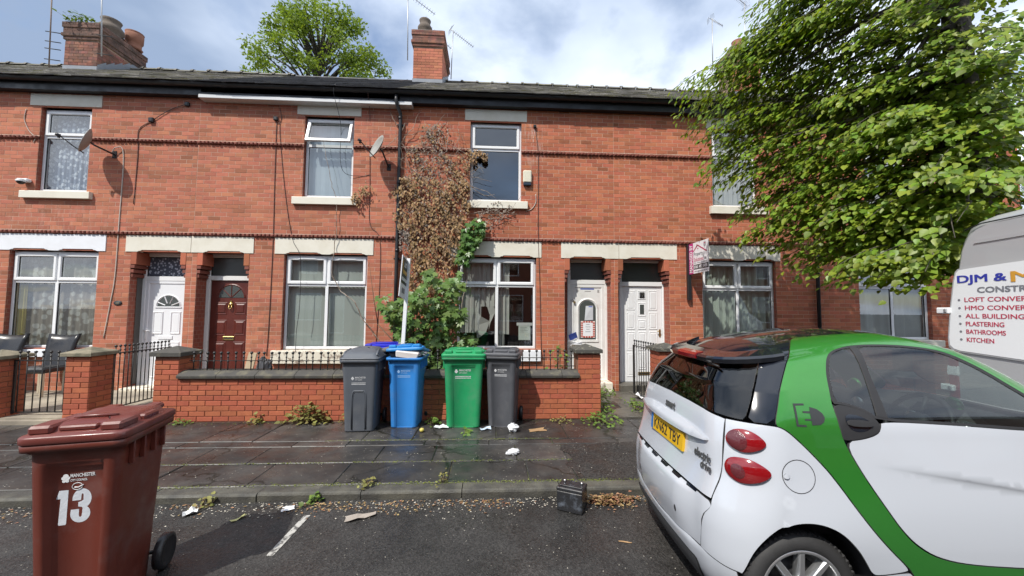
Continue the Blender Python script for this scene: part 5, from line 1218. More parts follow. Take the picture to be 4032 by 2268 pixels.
TIPS=[[3.24,5.05,5.28],[3.55,5.29,5.5],[3.65,5.19,5.45],[3.54,4.8,5.18],[3.3,5.05,5.16],[3.48,5.04,5.18],[3.46,4.77,5.02],[3.17,5.07,5.06],[3.14,5.23,5.04],[3.56,4.66,5.01],[3.28,4.93,4.95],[3.59,5.03,5.03],[2.64,5.4,4.87],[2.82,5.71,4.65],[3.01,5.7,4.44],[3.04,5.48,4.15],[2.98,5.24,3.67],[3.1,5.49,3.54],[3.17,5.15,3.94],[3.44,5.31,2.99],[3.37,5.02,2.63],[3.62,5.01,2.43],[3.81,4.88,2.3],[3.93,4.71,2.12],[4.12,4.52,2.02],[4.06,4.12,2.04],[4.08,3.77,1.99],[4.28,3.57,1.87],[4.67,3.72,1.97],[3.44,4.92,5.69],[3.54,4.85,5.47],[3.3,5.15,5.18],[3.28,5.47,5.27],[3.62,4.66,5.16],[3.86,4.33,5.23],[3.71,4.42,5.18],[4.14,4.19,4.71],[4.27,3.87,2.18],[4.18,4.34,2.29],[3.85,4.63,2.62],[4.63,4.08,2.77],[4.8,3.82,2.12],[2.96,5.02,4.13],[4.48,6.14,4.33],[5.38,4.83,6.11],[3.09,5.04,3.51],[4.54,3.13,4.02],[5.91,4.09,4.45],[4.13,5.25,3.68],[4.63,5.54,5.21],[5.7,4.16,3.77],[3.83,4.46,3.47],[4.08,6.07,3.2],[3.89,4.62,4.43],[4.09,3.99,2.62],[3.55,6.25,5.43],[4.63,5.64,2.31],[4.49,4.21,4.38],[4.09,5.0,5.44],[6.27,4.01,3.53],[4.2,4.59,4.91],[4.73,4.3,2.52],[5.39,5.6,4.73],[3.02,5.19,4.37],[4.7,5.99,4.74],[6.63,4.26,3.95],[5.44,5.52,3.22],[4.28,4.3,4.51],[4.37,3.8,3.49],[4.24,5.03,5.86],[3.59,4.78,2.77],[6.2,4.33,4.33],[4.15,3.15,2.43],[5.69,4.67,3.26],[5.1,3.9,4.04],[5.09,4.07,4.43],[5.36,5.46,3.01],[3.48,4.76,3.2],[4.13,4.32,2.55],[5.59,4.82,2.75],[4.39,5.25,3.5],[5.59,4.44,2.55],[4.92,5.91,2.75],[5.77,4.07,2.98],[4.92,4.79,3.84],[6.09,4.04,3.74],[5.05,4.16,2.88],[4.54,3.53,4.42],[4.22,4.6,3.36],[5.19,5.53,3.59],[3.85,5.52,3.38],[4.14,3.51,4.8],[3.66,5.95,5.38],[5.08,5.82,3.87],[4.23,5.51,4.69],[4.44,5.01,6.1],[4.19,5.05,3.7],[4.64,5.11,2.73],[5.22,4.44,4.32],[3.51,5.68,3.85],[6.59,4.29,3.37],[6.34,4.26,5.71],[6.37,4.09,4.13],[5.36,4.76,4.97],[4.86,5.27,5.01],[3.7,4.78,4.01],[3.42,5.74,3.75],[4.12,3.15,2.29],[4.51,3.36,4.06],[4.64,6.07,6.37],[5.03,3.18,3.83],[5.51,4.87,4.12],[5.59,4.8,3.55],[4.0,5.09,3.94],[3.88,3.98,4.04],[4.38,3.42,3.05],[4.15,5.62,4.52],[5.58,4.2,3.99],[4.56,4.2,2.92],[5.62,3.79,3.92],[3.88,4.42,2.43],[3.96,5.8,5.41],[5.62,4.57,4.15],[5.3,4.99,4.07],[5.83,3.73,2.84],[3.91,5.59,3.6],[4.51,3.58,2.22],[3.41,5.56,4.59],[3.42,4.67,2.86],[4.08,3.91,4.8],[4.46,6.18,5.27],[5.64,4.11,5.43],[5.29,4.12,5.33],[5.46,4.45,4.93],[4.88,5.69,5.69],[4.41,5.37,3.68],[4.21,4.98,4.52],[4.31,4.68,2.48],[5.52,5.39,3.82],[5.62,5.2,3.09],[4.4,3.05,2.83],[3.95,6.17,5.22],[4.55,5.23,2.45],[3.93,5.02,5.19],[5.07,5.04,6.18],[4.57,3.79,3.59],[4.39,5.67,3.5],[4.02,5.54,6.32],[5.2,4.13,2.88],[4.05,3.43,2.01],[5.77,4.91,4.34],[6.94,4.38,5.83],[5.22,5.04,4.75],[4.8,3.28,3.3],[4.26,5.73,4.83],[3.71,4.59,5.64],[3.73,5.66,4.28],[4.22,4.69,3.76],[3.27,5.81,5.3],[4.49,4.11,4.08],[3.41,4.75,5.49],[4.15,5.1,5.92],[3.88,4.77,5.47],[2.98,5.33,4.46],[3.89,5.0,4.57],[3.65,4.58,2.84],[3.91,3.71,2.17],[5.84,5.0,2.96],[4.06,3.71,3.63],[5.97,4.4,3.21],[4.97,3.63,3.81],[3.97,4.24,4.19],[4.22,5.03,6.22],[4.56,4.86,4.23],[3.9,4.16,5.29],[4.94,4.51,3.9],[3.21,4.71,3.62],[4.0,4.74,2.89],[5.35,4.67,4.33],[5.67,4.6,2.3],[3.76,4.64,3.13],[3.62,5.42,4.72],[4.79,5.94,5.08],[4.31,4.43,3.0],[4.25,3.51,3.29],[3.82,4.87,5.76],[5.83,4.53,3.2],[4.65,3.86,2.4],[3.99,5.78,4.29],[4.55,6.05,3.89],[4.99,4.67,2.58],[4.66,4.55,2.26],[3.95,4.94,4.94],[4.82,4.36,3.2],[4.3,5.38,2.61],[5.79,5.03,2.25],[5.49,4.1,2.9],[4.39,5.04,4.24],[3.57,6.38,5.16],[4.83,4.55,4.35],[3.11,5.26,3.68],[4.59,5.31,3.35],[3.88,4.87,5.6],[4.01,4.53,4.64],[3.95,5.14,5.91],[4.54,4.8,4.07],[3.7,4.2,2.65],[4.31,4.62,3.49],[4.22,6.33,5.02],[3.93,5.43,3.9],[4.3,4.68,3.87],[4.78,4.27,2.64],[3.22,6.3,5.21],[4.36,5.04,3.92],[4.77,3.89,2.07],[5.24,4.11,3.56],[4.02,4.61,2.19],[4.98,4.98,3.76],[3.72,5.38,4.4],[5.71,3.96,3.83],[4.37,4.43,2.37],[5.15,4.57,3.42],[4.32,3.73,2.2],[4.87,4.22,2.44],[4.01,5.35,5.12],[4.43,2.95,4.06],[4.07,4.06,3.47],[4.39,4.83,2.78],[4.63,5.51,2.45],[4.88,5.43,2.54],[5.41,5.11,4.4],[4.41,5.82,4.16],[4.79,5.94,2.91],[3.66,4.78,2.92],[3.36,4.94,3.16],[4.86,3.03,4.17],[5.01,5.3,3.65],[3.61,4.87,4.56],[3.86,4.99,4.73],[3.09,5.14,3.38],[4.79,5.8,3.26],[3.3,5.17,4.1],[3.56,4.98,2.62],[4.88,4.81,4.24],[4.2,5.69,2.7],[2.79,5.15,4.76],[3.43,5.95,5.1],[4.14,5.29,3.13],[3.91,5.57,4.75],[4.49,4.93,3.33],[4.08,6.05,5.4],[5.26,5.1,2.62],[5.61,4.95,4.66],[3.39,5.41,5.18],[3.88,4.12,5.06],[4.67,4.47,2.05],[3.78,4.02,2.14],[5.16,4.58,3.72],[4.47,4.8,2.62],[4.2,5.85,5.46],[5.6,4.94,5.84],[5.58,4.38,4.16],[5.48,4.47,5.34],[4.46,4.35,3.86],[4.88,5.17,2.49],[4.3,5.51,5.4],[4.19,4.18,2.42],[5.03,5.54,4.66],[3.65,5.55,4.38],[4.36,5.09,2.84],[3.34,5.11,4.44],[4.62,5.77,5.2],[4.01,5.27,4.03],[4.54,5.6,5.55],[5.77,4.59,3.93],[5.39,3.66,3.27],[3.86,5.65,3.53],[4.84,4.23,3.0],[4.19,4.33,3.56],[5.34,4.98,3.6],[5.65,5.18,5.57],[4.07,3.33,2.9],[3.9,3.95,3.59],[4.63,4.6,3.22],[3.38,4.75,3.43],[4.88,3.92,2.66],[4.3,4.49,2.12],[4.15,4.4,3.5],[5.51,4.68,3.76],[4.31,5.32,4.18],[5.82,4.87,3.73],[4.75,3.12,3.6],[3.3,5.57,4.15],[5.44,3.82,3.59],[4.69,5.55,4.72],[4.23,4.95,4.29],[4.8,3.11,2.75],[4.86,3.81,4.02],[5.09,4.29,3.0],[4.71,6.09,7.21],[4.02,5.69,3.22],[5.74,4.7,4.42],[5.26,5.12,2.21],[3.68,5.4,3.6],[4.8,4.5,3.14],[4.62,5.74,3.98],[5.25,4.72,2.49],[3.61,5.37,3.13],[3.09,5.28,4.96],[4.63,5.52,5.9],[3.4,5.28,3.59],[4.07,4.62,4.29],[4.76,3.21,3.42],[5.84,3.93,3.22],[4.48,5.35,4.17],[5.59,5.21,3.92],[3.76,5.74,4.16],[3.98,5.33,4.21],[6.16,4.26,3.14],[3.97,4.23,2.93],[4.57,5.11,4.25],[6.3,4.6,5.43],[5.16,3.35,4.63],[3.5,4.81,2.71],[3.26,4.97,4.72],[4.66,2.95,3.34],[6.71,2.61,7.48],[7.11,3.78,5.43],[6.79,5.3,4.32],[6.85,5.46,6.01],[4.37,3.65,4.63],[8.54,5.76,5.35],[5.51,3.79,7.78],[8.7,3.39,4.58],[5.39,5.52,6.46],[6.59,5.55,4.45],[4.96,5.31,5.75],[5.86,4.3,7.05],[5.5,4.83,7.29],[6.69,4.72,6.77],[5.86,2.31,7.57],[6.39,3.27,7.74],[3.67,2.81,8.24],[6.49,3.59,9.31],[4.67,2.34,7.55],[4.52,2.32,6.83],[6.48,4.08,6.97],[3.5,4.26,7.07],[4.29,2.67,7.18],[3.31,3.17,8.77],[3.46,3.23,6.97],[6.04,4.1,9.05],[5.12,2.5,8.61],[3.45,3.83,7.44],[6.41,2.8,8.67],[4.98,2.7,7.98],[4.75,2.53,8.13],[5.12,3.67,7.55],[5.41,2.62,8.06],[4.06,3.85,7.13],[4.25,2.35,7.44],[5.15,2.68,6.94],[6.42,2.85,7.2],[4.64,3.97,8.69],[6.45,3.35,7.54],[5.0,2.32,8.51],[6.22,4.12,8.93],[5.53,3.89,7.42],[5.22,2.54,9.22],[5.04,2.57,9.36],[5.43,2.65,8.97],[5.45,3.51,9.06],[4.34,2.78,8.2],[3.93,3.67,7.94],[3.92,2.46,7.05],[5.27,4.12,8.83],[6.25,3.39,8.84],[4.39,2.97,9.13],[4.13,3.51,8.19],[3.39,3.39,8.83],[6.4,3.08,9.12],[3.34,4.1,8.51],[6.12,3.14,8.24],[6.17,2.67,7.11],[5.91,4.04,7.24],[5.17,3.27,7.47],[6.24,2.79,8.78],[4.68,2.51,9.29],[3.73,2.41,6.68],[4.46,2.26,7.03],[6.59,2.73,8.6],[3.97,2.23,6.62]]  # the last sprays, unseen above the view, are added to shade the right-hand house
tree=thing('street_tree','large lime tree with drooping glossy leaves between the house and the van','tree',(5.62,3.98,0))
g=MB(); g.tube([(5.62,3.98,-.1),(5.60,3.98,.15),(5.58,3.99,1.5),(5.5,4.02,3.2),(5.45,4.05,4.6),(5.5,4.1,6.2),(5.45,4.1,9.4)],[.24,.19,.165,.15,.125,.10,.05],12); g.build('trunk',M_bark,tree)
tw=MB(); C=[];T=[];Nn=[];Sz=[]
lr=random.Random(2)
for k,(x,y,z) in enumerate(TIPS):
    tip=Vector((x,y,z)); hub=Vector((5.47,4.05,min(9.0,max(2.9,z+lr.uniform(.1,1.1)))))
    dr=hub-tip; hor=Vector((dr.x,dr.y,0)); hl=hor.length; hd=hor.normalized() if hl>.05 else Vector((1,0,0))
    Lh=min(hl,lr.uniform(.75,1.15)); side=Vector((-hd.y,hd.x,0))
    rise=lr.uniform(.25,.5)*Lh
    # spray spine: from tip back towards the tree, arching up
    sp=[tip+hd*Lh*t+Vector((0,0,rise*(1-(1-t)**2)))+side*.06*sin(3*t+k) for t in np.linspace(0,1,6)]
    tw.tube(sp,[.003,.004,.005,.006,.008,.010],4,cap=False)
    if k%3==0 and hl>1.2: 
        a=sp[-1]; m1=a.lerp(hub,.5)+Vector((0,0,.18)); tw.tube([a,m1,hub],[.012,.022,.038],5,cap=False)
    n=int(lr.uniform(110,155)); out=-hd
    for i in range(n):
        t=lr.random()**.9; j=min(4,int(t*5)); f=t*5-j; c=sp[j].lerp(sp[j+1],f)
        w=lr.gauss(0,.13+.07*t); c=c+side*w+Vector((0,0,-abs(w)*.45+lr.uniform(-.07,.03)))+hd*lr.uniform(-.04,.04)
        td=(out*lr.uniform(.2,1)+side*(w*2.2+lr.uniform(-.5,.5))+Vector((0,0,-lr.uniform(.35,1.1))))
        nn_=out*lr.uniform(.1,.7)+Vector((-.25,-.35,.9))+side*lr.uniform(-.5,.5)
        C.append(tuple(c));T.append(tuple(td));Nn.append(tuple(nn_));Sz.append(lr.triangular(.038,.095,.058))
tag(tw.build('branches',M_bark,tree),kind='stuff')
C=np.array(C); keep=~((C[:,0]>4.12)&(C[:,1]<3.45)&(C[:,2]<2.6)); keep&=~((C[:,1]>7.3)&(C[:,2]<6.0))
keep&=~((C[:,1]<3.45)&(C[:,2]<1.9))
leafcloud('crown',C[keep],np.array(T)[keep],np.array(Nn)[keep],np.array(Sz)[keep],LIME,LIMET,M_lime,tree,300)
# tree behind the roofs
bt=thing('garden_tree','bright green tree rising behind the roof ridge','tree',(-10,22,0))
g=MB(); g.tube([(-10,22,0),(-10,22,7),(-9.9,22,12),(-10.1,22,17.5)],[.4,.33,.22,.05],10); 
br=random.Random(8); C=[];T=[];Nn=[];Sz=[]
cl=[]
for i in range(115):
    z=br.uniform(11.5,18.4); w=4.0*max(.12,1-((z-12.5)/6.9)**2 if z>12.5 else 1)**.6
    a=br.uniform(0,6.28); q=br.uniform(.35,1)**.7*w; cl.append((-9.95+q*cos(a),22+q*sin(a)*.85,z))
cl+=[(-10.2,21.5,18.9),(-10.25,21.6,18.4),(-6.6,21.5,15.6),(-6.2,21.6,15.1),(-13.3,21.5,16.2),(-13.1,21.5,15.6),(-12.5,21.5,17.1),(-8.0,21.5,17.4),(-7.2,21.6,16.4)]
for (x,y,z) in cl:
    b0=Vector((-10,22,min(16.5,max(8,z-2.2)))); tip=Vector((x,y,z)); g.tube([b0,b0.lerp(tip,.5)+Vector((0,0,.3)),tip],[.08,.05,.015],5,cap=False)
    rr=br.uniform(.45,.8)
    for _ in range(150):
        v=Vector((br.gauss(0,1),br.gauss(0,1),br.gauss(0,1)*.8)); v=v.normalized()*rr*br.random()**.45
        C.append((x+v.x,y+v.y,z+v.z)); T.append((br.uniform(-1,1),br.uniform(-1,1),br.uniform(-1,.3))); Nn.append((br.uniform(-1,1),br.uniform(-1,.6),br.uniform(.1,1))); Sz.append(br.uniform(.13,.24))
g.build('trunk',M_bark,bt); leafcloud('crown',C,T,Nn,Sz,DIA,DIAT,M_bgl,bt)

def inpoly(P,x,y):
    c=False
    for i in range(len(P)):
        (x1,y1),(x2,y2)=P[i],P[i-1]
        if (y1>y)!=(y2>y) and x<(x2-x1)*(y-y1)/(y2-y1)+x1: c=not c
    return c
IV=[(-1.43,5.33),(-1.13,5.39),(-.96,5.42),(-.86,5.2),(-.93,4.99),(-1.1,4.91),(-.95,4.76),(-.85,4.62),(-.66,4.75),(-.46,4.87),(-.36,4.86),(-.09,4.74),(-.11,4.66),(-.31,4.58),(-.46,4.48),(-.53,4.32),(-.45,4.07),(-.42,3.68),(-.49,3.43),(-.59,3.23),(-.6,2.88),(-.67,2.58),(-.81,2.34),(-.91,2.0),(-1.65,1.8),(-1.68,2.57),(-1.78,2.81),(-1.82,3.3),(-1.8,3.79),(-1.79,4.24),(-1.6,4.54),(-1.73,4.67),(-1.64,4.84),(-1.44,4.98)]
GR=[(-.51,3.3),(-.34,3.43),(-.15,3.36),(-.12,3.18),(-.19,3.01),(-.29,2.89),(-.34,2.74),(-.48,2.51),(-.66,2.56),(-.67,2.68),(-.6,2.88),(-.58,3.13)]
TW=[(-.05,3.76),(.27,3.82),(.51,3.6),(.24,3.44),(.05,3.24),(-.12,3.18),(-.3,3.43),(-.25,3.63)]
BU=[(-1.94,1.89),(-1.89,1.65),(-1.74,1.42),(-1.64,1.3),(-1.59,1.13),(-1.5,.9),(-1.4,.62),(-.5,.62),(-.22,.98),(-.23,1.13),(-.34,1.18),(-.54,1.15),(-.58,1.31),(-.5,1.37),(-.39,1.58),(-.49,1.66),(-.59,1.83),(-.41,2.02),(-.53,2.15),(-.5,2.32),(-.6,2.25),(-.77,2.1),(-.9,2.18),(-1.02,2.35),(-1.16,2.3),(-1.14,2.09),(-1.3,1.95),(-1.44,1.96),(-1.46,1.83),(-1.63,1.81),(-1.73,1.89)]
iv=thing('dead_ivy','dead brown ivy with pale bare stems covering the wall beside the downpipe','ivy',(-1.1,7.6,.1))
ir_=random.Random(21); C=[];T=[];Nn=[];Sz=[];G=[[],[],[],[]]
def dens(x,z):
    d=1.0
    if z>4.9: d=.30
    elif z>4.25: d=.42
    if z>4.0 and -1.45<x<-.85: d*=.75
    if (x+1.15)**2+(z-5.12)**2<.035: d=.9
    if z<4.6 and z>4.2 and x>-.85: d=.7
    return d*(.5+.5*sin(x*9+1)*sin(z*7+x*3))*(.6+.4*sin(x*23+z*17))+.06
while len(C)<3700:
    x,z=ir_.uniform(-1.85,-.05),ir_.uniform(1.8,5.45)
    if not inpoly(IV,x,z) or ir_.random()>dens(x,z): continue
    y=FAC-.03-abs(ir_.gauss(0,.055))-(.06 if z<4.2 else 0)
    grey=(z>4.2 and x<-.8 and ir_.random()<.65) or ir_.random()<.12 or (z<3.2 and x<-1.6)
    L_=(C,T,Nn,Sz) if not grey else G
    s=ir_.uniform(.03,.065)*(.75 if grey else 1)
    L_[0].append((x,y,z)); L_[1].append((ir_.uniform(-.7,.7),-ir_.uniform(0,.5),-1)); L_[2].append((ir_.uniform(-.8,.8),-1,ir_.uniform(-.2,1))); L_[3].append(s)
for _ in range(500):
    x,z=ir_.uniform(-.3,.5),ir_.uniform(3.2,3.8)
    if inpoly(TW,x,z) and ir_.random()<.6: G[0].append((x,FAC-.05-abs(ir_.gauss(0,.03)),z)); G[1].append((ir_.uniform(-1,1),-.2,-1)); G[2].append((ir_.uniform(-.8,.8),-1,ir_.uniform(-.2,1))); G[3].append(ir_.uniform(.02,.04))
for cx_,cz_,n_ in ((-2.66,3.80,60),(-2.55,3.95,35),(-2.45,4.0,18),(-1.86,3.95,60),(-1.87,3.45,25)):
    for _ in range(n_): C.append((cx_+ir_.gauss(0,.05),FAC-.06-abs(ir_.gauss(0,.03)),cz_+ir_.gauss(0,.06))); T.append((ir_.uniform(-.7,.7),-.3,-1)); Nn.append((ir_.uniform(-.8,.8),-1,ir_.uniform(-.2,1))); Sz.append(ir_.uniform(.03,.06))
# sprigs across the window glass and over the sill
for _ in range(150):
    t=ir_.random(); C.append((-.45+.36*t+ir_.gauss(0,.02),FAC-.04-ir_.random()*.05,4.62+.16*sin(t*3)+ir_.gauss(0,.035))); T.append((ir_.uniform(-.7,.7),-.3,-1)); Nn.append((ir_.uniform(-.8,.8),-1,.4)); Sz.append(ir_.uniform(.03,.055))
leafcloud('dead_leaves',C,T,Nn,Sz,IVY,IVYT,M_ivy,iv,300); leafcloud('withered_leaves',*G,IVY,IVYT,M_ivyg,iv)
g=MB()
def wander(x,z,dx,dz,n,st,r0,y=.03,w=.5):
    pts=[];a=atan2(dz,dx)
    for k in range(n): pts.append((x,FAC-y-.02*ir_.random(),z)); a+=ir_.gauss(0,w*.5)-(.18*(a-pi/2) if n>=40 else 0); x+=st*cos(a); z+=st*sin(a)
    g.tube(pts,[r0*(1-.7*k/n) for k in range(n)],5,cap=False)
for x,z,dx,dz,n,st,r0 in ((-1.80,.4,-.0,1,60,.085,.012),(-1.2,.3,.05,1,46,.085,.016),(-1.0,.3,-.05,1,48,.085,.013),(-.85,.3,.1,1,40,.085,.011),(-1.5,.3,.0,1,50,.085,.012)): wander(x,z,dx,dz,n,st,r0,.05,.35)
for _ in range(120):
    x,z=ir_.uniform(-1.75,-.5),ir_.uniform(2.6,5.1); a=ir_.uniform(0,3.14); wander(x,z,cos(a),sin(a),ir_.randint(6,14),.06,.005,.09,.9)
for x,z,a,n in ((-1.78,5.0,.9,11),(-1.75,5.1,.5,12),(-1.7,4.95,.2,13),(-.9,4.95,-.3,11),(-.85,4.7,-.5,11),(-.7,4.5,-.9,12),(-.62,4.3,-1.2,11),(-.5,4.2,-.9,10),(-.45,4.1,-.6,9),(-.1,3.62,-.1,10),(.2,3.55,.2,9),(-1.9,5.3,2.3,8),(-1.2,5.2,.9,7),(-.35,3.55,.3,12),(-.2,3.35,.5,11),(-1.75,5.35,-1.6,12),(-1.72,4.7,-1.4,9)): wander(x,z,cos(a),sin(a),n,.075,.0075,.06,.45)
g.build('stems',M_stem,iv)['kind']='stuff'
vn=thing('green_vine','green leafy vine shoot hanging between dead ivy and ground floor window','vine',(-.45,7.6,2.5)); C=[];T=[];Nn=[];Sz=[]
while len(C)<330:
    x,z=ir_.uniform(-.7,-.1),ir_.uniform(2.5,3.45)
    if inpoly(GR,x,z): C.append((x,FAC-.12-abs(ir_.gauss(0,.07)),z)); T.append((ir_.uniform(-.9,.9),-.5,-.8)); Nn.append((ir_.uniform(-.6,.6),-1,ir_.uniform(.3,1.2))); Sz.append(ir_.uniform(.06,.11))
g=MB(); g.tube([(-.62,7.6,2.3),(-.6,7.58,2.7),(-.45,7.58,3.0),(-.3,7.58,3.3)],[.012,.01,.008,.004],5); g.build('stem',M_twig,vn); leafcloud('leaves',C,T,Nn,Sz,SYC,SYCT,M_vine,vn,120)
bs=thing('sycamore_bush','self sown sycamore bush behind the railings, under the dead ivy','bush',(-1.1,6.9,.1)); C=[];T=[];Nn=[];Sz=[]
g=MB()
nst=0
while len(C)<1150:
    x,z=ir_.uniform(-1.95,-.2),ir_.uniform(.62,2.36)
    if not inpoly(BU,x,z): continue
    if ir_.random()>.50+.5*sin(x*8+z*5)*sin(z*8-x*2)+.2: continue
    y=6.75+ir_.uniform(-.30,.50); k=y/6.7; X_=x*k; Z_=1.62+(z-1.62)*k
    C.append((X_,y,Z_)); T.append((ir_.uniform(-.9,.9),-ir_.uniform(.1,.9),-ir_.uniform(.2,1))); Nn.append((ir_.uniform(-.5,.5),-ir_.uniform(.2,1),ir_.uniform(.5,1.2))); Sz.append(ir_.uniform(.07,.145))
    if len(C)%14==0:
        b0=Vector((ir_.uniform(-1.4,-.8),6.95,.1)); g.tube([b0,b0.lerp(Vector((X_,y,Z_)),.55)+Vector((0,.05,.15)),(X_,y,Z_)],[.014,.008,.003],5,cap=False)
g.tube([(-2.0,7.0,1.35),(-2.1,7.05,1.8),(-2.22,7.1,2.5)],[.009,.007,.003],5); g.tube([(-1.3,6.9,.5),(-1.75,6.95,1.1),(-2.0,7.0,1.35)],[.013,.011,.009],5)
tag(g.build('stems',M_twig,bs),kind='stuff'); leafcloud('leaves',C,T,Nn,Sz,SYC,SYCT,M_syc,bs,300)
M_weed=mat('weed_leaf',(.12,.19,.035),.5,island=.35,hue=.02,trans=(.25,(1.3,1.3,.5))); M_weedy=mat('yellowing_weed',(.22,.21,.06),.6,island=.35,hue=.03,trans=(.25,(1.2,1.2,.6)))
def weed(lab,x,y,z,wx,h,n,sl,m=M_weed,seed=0,shape=LIME,tr_=LIMET,wy=.06):
    r=random.Random(seed); t=thing('weed',lab,'weed',(x,y,z),'weeds growing along the wall and path'); C=[];T=[];Nn=[];Sz=[]; g=MB()
    for _ in range(n):
        u=max(-1,min(1,r.gauss(0,.55))); hh=h*max(.1,(1-u*u*.7))*r.random(); c=(x+u*wx,y+r.gauss(0,wy),z+.01+hh); a=r.uniform(0,6.28)
        C.append(c);T.append((cos(a),sin(a)-.4,r.uniform(-.4,.5)));Nn.append((r.uniform(-.4,.4),-.4,1));Sz.append(r.uniform(.5,1)*sl)
        if r.random()<.3: g.tube([(x+u*wx*.6,y,z),c],.0025,4,cap=False)
    g.tube([(x,y,z),(x,y,z+h*.5)],.003,4); g.build('stem',M_twig,t); leafcloud('leaves',C,T,Nn,Sz,shape,tr_,m,t)
weed('tall straggly weed clump against the garden wall left of the bins',-2.58,5.70,0,.30,.27,190,.07,M_weedy,1)
weed('small weed at the wall foot below the maroon door railing',-3.28,5.73,0,.08,.13,32,.06,M_weedy,2)
weed('weed squeezed between the domed grey bin and the wall',-2.03,5.72,0,.06,.20,34,.06,M_weedy,3)
weed('weed between blue bin wheel and the green bin',-.80,5.58,0,.12,.08,40,.05,M_weed,4)
weed('tiny star shaped weed in front of the green bin',-.30,5.22,0,.05,.03,14,.07,M_weed,5)
weed('weed tuft in the gutter behind the maroon bin',-2.42,3.52,ROAD,.07,.07,30,.04,M_weedy,6)
weed('weed rooted in the kerb joint near the round white lid',-1.52,3.55,ROAD,.05,.07,26,.05,M_weed,7)
weed('weed sprouting on the kerb edge in the middle',-1.11,3.70,0,.05,.07,24,.04,M_weedy,8)
weed('thin weed standing on the kerb line below the green bin',-.44,3.74,0,.05,.10,18,.03,M_weedy,9)
weed('large weed patch at the foot of the right gate pillar',1.62,5.62,0,.28,.14,150,.055,M_weed,10,wy=.16)
weed('weeds along the left side of the damp path',1.83,6.2,.02,.10,.22,90,.06,M_weed,11,wy=.28)
weed('weeds below the boarded step of the arched door',2.05,7.25,.02,.30,.16,130,.06,M_weed,12,wy=.16)
weed('weeds in front of the open gate by the pillar',2.42,6.25,.02,.16,.12,90,.06,M_weed,13,wy=.2)
weed('leafy weed and white petals behind the right end of railing',1.12,6.25,.1,.22,.95,130,.07,M_weed,14,wy=.1)
weed('small weed left of the pillar on pavement',1.05,5.66,0,.14,.05,40,.035,M_weedy,15)
weed('grass tuft growing on top of the left chimney',-10.75,10.35,9.0,.26,.24,150,.16,M_weed,16,DIA,DIAT,wy=.2)
weed('weed at the pavement edge by the wall pillar',-4.3,5.70,0,.16,.05,40,.04,M_weed,17)

# ------------------------------------------------------------ dishes, aerials, cables and boxes
M_dish=mat('dish_grey',(.30,.30,.28),.55,var=.15,vscale=9); 
def dish(c,n,wallp,lab,r=.235):
    c=Vector(c); n=Vector(n).normalized(); t=thing('satellite_dish',lab,'satellite dish',wallp,'satellite dishes on the upper walls')
    Rm=n.to_track_quat('Z','Y').to_matrix().to_4x4(); Rm.translation=c
    g=MB(); pr=[(.001,0)]+[(r*k/6,.28*(r*k/6)**2/r) for k in range(1,7)]; pr+=[(r*1.01,pr[-1][1]-.006)]+[(r*k/6,.28*(r*k/6)**2/r-.008) for k in range(6,0,-1)]+[(.001,-.008)]
    g.lathe(pr,26,Rm,cap=False); g.build('dish',M_dish,t)
    dn=Vector((0,0,-1)); dn=(dn-n*dn.dot(n)).normalized(); ln=c+n*.36+dn*.10
    g=MB(); g.tube([c+dn*r*1.0-n*.01,c+dn*(r*.8)+n*.14,ln],.010,6); g.build('arm',M_black,t)
    g=MB(); g.tube([ln-n*.02,ln+n*.04],.026,8); g.tube([ln,ln-Vector((0,0,.05))],.02,6); g.build('receiver',M_black,t)
    w=Vector(wallp); g=MB(); g.tube([c-n*.01,c-n*.07+dn*.02,(w.x,w.y-.06,w.z),(w.x,w.y,w.z)],.016,6); g.cbox(w.x-.04,w.x+.04,w.y-.012,w.y,w.z-.07,w.z+.07,.003); g.build('bracket',M_black,t)
dish((-7.42,7.36,4.66),(-.72,-.62,.30),(-7.27,FAC,4.56),'grey satellite dish seen edge on beside the lace curtained upper window')
dish((-2.17,7.37,4.72),(-.72,-.62,.34),(-2.06,FAC,4.46),'grey satellite dish between the tilted open window and the black downpipe')
def aerial(base,top,dirn,n,lab,bl=.6,refl=True,off=0,m=M_galv,cat='aerial',yagi=True,brk=()):
    base,top=Vector(base),Vector(top); t=thing('tv_aerial',lab,'aerial',base,'aerials on the chimneys')
    g=MB(); g.tube([base,top],.015,6); g.build('mast',m,t)
    for z in brk: 
        g=MB(); p=base.lerp(top,z); g.tube([p+Vector((-.10,-.02,0)),p,p+Vector((.22,.05,0))],.012,5); g.build('clamp',M_iron,t)
    if yagi:
        d=Vector(dirn).normalized(); s=d.cross(Vector((0,0,1))).normalized(); u=s.cross(d); a=top+Vector((0,0,-.03-off))
        g=MB(); g.tube([a-d*.12,a+d*bl],.009,5); g.build('boom',m,t)
        el=MB(); h=.085; el.tube([-s*h,s*h],.005,4); me=el.mesh('element',m); el=MB(); el.tube([-s*.0-u*.04-s*h,s*h-u*.04],.004,4)
        for k in range(n): o=meshobj('element',me,t,a+d*(bl*(k+.6)/n))
        if refl:
            q=MB()
            for k in (-1,1):
                for j in range(4): p=a-d*(.10-.03*j*0)+u*k*(.03+.03*j)-d*.012*j*-1; q.tube([p-s*.12,p+s*.12],.0035,4)
            q.build('reflector',m,t)
aerial((-2.36,10.4,8.5),(-2.40,10.4,10.75),(.85,.5,-.28),11,'tall thin aerial mast left of the middle chimney',.85,True,.30)
aerial((-1.98,10.9,9.6),(-1.99,10.9,10.0),(.8,.55,-.45),12,'aerial on the pot of the middle chimney, slanting down to the right',.95)
aerial((-1.25,11.2,8.5),(-1.21,11.2,10.02),(.85,.45,-.34),11,'aerial mast fixed to the right side of the middle chimney',.72)
aerial((6.65,10.9,8.9),(6.67,10.9,10.55),(.55,-.4,-.75),8,'aerial above the right chimney, in front of open sky',.42)
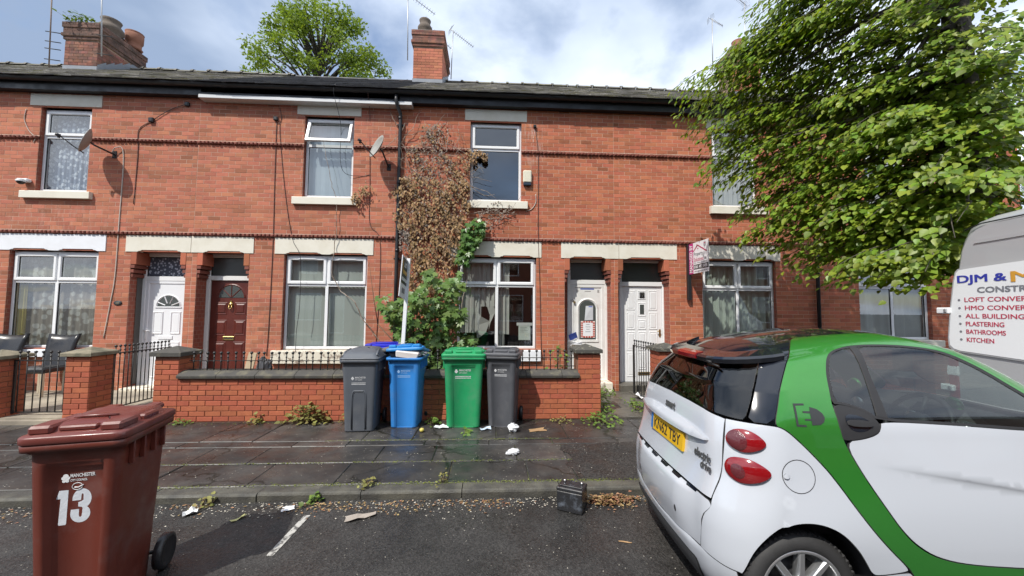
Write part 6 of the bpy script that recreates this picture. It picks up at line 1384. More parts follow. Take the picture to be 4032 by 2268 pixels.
aerial((7.75,11.0,9.0),(7.78,11.0,11.2),(-.7,-.4,0),8,'aerial on the right chimney half hidden by tree leaves',.6)
M_rustp=mat('rusty_pole',(.22,.17,.14),.7,.3,var=.3,vscale=8)
aerial((-11.57,10.35,7.75),(-11.68,10.35,11.0),(1,0,0),0,'thick rusty pole clamped to the left of the left chimney',yagi=False,m=M_rustp,brk=(.10,.19,.25,.33))
aerial((-10.03,10.08,8.05),(-10.2,10.08,10.8),(1,0,0),0,'galvanised pole in front of the left chimney',yagi=False,brk=(.02,.20))
def cable(lab,pts,r=.006,m=M_black,name='cable'):
    P=[Vector(p) for p in pts]; Q=[]
    for i in range(len(P)-1):
        p0,p1,p2,p3=P[max(i-1,0)],P[i],P[i+1],P[min(i+2,len(P)-1)]
        for k in range(5):
            t=k/5; Q.append(.5*((2*p1)+(p2-p0)*t+(2*p0-5*p1+4*p2-p3)*t*t+(3*p1-p0-3*p2+p3)*t**3))
    Q.append(P[-1]); g=MB(); g.tube(Q,r,5); tag(g.build(name,m),lab,'cable','cables clipped to the brickwork')
w=lambda x,z,o=.012:(x,FAC-o,z)
M_cw=mat('pale_cable',(.50,.44,.38),.6); M_cb=mat('brown_cable',(.10,.045,.035),.6)
cable('pale cable running down from the edge on dish past the number plaque',[w(-7.28,4.58,.05),(-7.2,FAC-.06,4.68),w(-7.10,4.55),w(-7.10,3.2),w(-7.11,2.2),w(-7.16,1.7),w(-7.24,1.04)],.009,M_cw)
cable('dark cable dropping from the small black box beside the dish',[w(-6.62,5.24),w(-6.85,5.06),w(-6.84,4.6),w(-6.86,3.6)],.007,M_cb)
cable('dark cable strung under the eaves to a black box',[w(-5.98,5.6,.03),w(-6.3,5.47,.02),w(-6.6,5.26,.02)],.006)
cable('long straight dark cable beside the maroon door house lintel',[w(-4.27,5.35),w(-4.26,4.2),w(-4.24,2.9),w(-4.25,1.4),w(-4.27,.72)],.007,M_cb)
cable('looping dark cable left of tilted window',[w(-4.22,5.6),w(-4.18,5.4),w(-4.2,5.1),w(-4.05,3.9),w(-3.88,3.0),w(-3.70,2.6,.03),w(-3.68,1.7,.03),w(-3.72,1.2,.03),w(-3.70,.8,.08)],.005)
cable('cable hanging down in front of the tilted open window',[(-3.05,7.42,6.0),(-3.08,7.41,5.8),w(-3.02,5.3,.03),w(-3.0,4.6,.05),w(-2.9,4.3,.05),w(-2.6,4.26),w(-2.42,4.3)],.005)
cable('thin cable dropping from gutter beside the second dish',[(-2.45,7.42,5.95),w(-2.46,5.5),w(-2.44,4.7),w(-2.42,4.0),w(-2.4,3.3),w(-2.2,3.0),w(-2.18,2.0),w(-2.22,.9)],.006,M_cb)
cable('cable down the brick beside white alarm box',[w(.88,5.36),w(.93,5.0),w(.95,4.5),w(.95,3.2),w(.99,2.0),w(1.02,.75)],.007,M_cb)
cable('pale twisted cable left of lace curtained upper window',[w(-8.92,5.4),w(-8.94,5.2),w(-8.84,4.98),w(-8.72,4.85),w(-8.75,4.75)],.007,M_cw)
cable('pale cable end curling right of the upper window sill',[w(.70,3.62),w(.82,3.68),w(.90,3.82),w(.89,3.98)],.007,M_cw)
cable('cable looping over the roof above tilted window',[(-3.05,7.42,6.0),(-2.95,7.7,6.18),(-2.3,8.6,6.78),(-2.25,10.0,7.7)],.008)
def wallbox(lab,x,z,s,cat='junction box',m=M_black,name='junction_box'):
    t=thing(name,lab,cat,(x,FAC,z)); g=MB(); g.cbox(x-s,x+s,FAC-.05,FAC,z-s,z+s,.008); g.build('case',m,t); g=MB(); g.cbox(x-s*.7,x+s*.7,FAC-.056,FAC-.051,z-s*.7,z+s*.7,.002); g.build('cover',m,t)
wallbox('small black box under the eaves at the left house boundary',-5.97,5.60,.04); wallbox('black cable box on brick between lace window and eaves',-6.62,5.26,.045); wallbox('black cable box left of tilted window lintel',-4.28,5.37,.04); wallbox('small light cable clip right of the upper window lintel',.87,5.39,.03)
t=thing('alarm_box','cream burglar alarm box with navy base beside the upper window','alarm box',(.72,FAC,4.3)); g=MB(); g.cbox(.632,.808,FAC-.075,FAC,4.20,4.455,.02); g.build('case',mat('cream_plastic',(.66,.62,.50),.5,var=.1,vscale=9),t); g=MB(); g.cbox(.640,.800,FAC-.07,FAC,4.145,4.205,.012); g.build('base',mat('navy_plastic',(.02,.035,.06),.4),t)
t=thing('security_camera','white dome security camera beside the lace curtained window','camera',(-8.8,FAC,3.97)); g=MB(); g.cbox(-8.86,-8.72,FAC-.09,FAC,3.965,4.03,.015); g.build('bracket',M_upvc,t); g=MB(); g.lathe([(.06,.03),(.062,0),(.05,-.03),(.03,-.05),(0,-.058)],14,Matrix.Translation((-8.80,FAC-.11,3.96)),0); g.build('dome',M_black,t); g=MB(); g.lathe([(0,.06),(.05,.045),(.068,.01),(.064,-.005)],14,Matrix.Translation((-8.80,FAC-.11,3.96)),cap=False); g.build('cover',M_upvc,t)
# floodlight-like bell and small plank leaning by the maroon door
t=thing('plank','pale offcut plank leaning behind the railing by the maroon door','plank',(-4.7,6.9,.1)); g=MB(); g.cbox(-.07,.07,-.012,.012,0,.75,.003); g.xf(Matrix.Translation((-4.28,7.0,.10))@Matrix.Rotation(.14,4,'Y')@Matrix.Rotation(-.12,4,'X')); g.build('board',mat('pale_wood',(.45,.36,.24),.8,var=.2,vscale=10),t)
t=thing('bag_of_rubbish','dark knotted rubbish sack behind the railing','sack',(-3.85,7.2,.1)); g=MB(); crumple(g,(-3.92,7.0,.42),.22,31,(.6,.6,1.5),9); g.build('sack',M_darkbag,t)
# ------------------------------------------------------------ signs
t=thing('letting_sign','pink and white MANAGED BY board sticking out from the wall on a black post','sign',(4.04,FAC,2.4))
g=MB(); g.cbox(4.005,4.075,FAC-.10,FAC-.03,1.85,2.985,.004); g.build('post',M_black,t)
M_sw=mat('sign_white',(.76,.75,.77),.5); M_pink=mat('sign_pink',(.50,.03,.20),.5); M_sgrey=mat('sign_grey',(.16,.16,.18),.6); M_sred=mat('sign_red',(.45,.05,.12),.5); M_sblk=mat('sign_black',(.02,.02,.022),.5)
X0=4.035; y0,y1=FAC-.09,FAC-.80
g=MB(); g.box(X0,X0+.008,y1,y0,2.372,2.982); brd=g.build('board',M_sw,t)
fx=X0-.0015
def sq(name,m,u0,u1,v0,v1,o=0.):      # patch on the board: u from post outwards, v up (0..1)
    g=MB(); ya,yb=y0+(y1-y0)*u0,y0+(y1-y0)*u1; za,zb=2.372+.61*v0,2.372+.61*v1; g.quad((fx-o,ya,za),(fx-o,yb,za),(fx-o,yb,zb),(fx-o,ya,zb)); return g.build(name,m,brd)
def st(s,m,u,v,w,h,bold=.0,o=.0012,rot=False):
    O=(fx-o,y0+(y1-y0)*u,2.372+.61*v)
    if rot: return text(s,'lettering',m,brd,O,(0,0,1),(0,1,0),w*.61,h*.71,bold)
    return text(s,'lettering',m,brd,O,(0,-1,0),(0,0,1),w*.71,h*.61,bold)
sq('colour_band',M_pink,0,.235,0,1); st('MANAGED BY',M_sw,.20,.04,.92,.155,.03,rot=True)
sq('colour_band',M_sblk,.255,.985,.125,.28); st('0161 492 0495',M_sw,.29,.15,.65,.11,.03,.0025)
st('www.propertysolutionsgb.co.uk',M_sgrey,.29,.045,.65,.035,.02); st('Sales - Lettings - Commercial',M_sgrey,.29,.315,.62,.04)
st('Solutions',M_sred,.28,.38,.48,.13); st('GB',M_sgrey,.80,.40,.10,.07,.02); st('Property',M_sgrey,.28,.53,.46,.15)
g=MB()
def roofline(pts,th):
    P=[Vector((fx-.0012,y0+(y1-y0)*u,2.372+.61*v)) for u,v in pts]
    for a,b in zip(P,P[1:]): d=(b-a).normalized(); n=Vector((0,-d.z,d.y))*th; g.add([a-n,b-n,b+n,a+n],[(0,1,2,3)])
roofline([(.25,.72),(.47,.90),(.92,.64)],.012); roofline([(.44,.84),(.44,.93)],.012); roofline([(.46,.785),(.51,.785)],.011); g.build('roof_emblem',M_sred,brd)
g=MB(); c=Vector((fx-.0012,y0+(y1-y0)*.83,2.372+.61*.885)); n=14; g.add([c]+[c+Vector((0,.052*cos(2*pi*k/n),.052*sin(2*pi*k/n))) for k in range(n)],[(0,k+1,(k+1)%n+1) for k in range(n)]); g.build('round_emblem',mat('emblem_grey',(.45,.44,.46),.6),brd)
g=MB(); c=c+Vector((-.001,0,.012)); g.add([c+Vector((0,.03,-.012)),c+Vector((0,0,.022)),c+Vector((0,-.032,-.01))],[(0,1,2)]); g.build('round_emblem_roof',M_sred,brd)
t=thing('estate_agent_board','dark estate agent board on a white post between the blue bin and the bush','sign',(-1.35,6.08,.1))
tl=Matrix.Translation((-1.355,6.1,1.0))@Matrix.Rotation(.0,4,'X')@Matrix.Rotation(.045,4,'Y')
g=MB(); g.cbox(-.028,.028,-.02,.02,-.95,1.42,.004); g.xf(tl); g.build('post',M_upvc,t)
Bm=Matrix.Translation((-1.335,6.12,1.76))@Matrix.Rotation(-.13,4,'X')@Matrix.Rotation(.04,4,'Y')
g=MB(); g.box(-.006,.006,-.45,.0,0,.62); g.xf(Bm); bd=g.build('board',mat('board_grey_white',(.62,.63,.66),.5),t)
def bq(name,m,a,b,c,d,o=.0075): g=MB(); g.quad((o,a,c),(o,b,c),(o,b,d),(o,a,d)); g.xf(Bm); g.build(name,m,bd)
M_och=mat('ochre_print',(.42,.25,.05),.5)
bq('dark_panel',M_sblk,-.42,-.05,.21,.60); bq('ochre_bar',M_och,-.40,-.365,.38,.57,.009); bq('ochre_bar',M_och,-.36,-.10,.36,.42,.009); bq('white_bar',M_wdim,-.41,-.07,.255,.305,.009); bq('grey_block',M_sgrey,-.33,-.15,.07,.15,.009)
o=text('LET',"lettering",M_white,bd,Bm@Vector((.0095,-.30,.47)),Bm.to_3x3()@Vector((0,1,0)),Bm.to_3x3()@Vector((0,0,1)),.15,.07,.02)
# ------------------------------------------------------------ small electric car
def _pw(t,P):
    if t<=P[0][0]: return P[0][1]
    for i in range(len(P)-1):
        a,b=P[i],P[i+1]
        if t<=b[0]:
            k=(t-a[0])/(b[0]-a[0])
            # monotone-ish cubic
            m0=(P[i+1][1]-P[i-1][1])/(P[i+1][0]-P[i-1][0]) if i>0 else (b[1]-a[1])/(b[0]-a[0])
            m1=(P[i+2][1]-P[i][1])/(P[i+2][0]-P[i][0]) if i+2<len(P) else (b[1]-a[1])/(b[0]-a[0])
            h=b[0]-a[0]; d=(b[1]-a[1])/h
            if d==0: m0=m1=0
            else:
                if m0/d<0: m0=0
                if m1/d<0: m1=0
                m0=max(min(m0/d,3),0)*d; m1=max(min(m1/d,3),0)*d
            k2,k3=k*k,k*k*k
            return a[1]*(2*k3-3*k2+1)+h*m0*(k3-2*k2+k)+b[1]*(-2*k3+3*k2)+h*m1*(k3-k2)
    return P[-1][1]
CYC=2.645
ZV=[(0.05,.05),(1.38,1.38),(1.48,1.445),(1.58,1.482),(1.68,1.5),(1.85,1.503),(2.05,1.505),(2.30,1.506)]
WV=[(.05,.68),(.12,.72),(.25,.775),(.45,.79),(.62,.782),(.80,.758),(.95,.735),(1.05,.715),(1.20,.650),(1.32,.595),(1.38,.565),(1.48,.505),(1.58,.425),(1.68,.335),(1.85,.18),(2.05,.05),(2.30,.001)]
XR=[(.05,1.30),(.12,1.255),(.2,1.215),(.32,1.19),(.48,1.185),(.58,1.195),(.66,1.215),(.75,1.235),(.90,1.245),(1.02,1.262),(1.10,1.285),(1.25,1.345),(1.38,1.40),(1.48,1.435),(1.58,1.49),(1.68,1.55),(1.85,1.68),(2.05,1.85),(2.3,1.93)]
XF=[(.05,3.72),(.2,3.85),(.45,3.885),(.62,3.84),(.78,3.74),(.92,3.52),(1.02,3.32),(1.15,3.10),(1.30,2.88),(1.38,2.75),(1.48,2.58),(1.58,2.44),(1.68,2.34),(1.85,2.22),(2.05,2.12),(2.3,2.0)]
RR=[(.05,.24),(.3,.25),(.6,.26),(.9,.27),(1.05,.28),(1.38,.29),(1.48,.25),(1.58,.2),(2.05,.02),(2.3,.0005)]
RF=[(.05,.3),(.6,.34),(.92,.30),(1.15,.22),(1.38,.15),(1.58,.12),(2.05,.02),(2.3,.0005)]

def carpt(s,v):
    z=_pw(v,ZV); w=_pw(v,WV); xr=_pw(v,XR); xf=_pw(v,XF); R=min(_pw(v,RR),w*.95); Rf=min(_pw(v,RF),w*.95)
    bow=.055*(w/.78)**2
    def bx(y): return -bow*(1-(y/max(w,1e-6))**2)*1.0
    xc=xr+R; xcf=xf-Rf
    if s>=xc and s<=xcf: x,y=s,-w
    elif s<xc:
        d=xc-s
        if d<R*math.pi/2:
            a=d/R; x=xc-R*math.sin(a); y=-(w-R)-R*math.cos(a)
        else: x=xr; y=-(w-R)+(d-R*math.pi/2)
        x+=bx(y)*min(1,max(0,(xc-x)/max(R,1e-6)))+0
    else:
        d=s-xcf
        if d<Rf*math.pi/2:
            a=d/Rf; x=xcf+Rf*math.sin(a); y=-(w-Rf)-Rf*math.cos(a)
        else: x=xf; y=-(w-Rf)+(d-Rf*math.pi/2)
        x-=bx(y)*2.2*min(1,max(0,(x-xcf)/max(Rf,1e-6)))
    # roof camber along the length
    if v>1.2:
        k=min(1,(v-1.2)/.28); z-=k*.15*max(0,(2.35-x))**1.6+k*.07*max(0,x-2.5)**2
    # waist crease and wheel arch flare
    fl=.018*math.exp(-((s-1.565)/.34)**2-((z-.50)/.17)**2)
    if s>xc and s<xcf: y-=fl
    return (x,CYC+y,z)
CTH=radians(3); CC=(1.565,1.87)
def rotp(q):
    x,y=q[0]-CC[0],q[1]-CC[1]; return (CC[0]+x*cos(CTH)+y*sin(CTH),CC[1]-x*sin(CTH)+y*cos(CTH),q[2])
def sc(v):
    w=_pw(v,WV); R=min(_pw(v,RR),w*.95); return _pw(v,XR)+R-R*pi/2-(w-R)
def pt_side(u,v): return carpt(u,v)
def pt_far(u,v): p=carpt(u,v); return (p[0],2*CYC-p[1],p[2])
def pt_full(t,v):
    p=carpt(sc(v)+abs(t),v); return p if t>=0 else (p[0],2*CYC-p[1],p[2])
def chaikin(P,n=2):
    for _ in range(n):
        Q=[]
        for i in range(len(P)):
            a,b=P[i],P[(i+1)%len(P)]; Q.append((a[0]*.75+b[0]*.25,a[1]*.75+b[1]*.25)); Q.append((a[0]*.25+b[0]*.75,a[1]*.25+b[1]*.75))
        P=Q
    return P
def dense(P,st):
    Q=[]
    for i in range(len(P)):
        a,b=P[i],P[(i+1)%len(P)]; d=sqrt((a[0]-b[0])**2+(a[1]-b[1])**2); n=max(1,int(d/st+.5))
        for k in range(n): Q.append((a[0]+(b[0]-a[0])*k/n,a[1]+(b[1]-a[1])*k/n))
    return Q
def panel(name,outer,m,parent,fn=pt_side,hole=None,off=0.,lines=(),smooth=2,grid=.04,st=.022,rim=.014,label=None,edge=None):
    """a sheet cut to an outline on the body surface, its rim turned inwards"""
    O=dense(chaikin(outer,smooth) if smooth else outer,st); Hh=dense(chaikin(hole,smooth) if smooth else hole,st) if hole else []
    offf=off if callable(off) else (lambda u,v:off)
    x0,x1=min(p[0] for p in O),max(p[0] for p in O); y0,y1=min(p[1] for p in O),max(p[1] for p in O)
    V=[Vector(p) for p in O+Hh]; nO=len(O); E=[(i,(i+1)%nO) for i in range(nO)]+[(nO+i,nO+(i+1)%len(Hh)) for i in range(len(Hh))]
    for Ln in lines:
        b0=len(V); V+=[Vector(p) for p in Ln]; E+=[(b0+i,b0+i+1) for i in range(len(Ln)-1)]
    B=np.array([tuple(p) for p in V])
    y=y0+grid/2; r=0
    while y<y1:
        x=x0+(grid/2 if r%2 else 0)
        while x<x1:
            if inpoly(O,x,y) and not(Hh and inpoly(Hh,x,y)) and ((B[:,0]-x)**2+(B[:,1]-y)**2).min()>(grid*.45)**2: V.append(Vector((x,y)))
            x+=grid
        y+=grid*.87; r+=1
    vv,ee,ff,_,_,_=geometry.delaunay_2d_cdt(V,E,[],0,1e-6)
    P2=[(p.x,p.y) for p in vv]; F=[]
    for f in ff:
        if len(f)!=3: continue
        cx_,cy_=sum(P2[i][0] for i in f)/3,sum(P2[i][1] for i in f)/3
        if inpoly(O,cx_,cy_) and not(Hh and inpoly(Hh,cx_,cy_)): F.append(tuple(f))
    def base(u,v): return np.array(rotp(fn(u,v)))
    e=2e-3
    def nrm(u,v):
        n=np.cross(base(u+e,v)-base(u-e,v),base(u,v+e)-base(u,v-e)); n/=np.linalg.norm(n)+1e-12; return n
    ctr=np.array(rotp((2.3,CYC,.7)))
    P=[];Nn=[];flip=None
    for u,v in P2:
        b=base(u,v); n=nrm(u,v)
        if flip is None: flip=1 if np.dot(n,b-ctr)>0 else -1
        P.append(b+n*flip*offf(u,v)); Nn.append(n*flip)
    if callable(off):
        for i,(u,v) in enumerate(P2):
            q=lambda a,c: base(a,c)+nrm(a,c)*flip*offf(a,c)
            n=np.cross(q(u+e,v)-q(u-e,v),q(u,v+e)-q(u,v-e)); Nn[i]=n/(np.linalg.norm(n)+1e-12)*flip
    if flip<0: F=[f[::-1] for f in F]
    ec={}
    for f in F:
        for i in range(3): k=(f[i],f[(i+1)%3]); ec[k]=1
    V3=[tuple(p) for p in P]; N3=[tuple(n) for n in Nn]; Fr=list(F)
    if rim:
        mp={}
        def inn(i):
            if i not in mp: mp[i]=len(V3); V3.append(tuple(P[i]-Nn[i]*rim)); N3.append(tuple(Nn[i]))
            return mp[i]
        for (a,b) in list(ec):
            if (b,a) not in ec: Fr.append((b,a,inn(a),inn(b)))
    me=bpy.data.meshes.new(name); me.from_pydata(V3,[],Fr); me.materials.append(m); me.materials.append(edge or C_gapshade); me.polygons.foreach_set('material_index',[0]*len(F)+[1]*(len(Fr)-len(F))); me.polygons.foreach_set('use_smooth',[True]*len(Fr)); me.update()
    me.normals_split_custom_set_from_vertices(N3)
    o=meshobj(name,me,parent,(0,0,0)); 
    if label: o['label']=label
    return o
car=thing('parked_car','small white electric hatchback with green roof frame parked at the kerb','car',(2.4,2.6,ROAD))
C_white=mat('car_white',(.50,.53,.58),.22,coat=1.0,spec=.5); C_green=mat('car_green',(.035,.24,.030),.33,.45,coat=1.0,spec=.5,var=.06,vscale=30); C_black=mat('car_gloss_black',(.008,.010,.016),.08,spec=.6,coat=.5); C_dark=mat('car_matt_black',(.022,.022,.024),.55); C_grey=mat('car_grey_grille',(.055,.058,.062),.6,bump=(260,.9,.006))
C_gapshade=mat('panel_gap_shade',(.03,.03,.032),.7); C_red=mat('lamp_red',(.21,.003,.006),.12,spec=.6,coat=1,island=.0); C_redd=mat('lamp_dark_red',(.10,.01,.014),.15,spec=.6,coat=1,bump=(140,.5,.004)); C_tyre=mat('tyre_rubber',(.028,.028,.029),.7,var=.3,vscale=20,bump=(60,.4,.003)); C_alloy=mat('alloy_silver',(.55,.56,.57),.32,.85); C_int=mat('cabin_black',(.022,.022,.025),.6); C_seat=mat('seat_fabric',(.045,.045,.05),.9)  # inward panel rims coloured dark, shade of the gaps put into the colour
full=lambda L_:[(s-sc(v),v) for s,v in L_]
def both(L_): q=full(L_); return q+[(-t,v) for t,v in q[::-1]]
inner=[(1.79,1.137),(1.789,.975),(1.867,.802),(1.971,.624),(2.021,.55),(2.084,.483),(2.183,.426),(2.335,.394),(2.605,.379),(2.9,.37)]
door_front=[(3.05,.42),(3.12,.55),(3.15,.75),(3.12,.93),(3.03,1.06)]
winL=[(2.95,1.11),(2.83,1.201),(2.709,1.306),(2.608,1.372),(2.499,1.426),(2.40,1.452),(2.263,1.474),(2.12,1.492),(2.02,1.492),(1.926,1.462),(1.864,1.389),(1.83,1.31),(1.814,1.251),(1.79,1.137)]
railtop=[(1.876,1.737),(1.95,1.715),(2.05,1.695),(2.2,1.67),(2.35,1.63),(2.5,1.555),(2.65,1.475),(2.8,1.385),(2.95,1.29),(3.1,1.19),(3.25,1.09),(3.36,1.0)]
greenout=[(1.464,1.033),(1.52,1.146),(1.575,1.26),(1.635,1.37),(1.75,1.56)]+railtop+[(3.30,.85),(3.24,.6),(3.2,.35),(3.12,.27),(2.6,.26),(2.2,.265),(2.10,.30),(2.06,.36),(2.046,.382),(1.937,.488),(1.838,.61),(1.717,.801),(1.649,.881),(1.589,.945),(1.535,.998),(1.501,1.022)]
wing=[(1.248,1.029),(1.248,1.029),(1.213,.835),(1.193,.73),(1.148,.651),(1.127,.606),(1.123,.572),(1.056,.499),(1.04,.329),(1.04,.329),(1.116,.322),(1.195,.311),(1.258,.312)]
arch=[(1.261,.308),(1.309,.443),(1.387,.538),(1.464,.582),(1.551,.594),(1.636,.584),(1.719,.548),(1.787,.480),(1.831,.414),(1.862,.355)]
wing_r=[(1.90,.348),(2.03,.365),(2.042,.378),(1.932,.484),(1.833,.606),(1.712,.797),(1.644,.877),(1.585,.941),(1.531,.993),(1.498,1.017),(1.464,1.027),(1.349,1.029)]
sill_=[(1.872,.340),(1.895,.342),(2.035,.358),(2.055,.355),(2.092,.297),(2.12,.25),(2.05,.16),(1.95,.12),(1.90,.16),(1.885,.25)]
def crz(u,v):
    if u<1.93: return 0
    z=.838-.157*(u-1.943); d=v-z; k=min(1,max(0,(u-1.93)/.45)); return .010*k*(min(1,d/.02) if d>0 else 0)*math.exp(-max(0,d-.02)/.16)
door=[(1.803,.958),(1.873,.803),(1.977,.626),(2.027,.553),(2.09,.489),(2.187,.432),(2.337,.400),(2.605,.385),(2.9,.377),(3.04,.425),(3.11,.555),(3.14,.75),(3.11,.93),(3.03,1.005),(2.735,1.016),(2.374,1.040),(2.012,1.056),(2.006,1.03),(1.985,.995),(1.91,.970)]
handle=[(1.792,1.135),(1.869,1.127),(1.947,1.099),(1.99,1.065),(2.0,1.032),(1.98,1.001),(1.908,.976),(1.802,.963),(1.794,.985),(1.793,1.05)]
def side(fn,par):
    D=lambda *a,**k: panel(*a,fn=fn,parent=par,**k)
    D('rear_wing',wing+arch+wing_r,C_white)
    D('roof_frame',greenout,C_green,hole=inner+door_front+winL[:0]+winL,grid=.05)
    D('sill',sill_,C_white,grid=.03)
    CL=lambda o:[(1.95+.03*i,.838-.157*(1.95+.03*i-1.943)+o) for i in range(38) if 1.95+.03*i<3.07]
    d=D('door',door,C_white,off=crz,grid=.028,lines=(CL(0),CL(.01),CL(.02)))
    h=panel('handle_pod',handle,C_dark,d,fn,off=.004,grid=.025)
    panel('handle_recess',[(1.835,1.09),(1.90,1.085),(1.955,1.055),(1.96,1.03),(1.91,1.005),(1.85,1.01),(1.825,1.05)],C_black,d,fn,off=.0055,rim=0,grid=.02)
    panel('handle',[(1.83,1.062),(1.835,1.035),(1.90,1.03),(1.955,1.032),(1.958,1.052),(1.90,1.062)],C_dark,d,fn,off=.017,smooth=1,grid=.02)
    w=D('side_window',[(a,b) for a,b in winL[:-1]]+[(1.79,1.14),(1.87,1.131),(1.95,1.102),(2.004,1.062),(2.374,1.044),(2.735,1.022),(3.0,1.01)],M_glassd,off=-.004,rim=0,grid=.06)
    ins=[(2.93,1.105),(2.82,1.188),(2.70,1.293),(2.60,1.358),(2.495,1.411),(2.40,1.437),(2.263,1.459),(2.12,1.477),(2.025,1.477),(1.938,1.450),(1.880,1.382),(1.847,1.305),(1.832,1.248),(1.812,1.15),(1.875,1.142),(1.957,1.112),(2.012,1.072),(2.374,1.055),(2.735,1.034),(2.94,1.022)]
    panel('window_seal',winL[:-1]+[(1.79,1.14),(1.87,1.131),(1.95,1.102),(2.004,1.06),(2.374,1.042),(2.735,1.020),(3.0,1.005)],C_dark,w,fn,hole=ins,off=-.001,smooth=1,grid=.05,rim=.006)
    panel('pillar',[(2.048,1.478),(2.084,1.470),(2.060,1.28),(2.056,1.07),(2.004,1.08),(2.030,1.28)],C_dark,w,fn,off=.001,smooth=0,rim=.006,grid=.04)
    # arch liner
    g=MB(); n=18; cx_,cz_=1.562,.235
    A=[(-.25+ (pi+.5)*k/n) for k in range(n+1)]
    vs=[]
    for a in A:
        u,v=cx_+.325*cos(a),max(.06,cz_+.372*sin(a)); p=Vector(fn(min(1.9,max(1.2,u)),max(.2,v))); q=Vector((p.x,p.y+(.30 if fn is pt_side else -.30),v)); p=Vector((p.x,p.y+(.012 if fn is pt_side else -.012),v))
        vs+= [rotp(p),rotp(q)]
    g.add(vs,[(2*k,2*k+2,2*k+3,2*k+1) for k in range(n)]+[tuple(2*k+1 for k in range(n+1))]); g.build('arch_liner',C_int,par)
side(pt_side,car); side(pt_far,car)
# rear
panel('tailgate',both([(.64,1.062),(1.057,1.053),(1.243,1.027),(1.243,1.027),(1.208,.838),(1.186,.735),(1.144,.655),(1.123,.612),(1.123,.612),(.64,.616)]),C_white,car,pt_full,smooth=1,grid=.05)
tg=[o for o in car.children if o.name.startswith('tailgate')][0]
panel('rear_window',both([(.64,1.066),(1.057,1.058),(1.30,1.040),(1.338,1.042),(1.382,1.12),(1.425,1.205),(1.485,1.345),(1.530,1.46),(1.52,1.50),(.80,1.50)]),M_glasst,car,pt_full,smooth=1,grid=.06)
for fn in (pt_side,pt_far): panel('rear_corner',[(1.348,1.038),(1.459,1.037),(1.515,1.148),(1.570,1.262),(1.630,1.372),(1.745,1.562),(1.868,1.737),(1.74,1.69),(1.63,1.60),(1.548,1.51),(1.54,1.46),(1.495,1.342),(1.435,1.203),(1.392,1.118)],C_black,car,fn,smooth=1,grid=.035)
# roof skin between the rails
edge=[(1.52,1.50),(1.60,1.575),(1.70,1.65),(1.80,1.71),(1.868,1.738)]+[(a,b+.004) for a,b in railtop[1:7]]
vs=[];n=14
for s_,v_ in edge:
    p=carpt(s_,v_); hw=CYC-p[1]
    for k in range(n+1): f=-1+2*k/n; vs.append(rotp((p[0]-.05*(1-f*f)*(1 if s_<1.65 else 0),CYC+f*hw,p[2]+.022*(1-f*f)*min(1,hw/.3))))
g=MB(); g.add(vs,[(i*(n+1)+k,(i+1)*(n+1)+k,(i+1)*(n+1)+k+1,i*(n+1)+k+1) for i in range(len(edge)-1) for k in range(n)],0,True); g.build('roof',C_black,car)
# spoiler with brake lamp
def sweep(v0,t0,t1,prof,m,name,par,nn=24):
    g=MB(); vs=[]; K=len(prof)
    for k in range(nn+1):
        t=t0+(t1-t0)*k/nn; b=np.array(rotp(pt_full(t,v0))); e=2e-3; b2=np.array(rotp(pt_full(t+e,v0))); tg_=(b2-b)/e; nx=np.array([-tg_[1],tg_[0],0]); nx/=np.linalg.norm(nx)+1e-9
        if np.dot(nx,b-np.array(rotp((2.3,CYC,b[2]))))<0: nx=-nx
        tap=1-.55*max(0,(abs(t)-.42)/.2)**2 if abs(t)>.42 else 1
        for o_,z_ in prof: vs.append(tuple(b+nx*o_*tap+np.array([0,0,z_])))
    F=[(i*K+j,(i+1)*K+j,(i+1)*K+(j+1)%K,i*K+(j+1)%K) for i in range(nn) for j in range(K)]+[tuple(range(K))[::-1],tuple(nn*K+j for j in range(K))]
    g.add(vs,F,0,False); return g.build(name,m,par)
sp=sweep(1.50,-.60,.60,[(-.04,-.015),(.012,-.032),(.075,-.022),(.085,.004),(.07,.018),(-.04,.045)],C_black,'spoiler',car)
sweep(1.50,-.13,.13,[(.05,-.016),(.088,-.014),(.091,.010),(.074,.024),(.03,.032)],C_red,'brake_lamp',sp,8)
# plate bar, plate, badges
bar=full([(.64,.945),(.85,.945),(1.0,.930),(1.10,.905),(1.140,.893)]); 
panel('plate_bar',[(-t,v) for t,v in bar[::-1]]+bar+full([(1.10,.884),(.95,.872),(.64,.870)])+[(-t,v) for t,v in full([(1.10,.884),(.95,.872),(.64,.870)])[::-1]],C_white,tg,pt_full,off=lambda u,v:.004+.034*max(0,1-((u)/.56)**2)**.6*max(0,min(1,(.95-v)/.05)),smooth=1,grid=.03,rim=.03,edge=C_white)
def rearframe(t,v,o=0):
    b=np.array(rotp(pt_full(t,v))); e=3e-3; U=np.array(rotp(pt_full(t+e,v)))-b; Vv=np.array(rotp(pt_full(t,v+e)))-b; U/=np.linalg.norm(U); Vv/=np.linalg.norm(Vv); nn_=np.cross(U,Vv); nn_/=np.linalg.norm(nn_); 
    return Vector(b+nn_*o),Vector(U),Vector(np.cross(nn_,U))
O,U,V=rearframe(.02,.80,.0); 
Fm=lambda u,v,o=0:O+U*u+V*v+U.cross(V)*o
g=MB()
def slab(a,b,c,d,o0,o1,mi): g.add([Fm(a,c,o0),Fm(b,c,o0),Fm(b,d,o0),Fm(a,d,o0),Fm(a,c,o1),Fm(b,c,o1),Fm(b,d,o1),Fm(a,d,o1)],[(0,3,2,1),(4,5,6,7),(0,1,5,4),(1,2,6,5),(2,3,7,6),(3,0,4,7)],mi)
slab(-.26,.26,-.055,.056,-.04,.012,0); slab(-.26,-.222,-.055,.056,.0121,.0126,1)
pl=g.build('number_plate',[mat('plate_yellow',(.72,.43,.012),.35,var=.04),mat('plate_blue',(.03,.16,.45),.4)],tg)
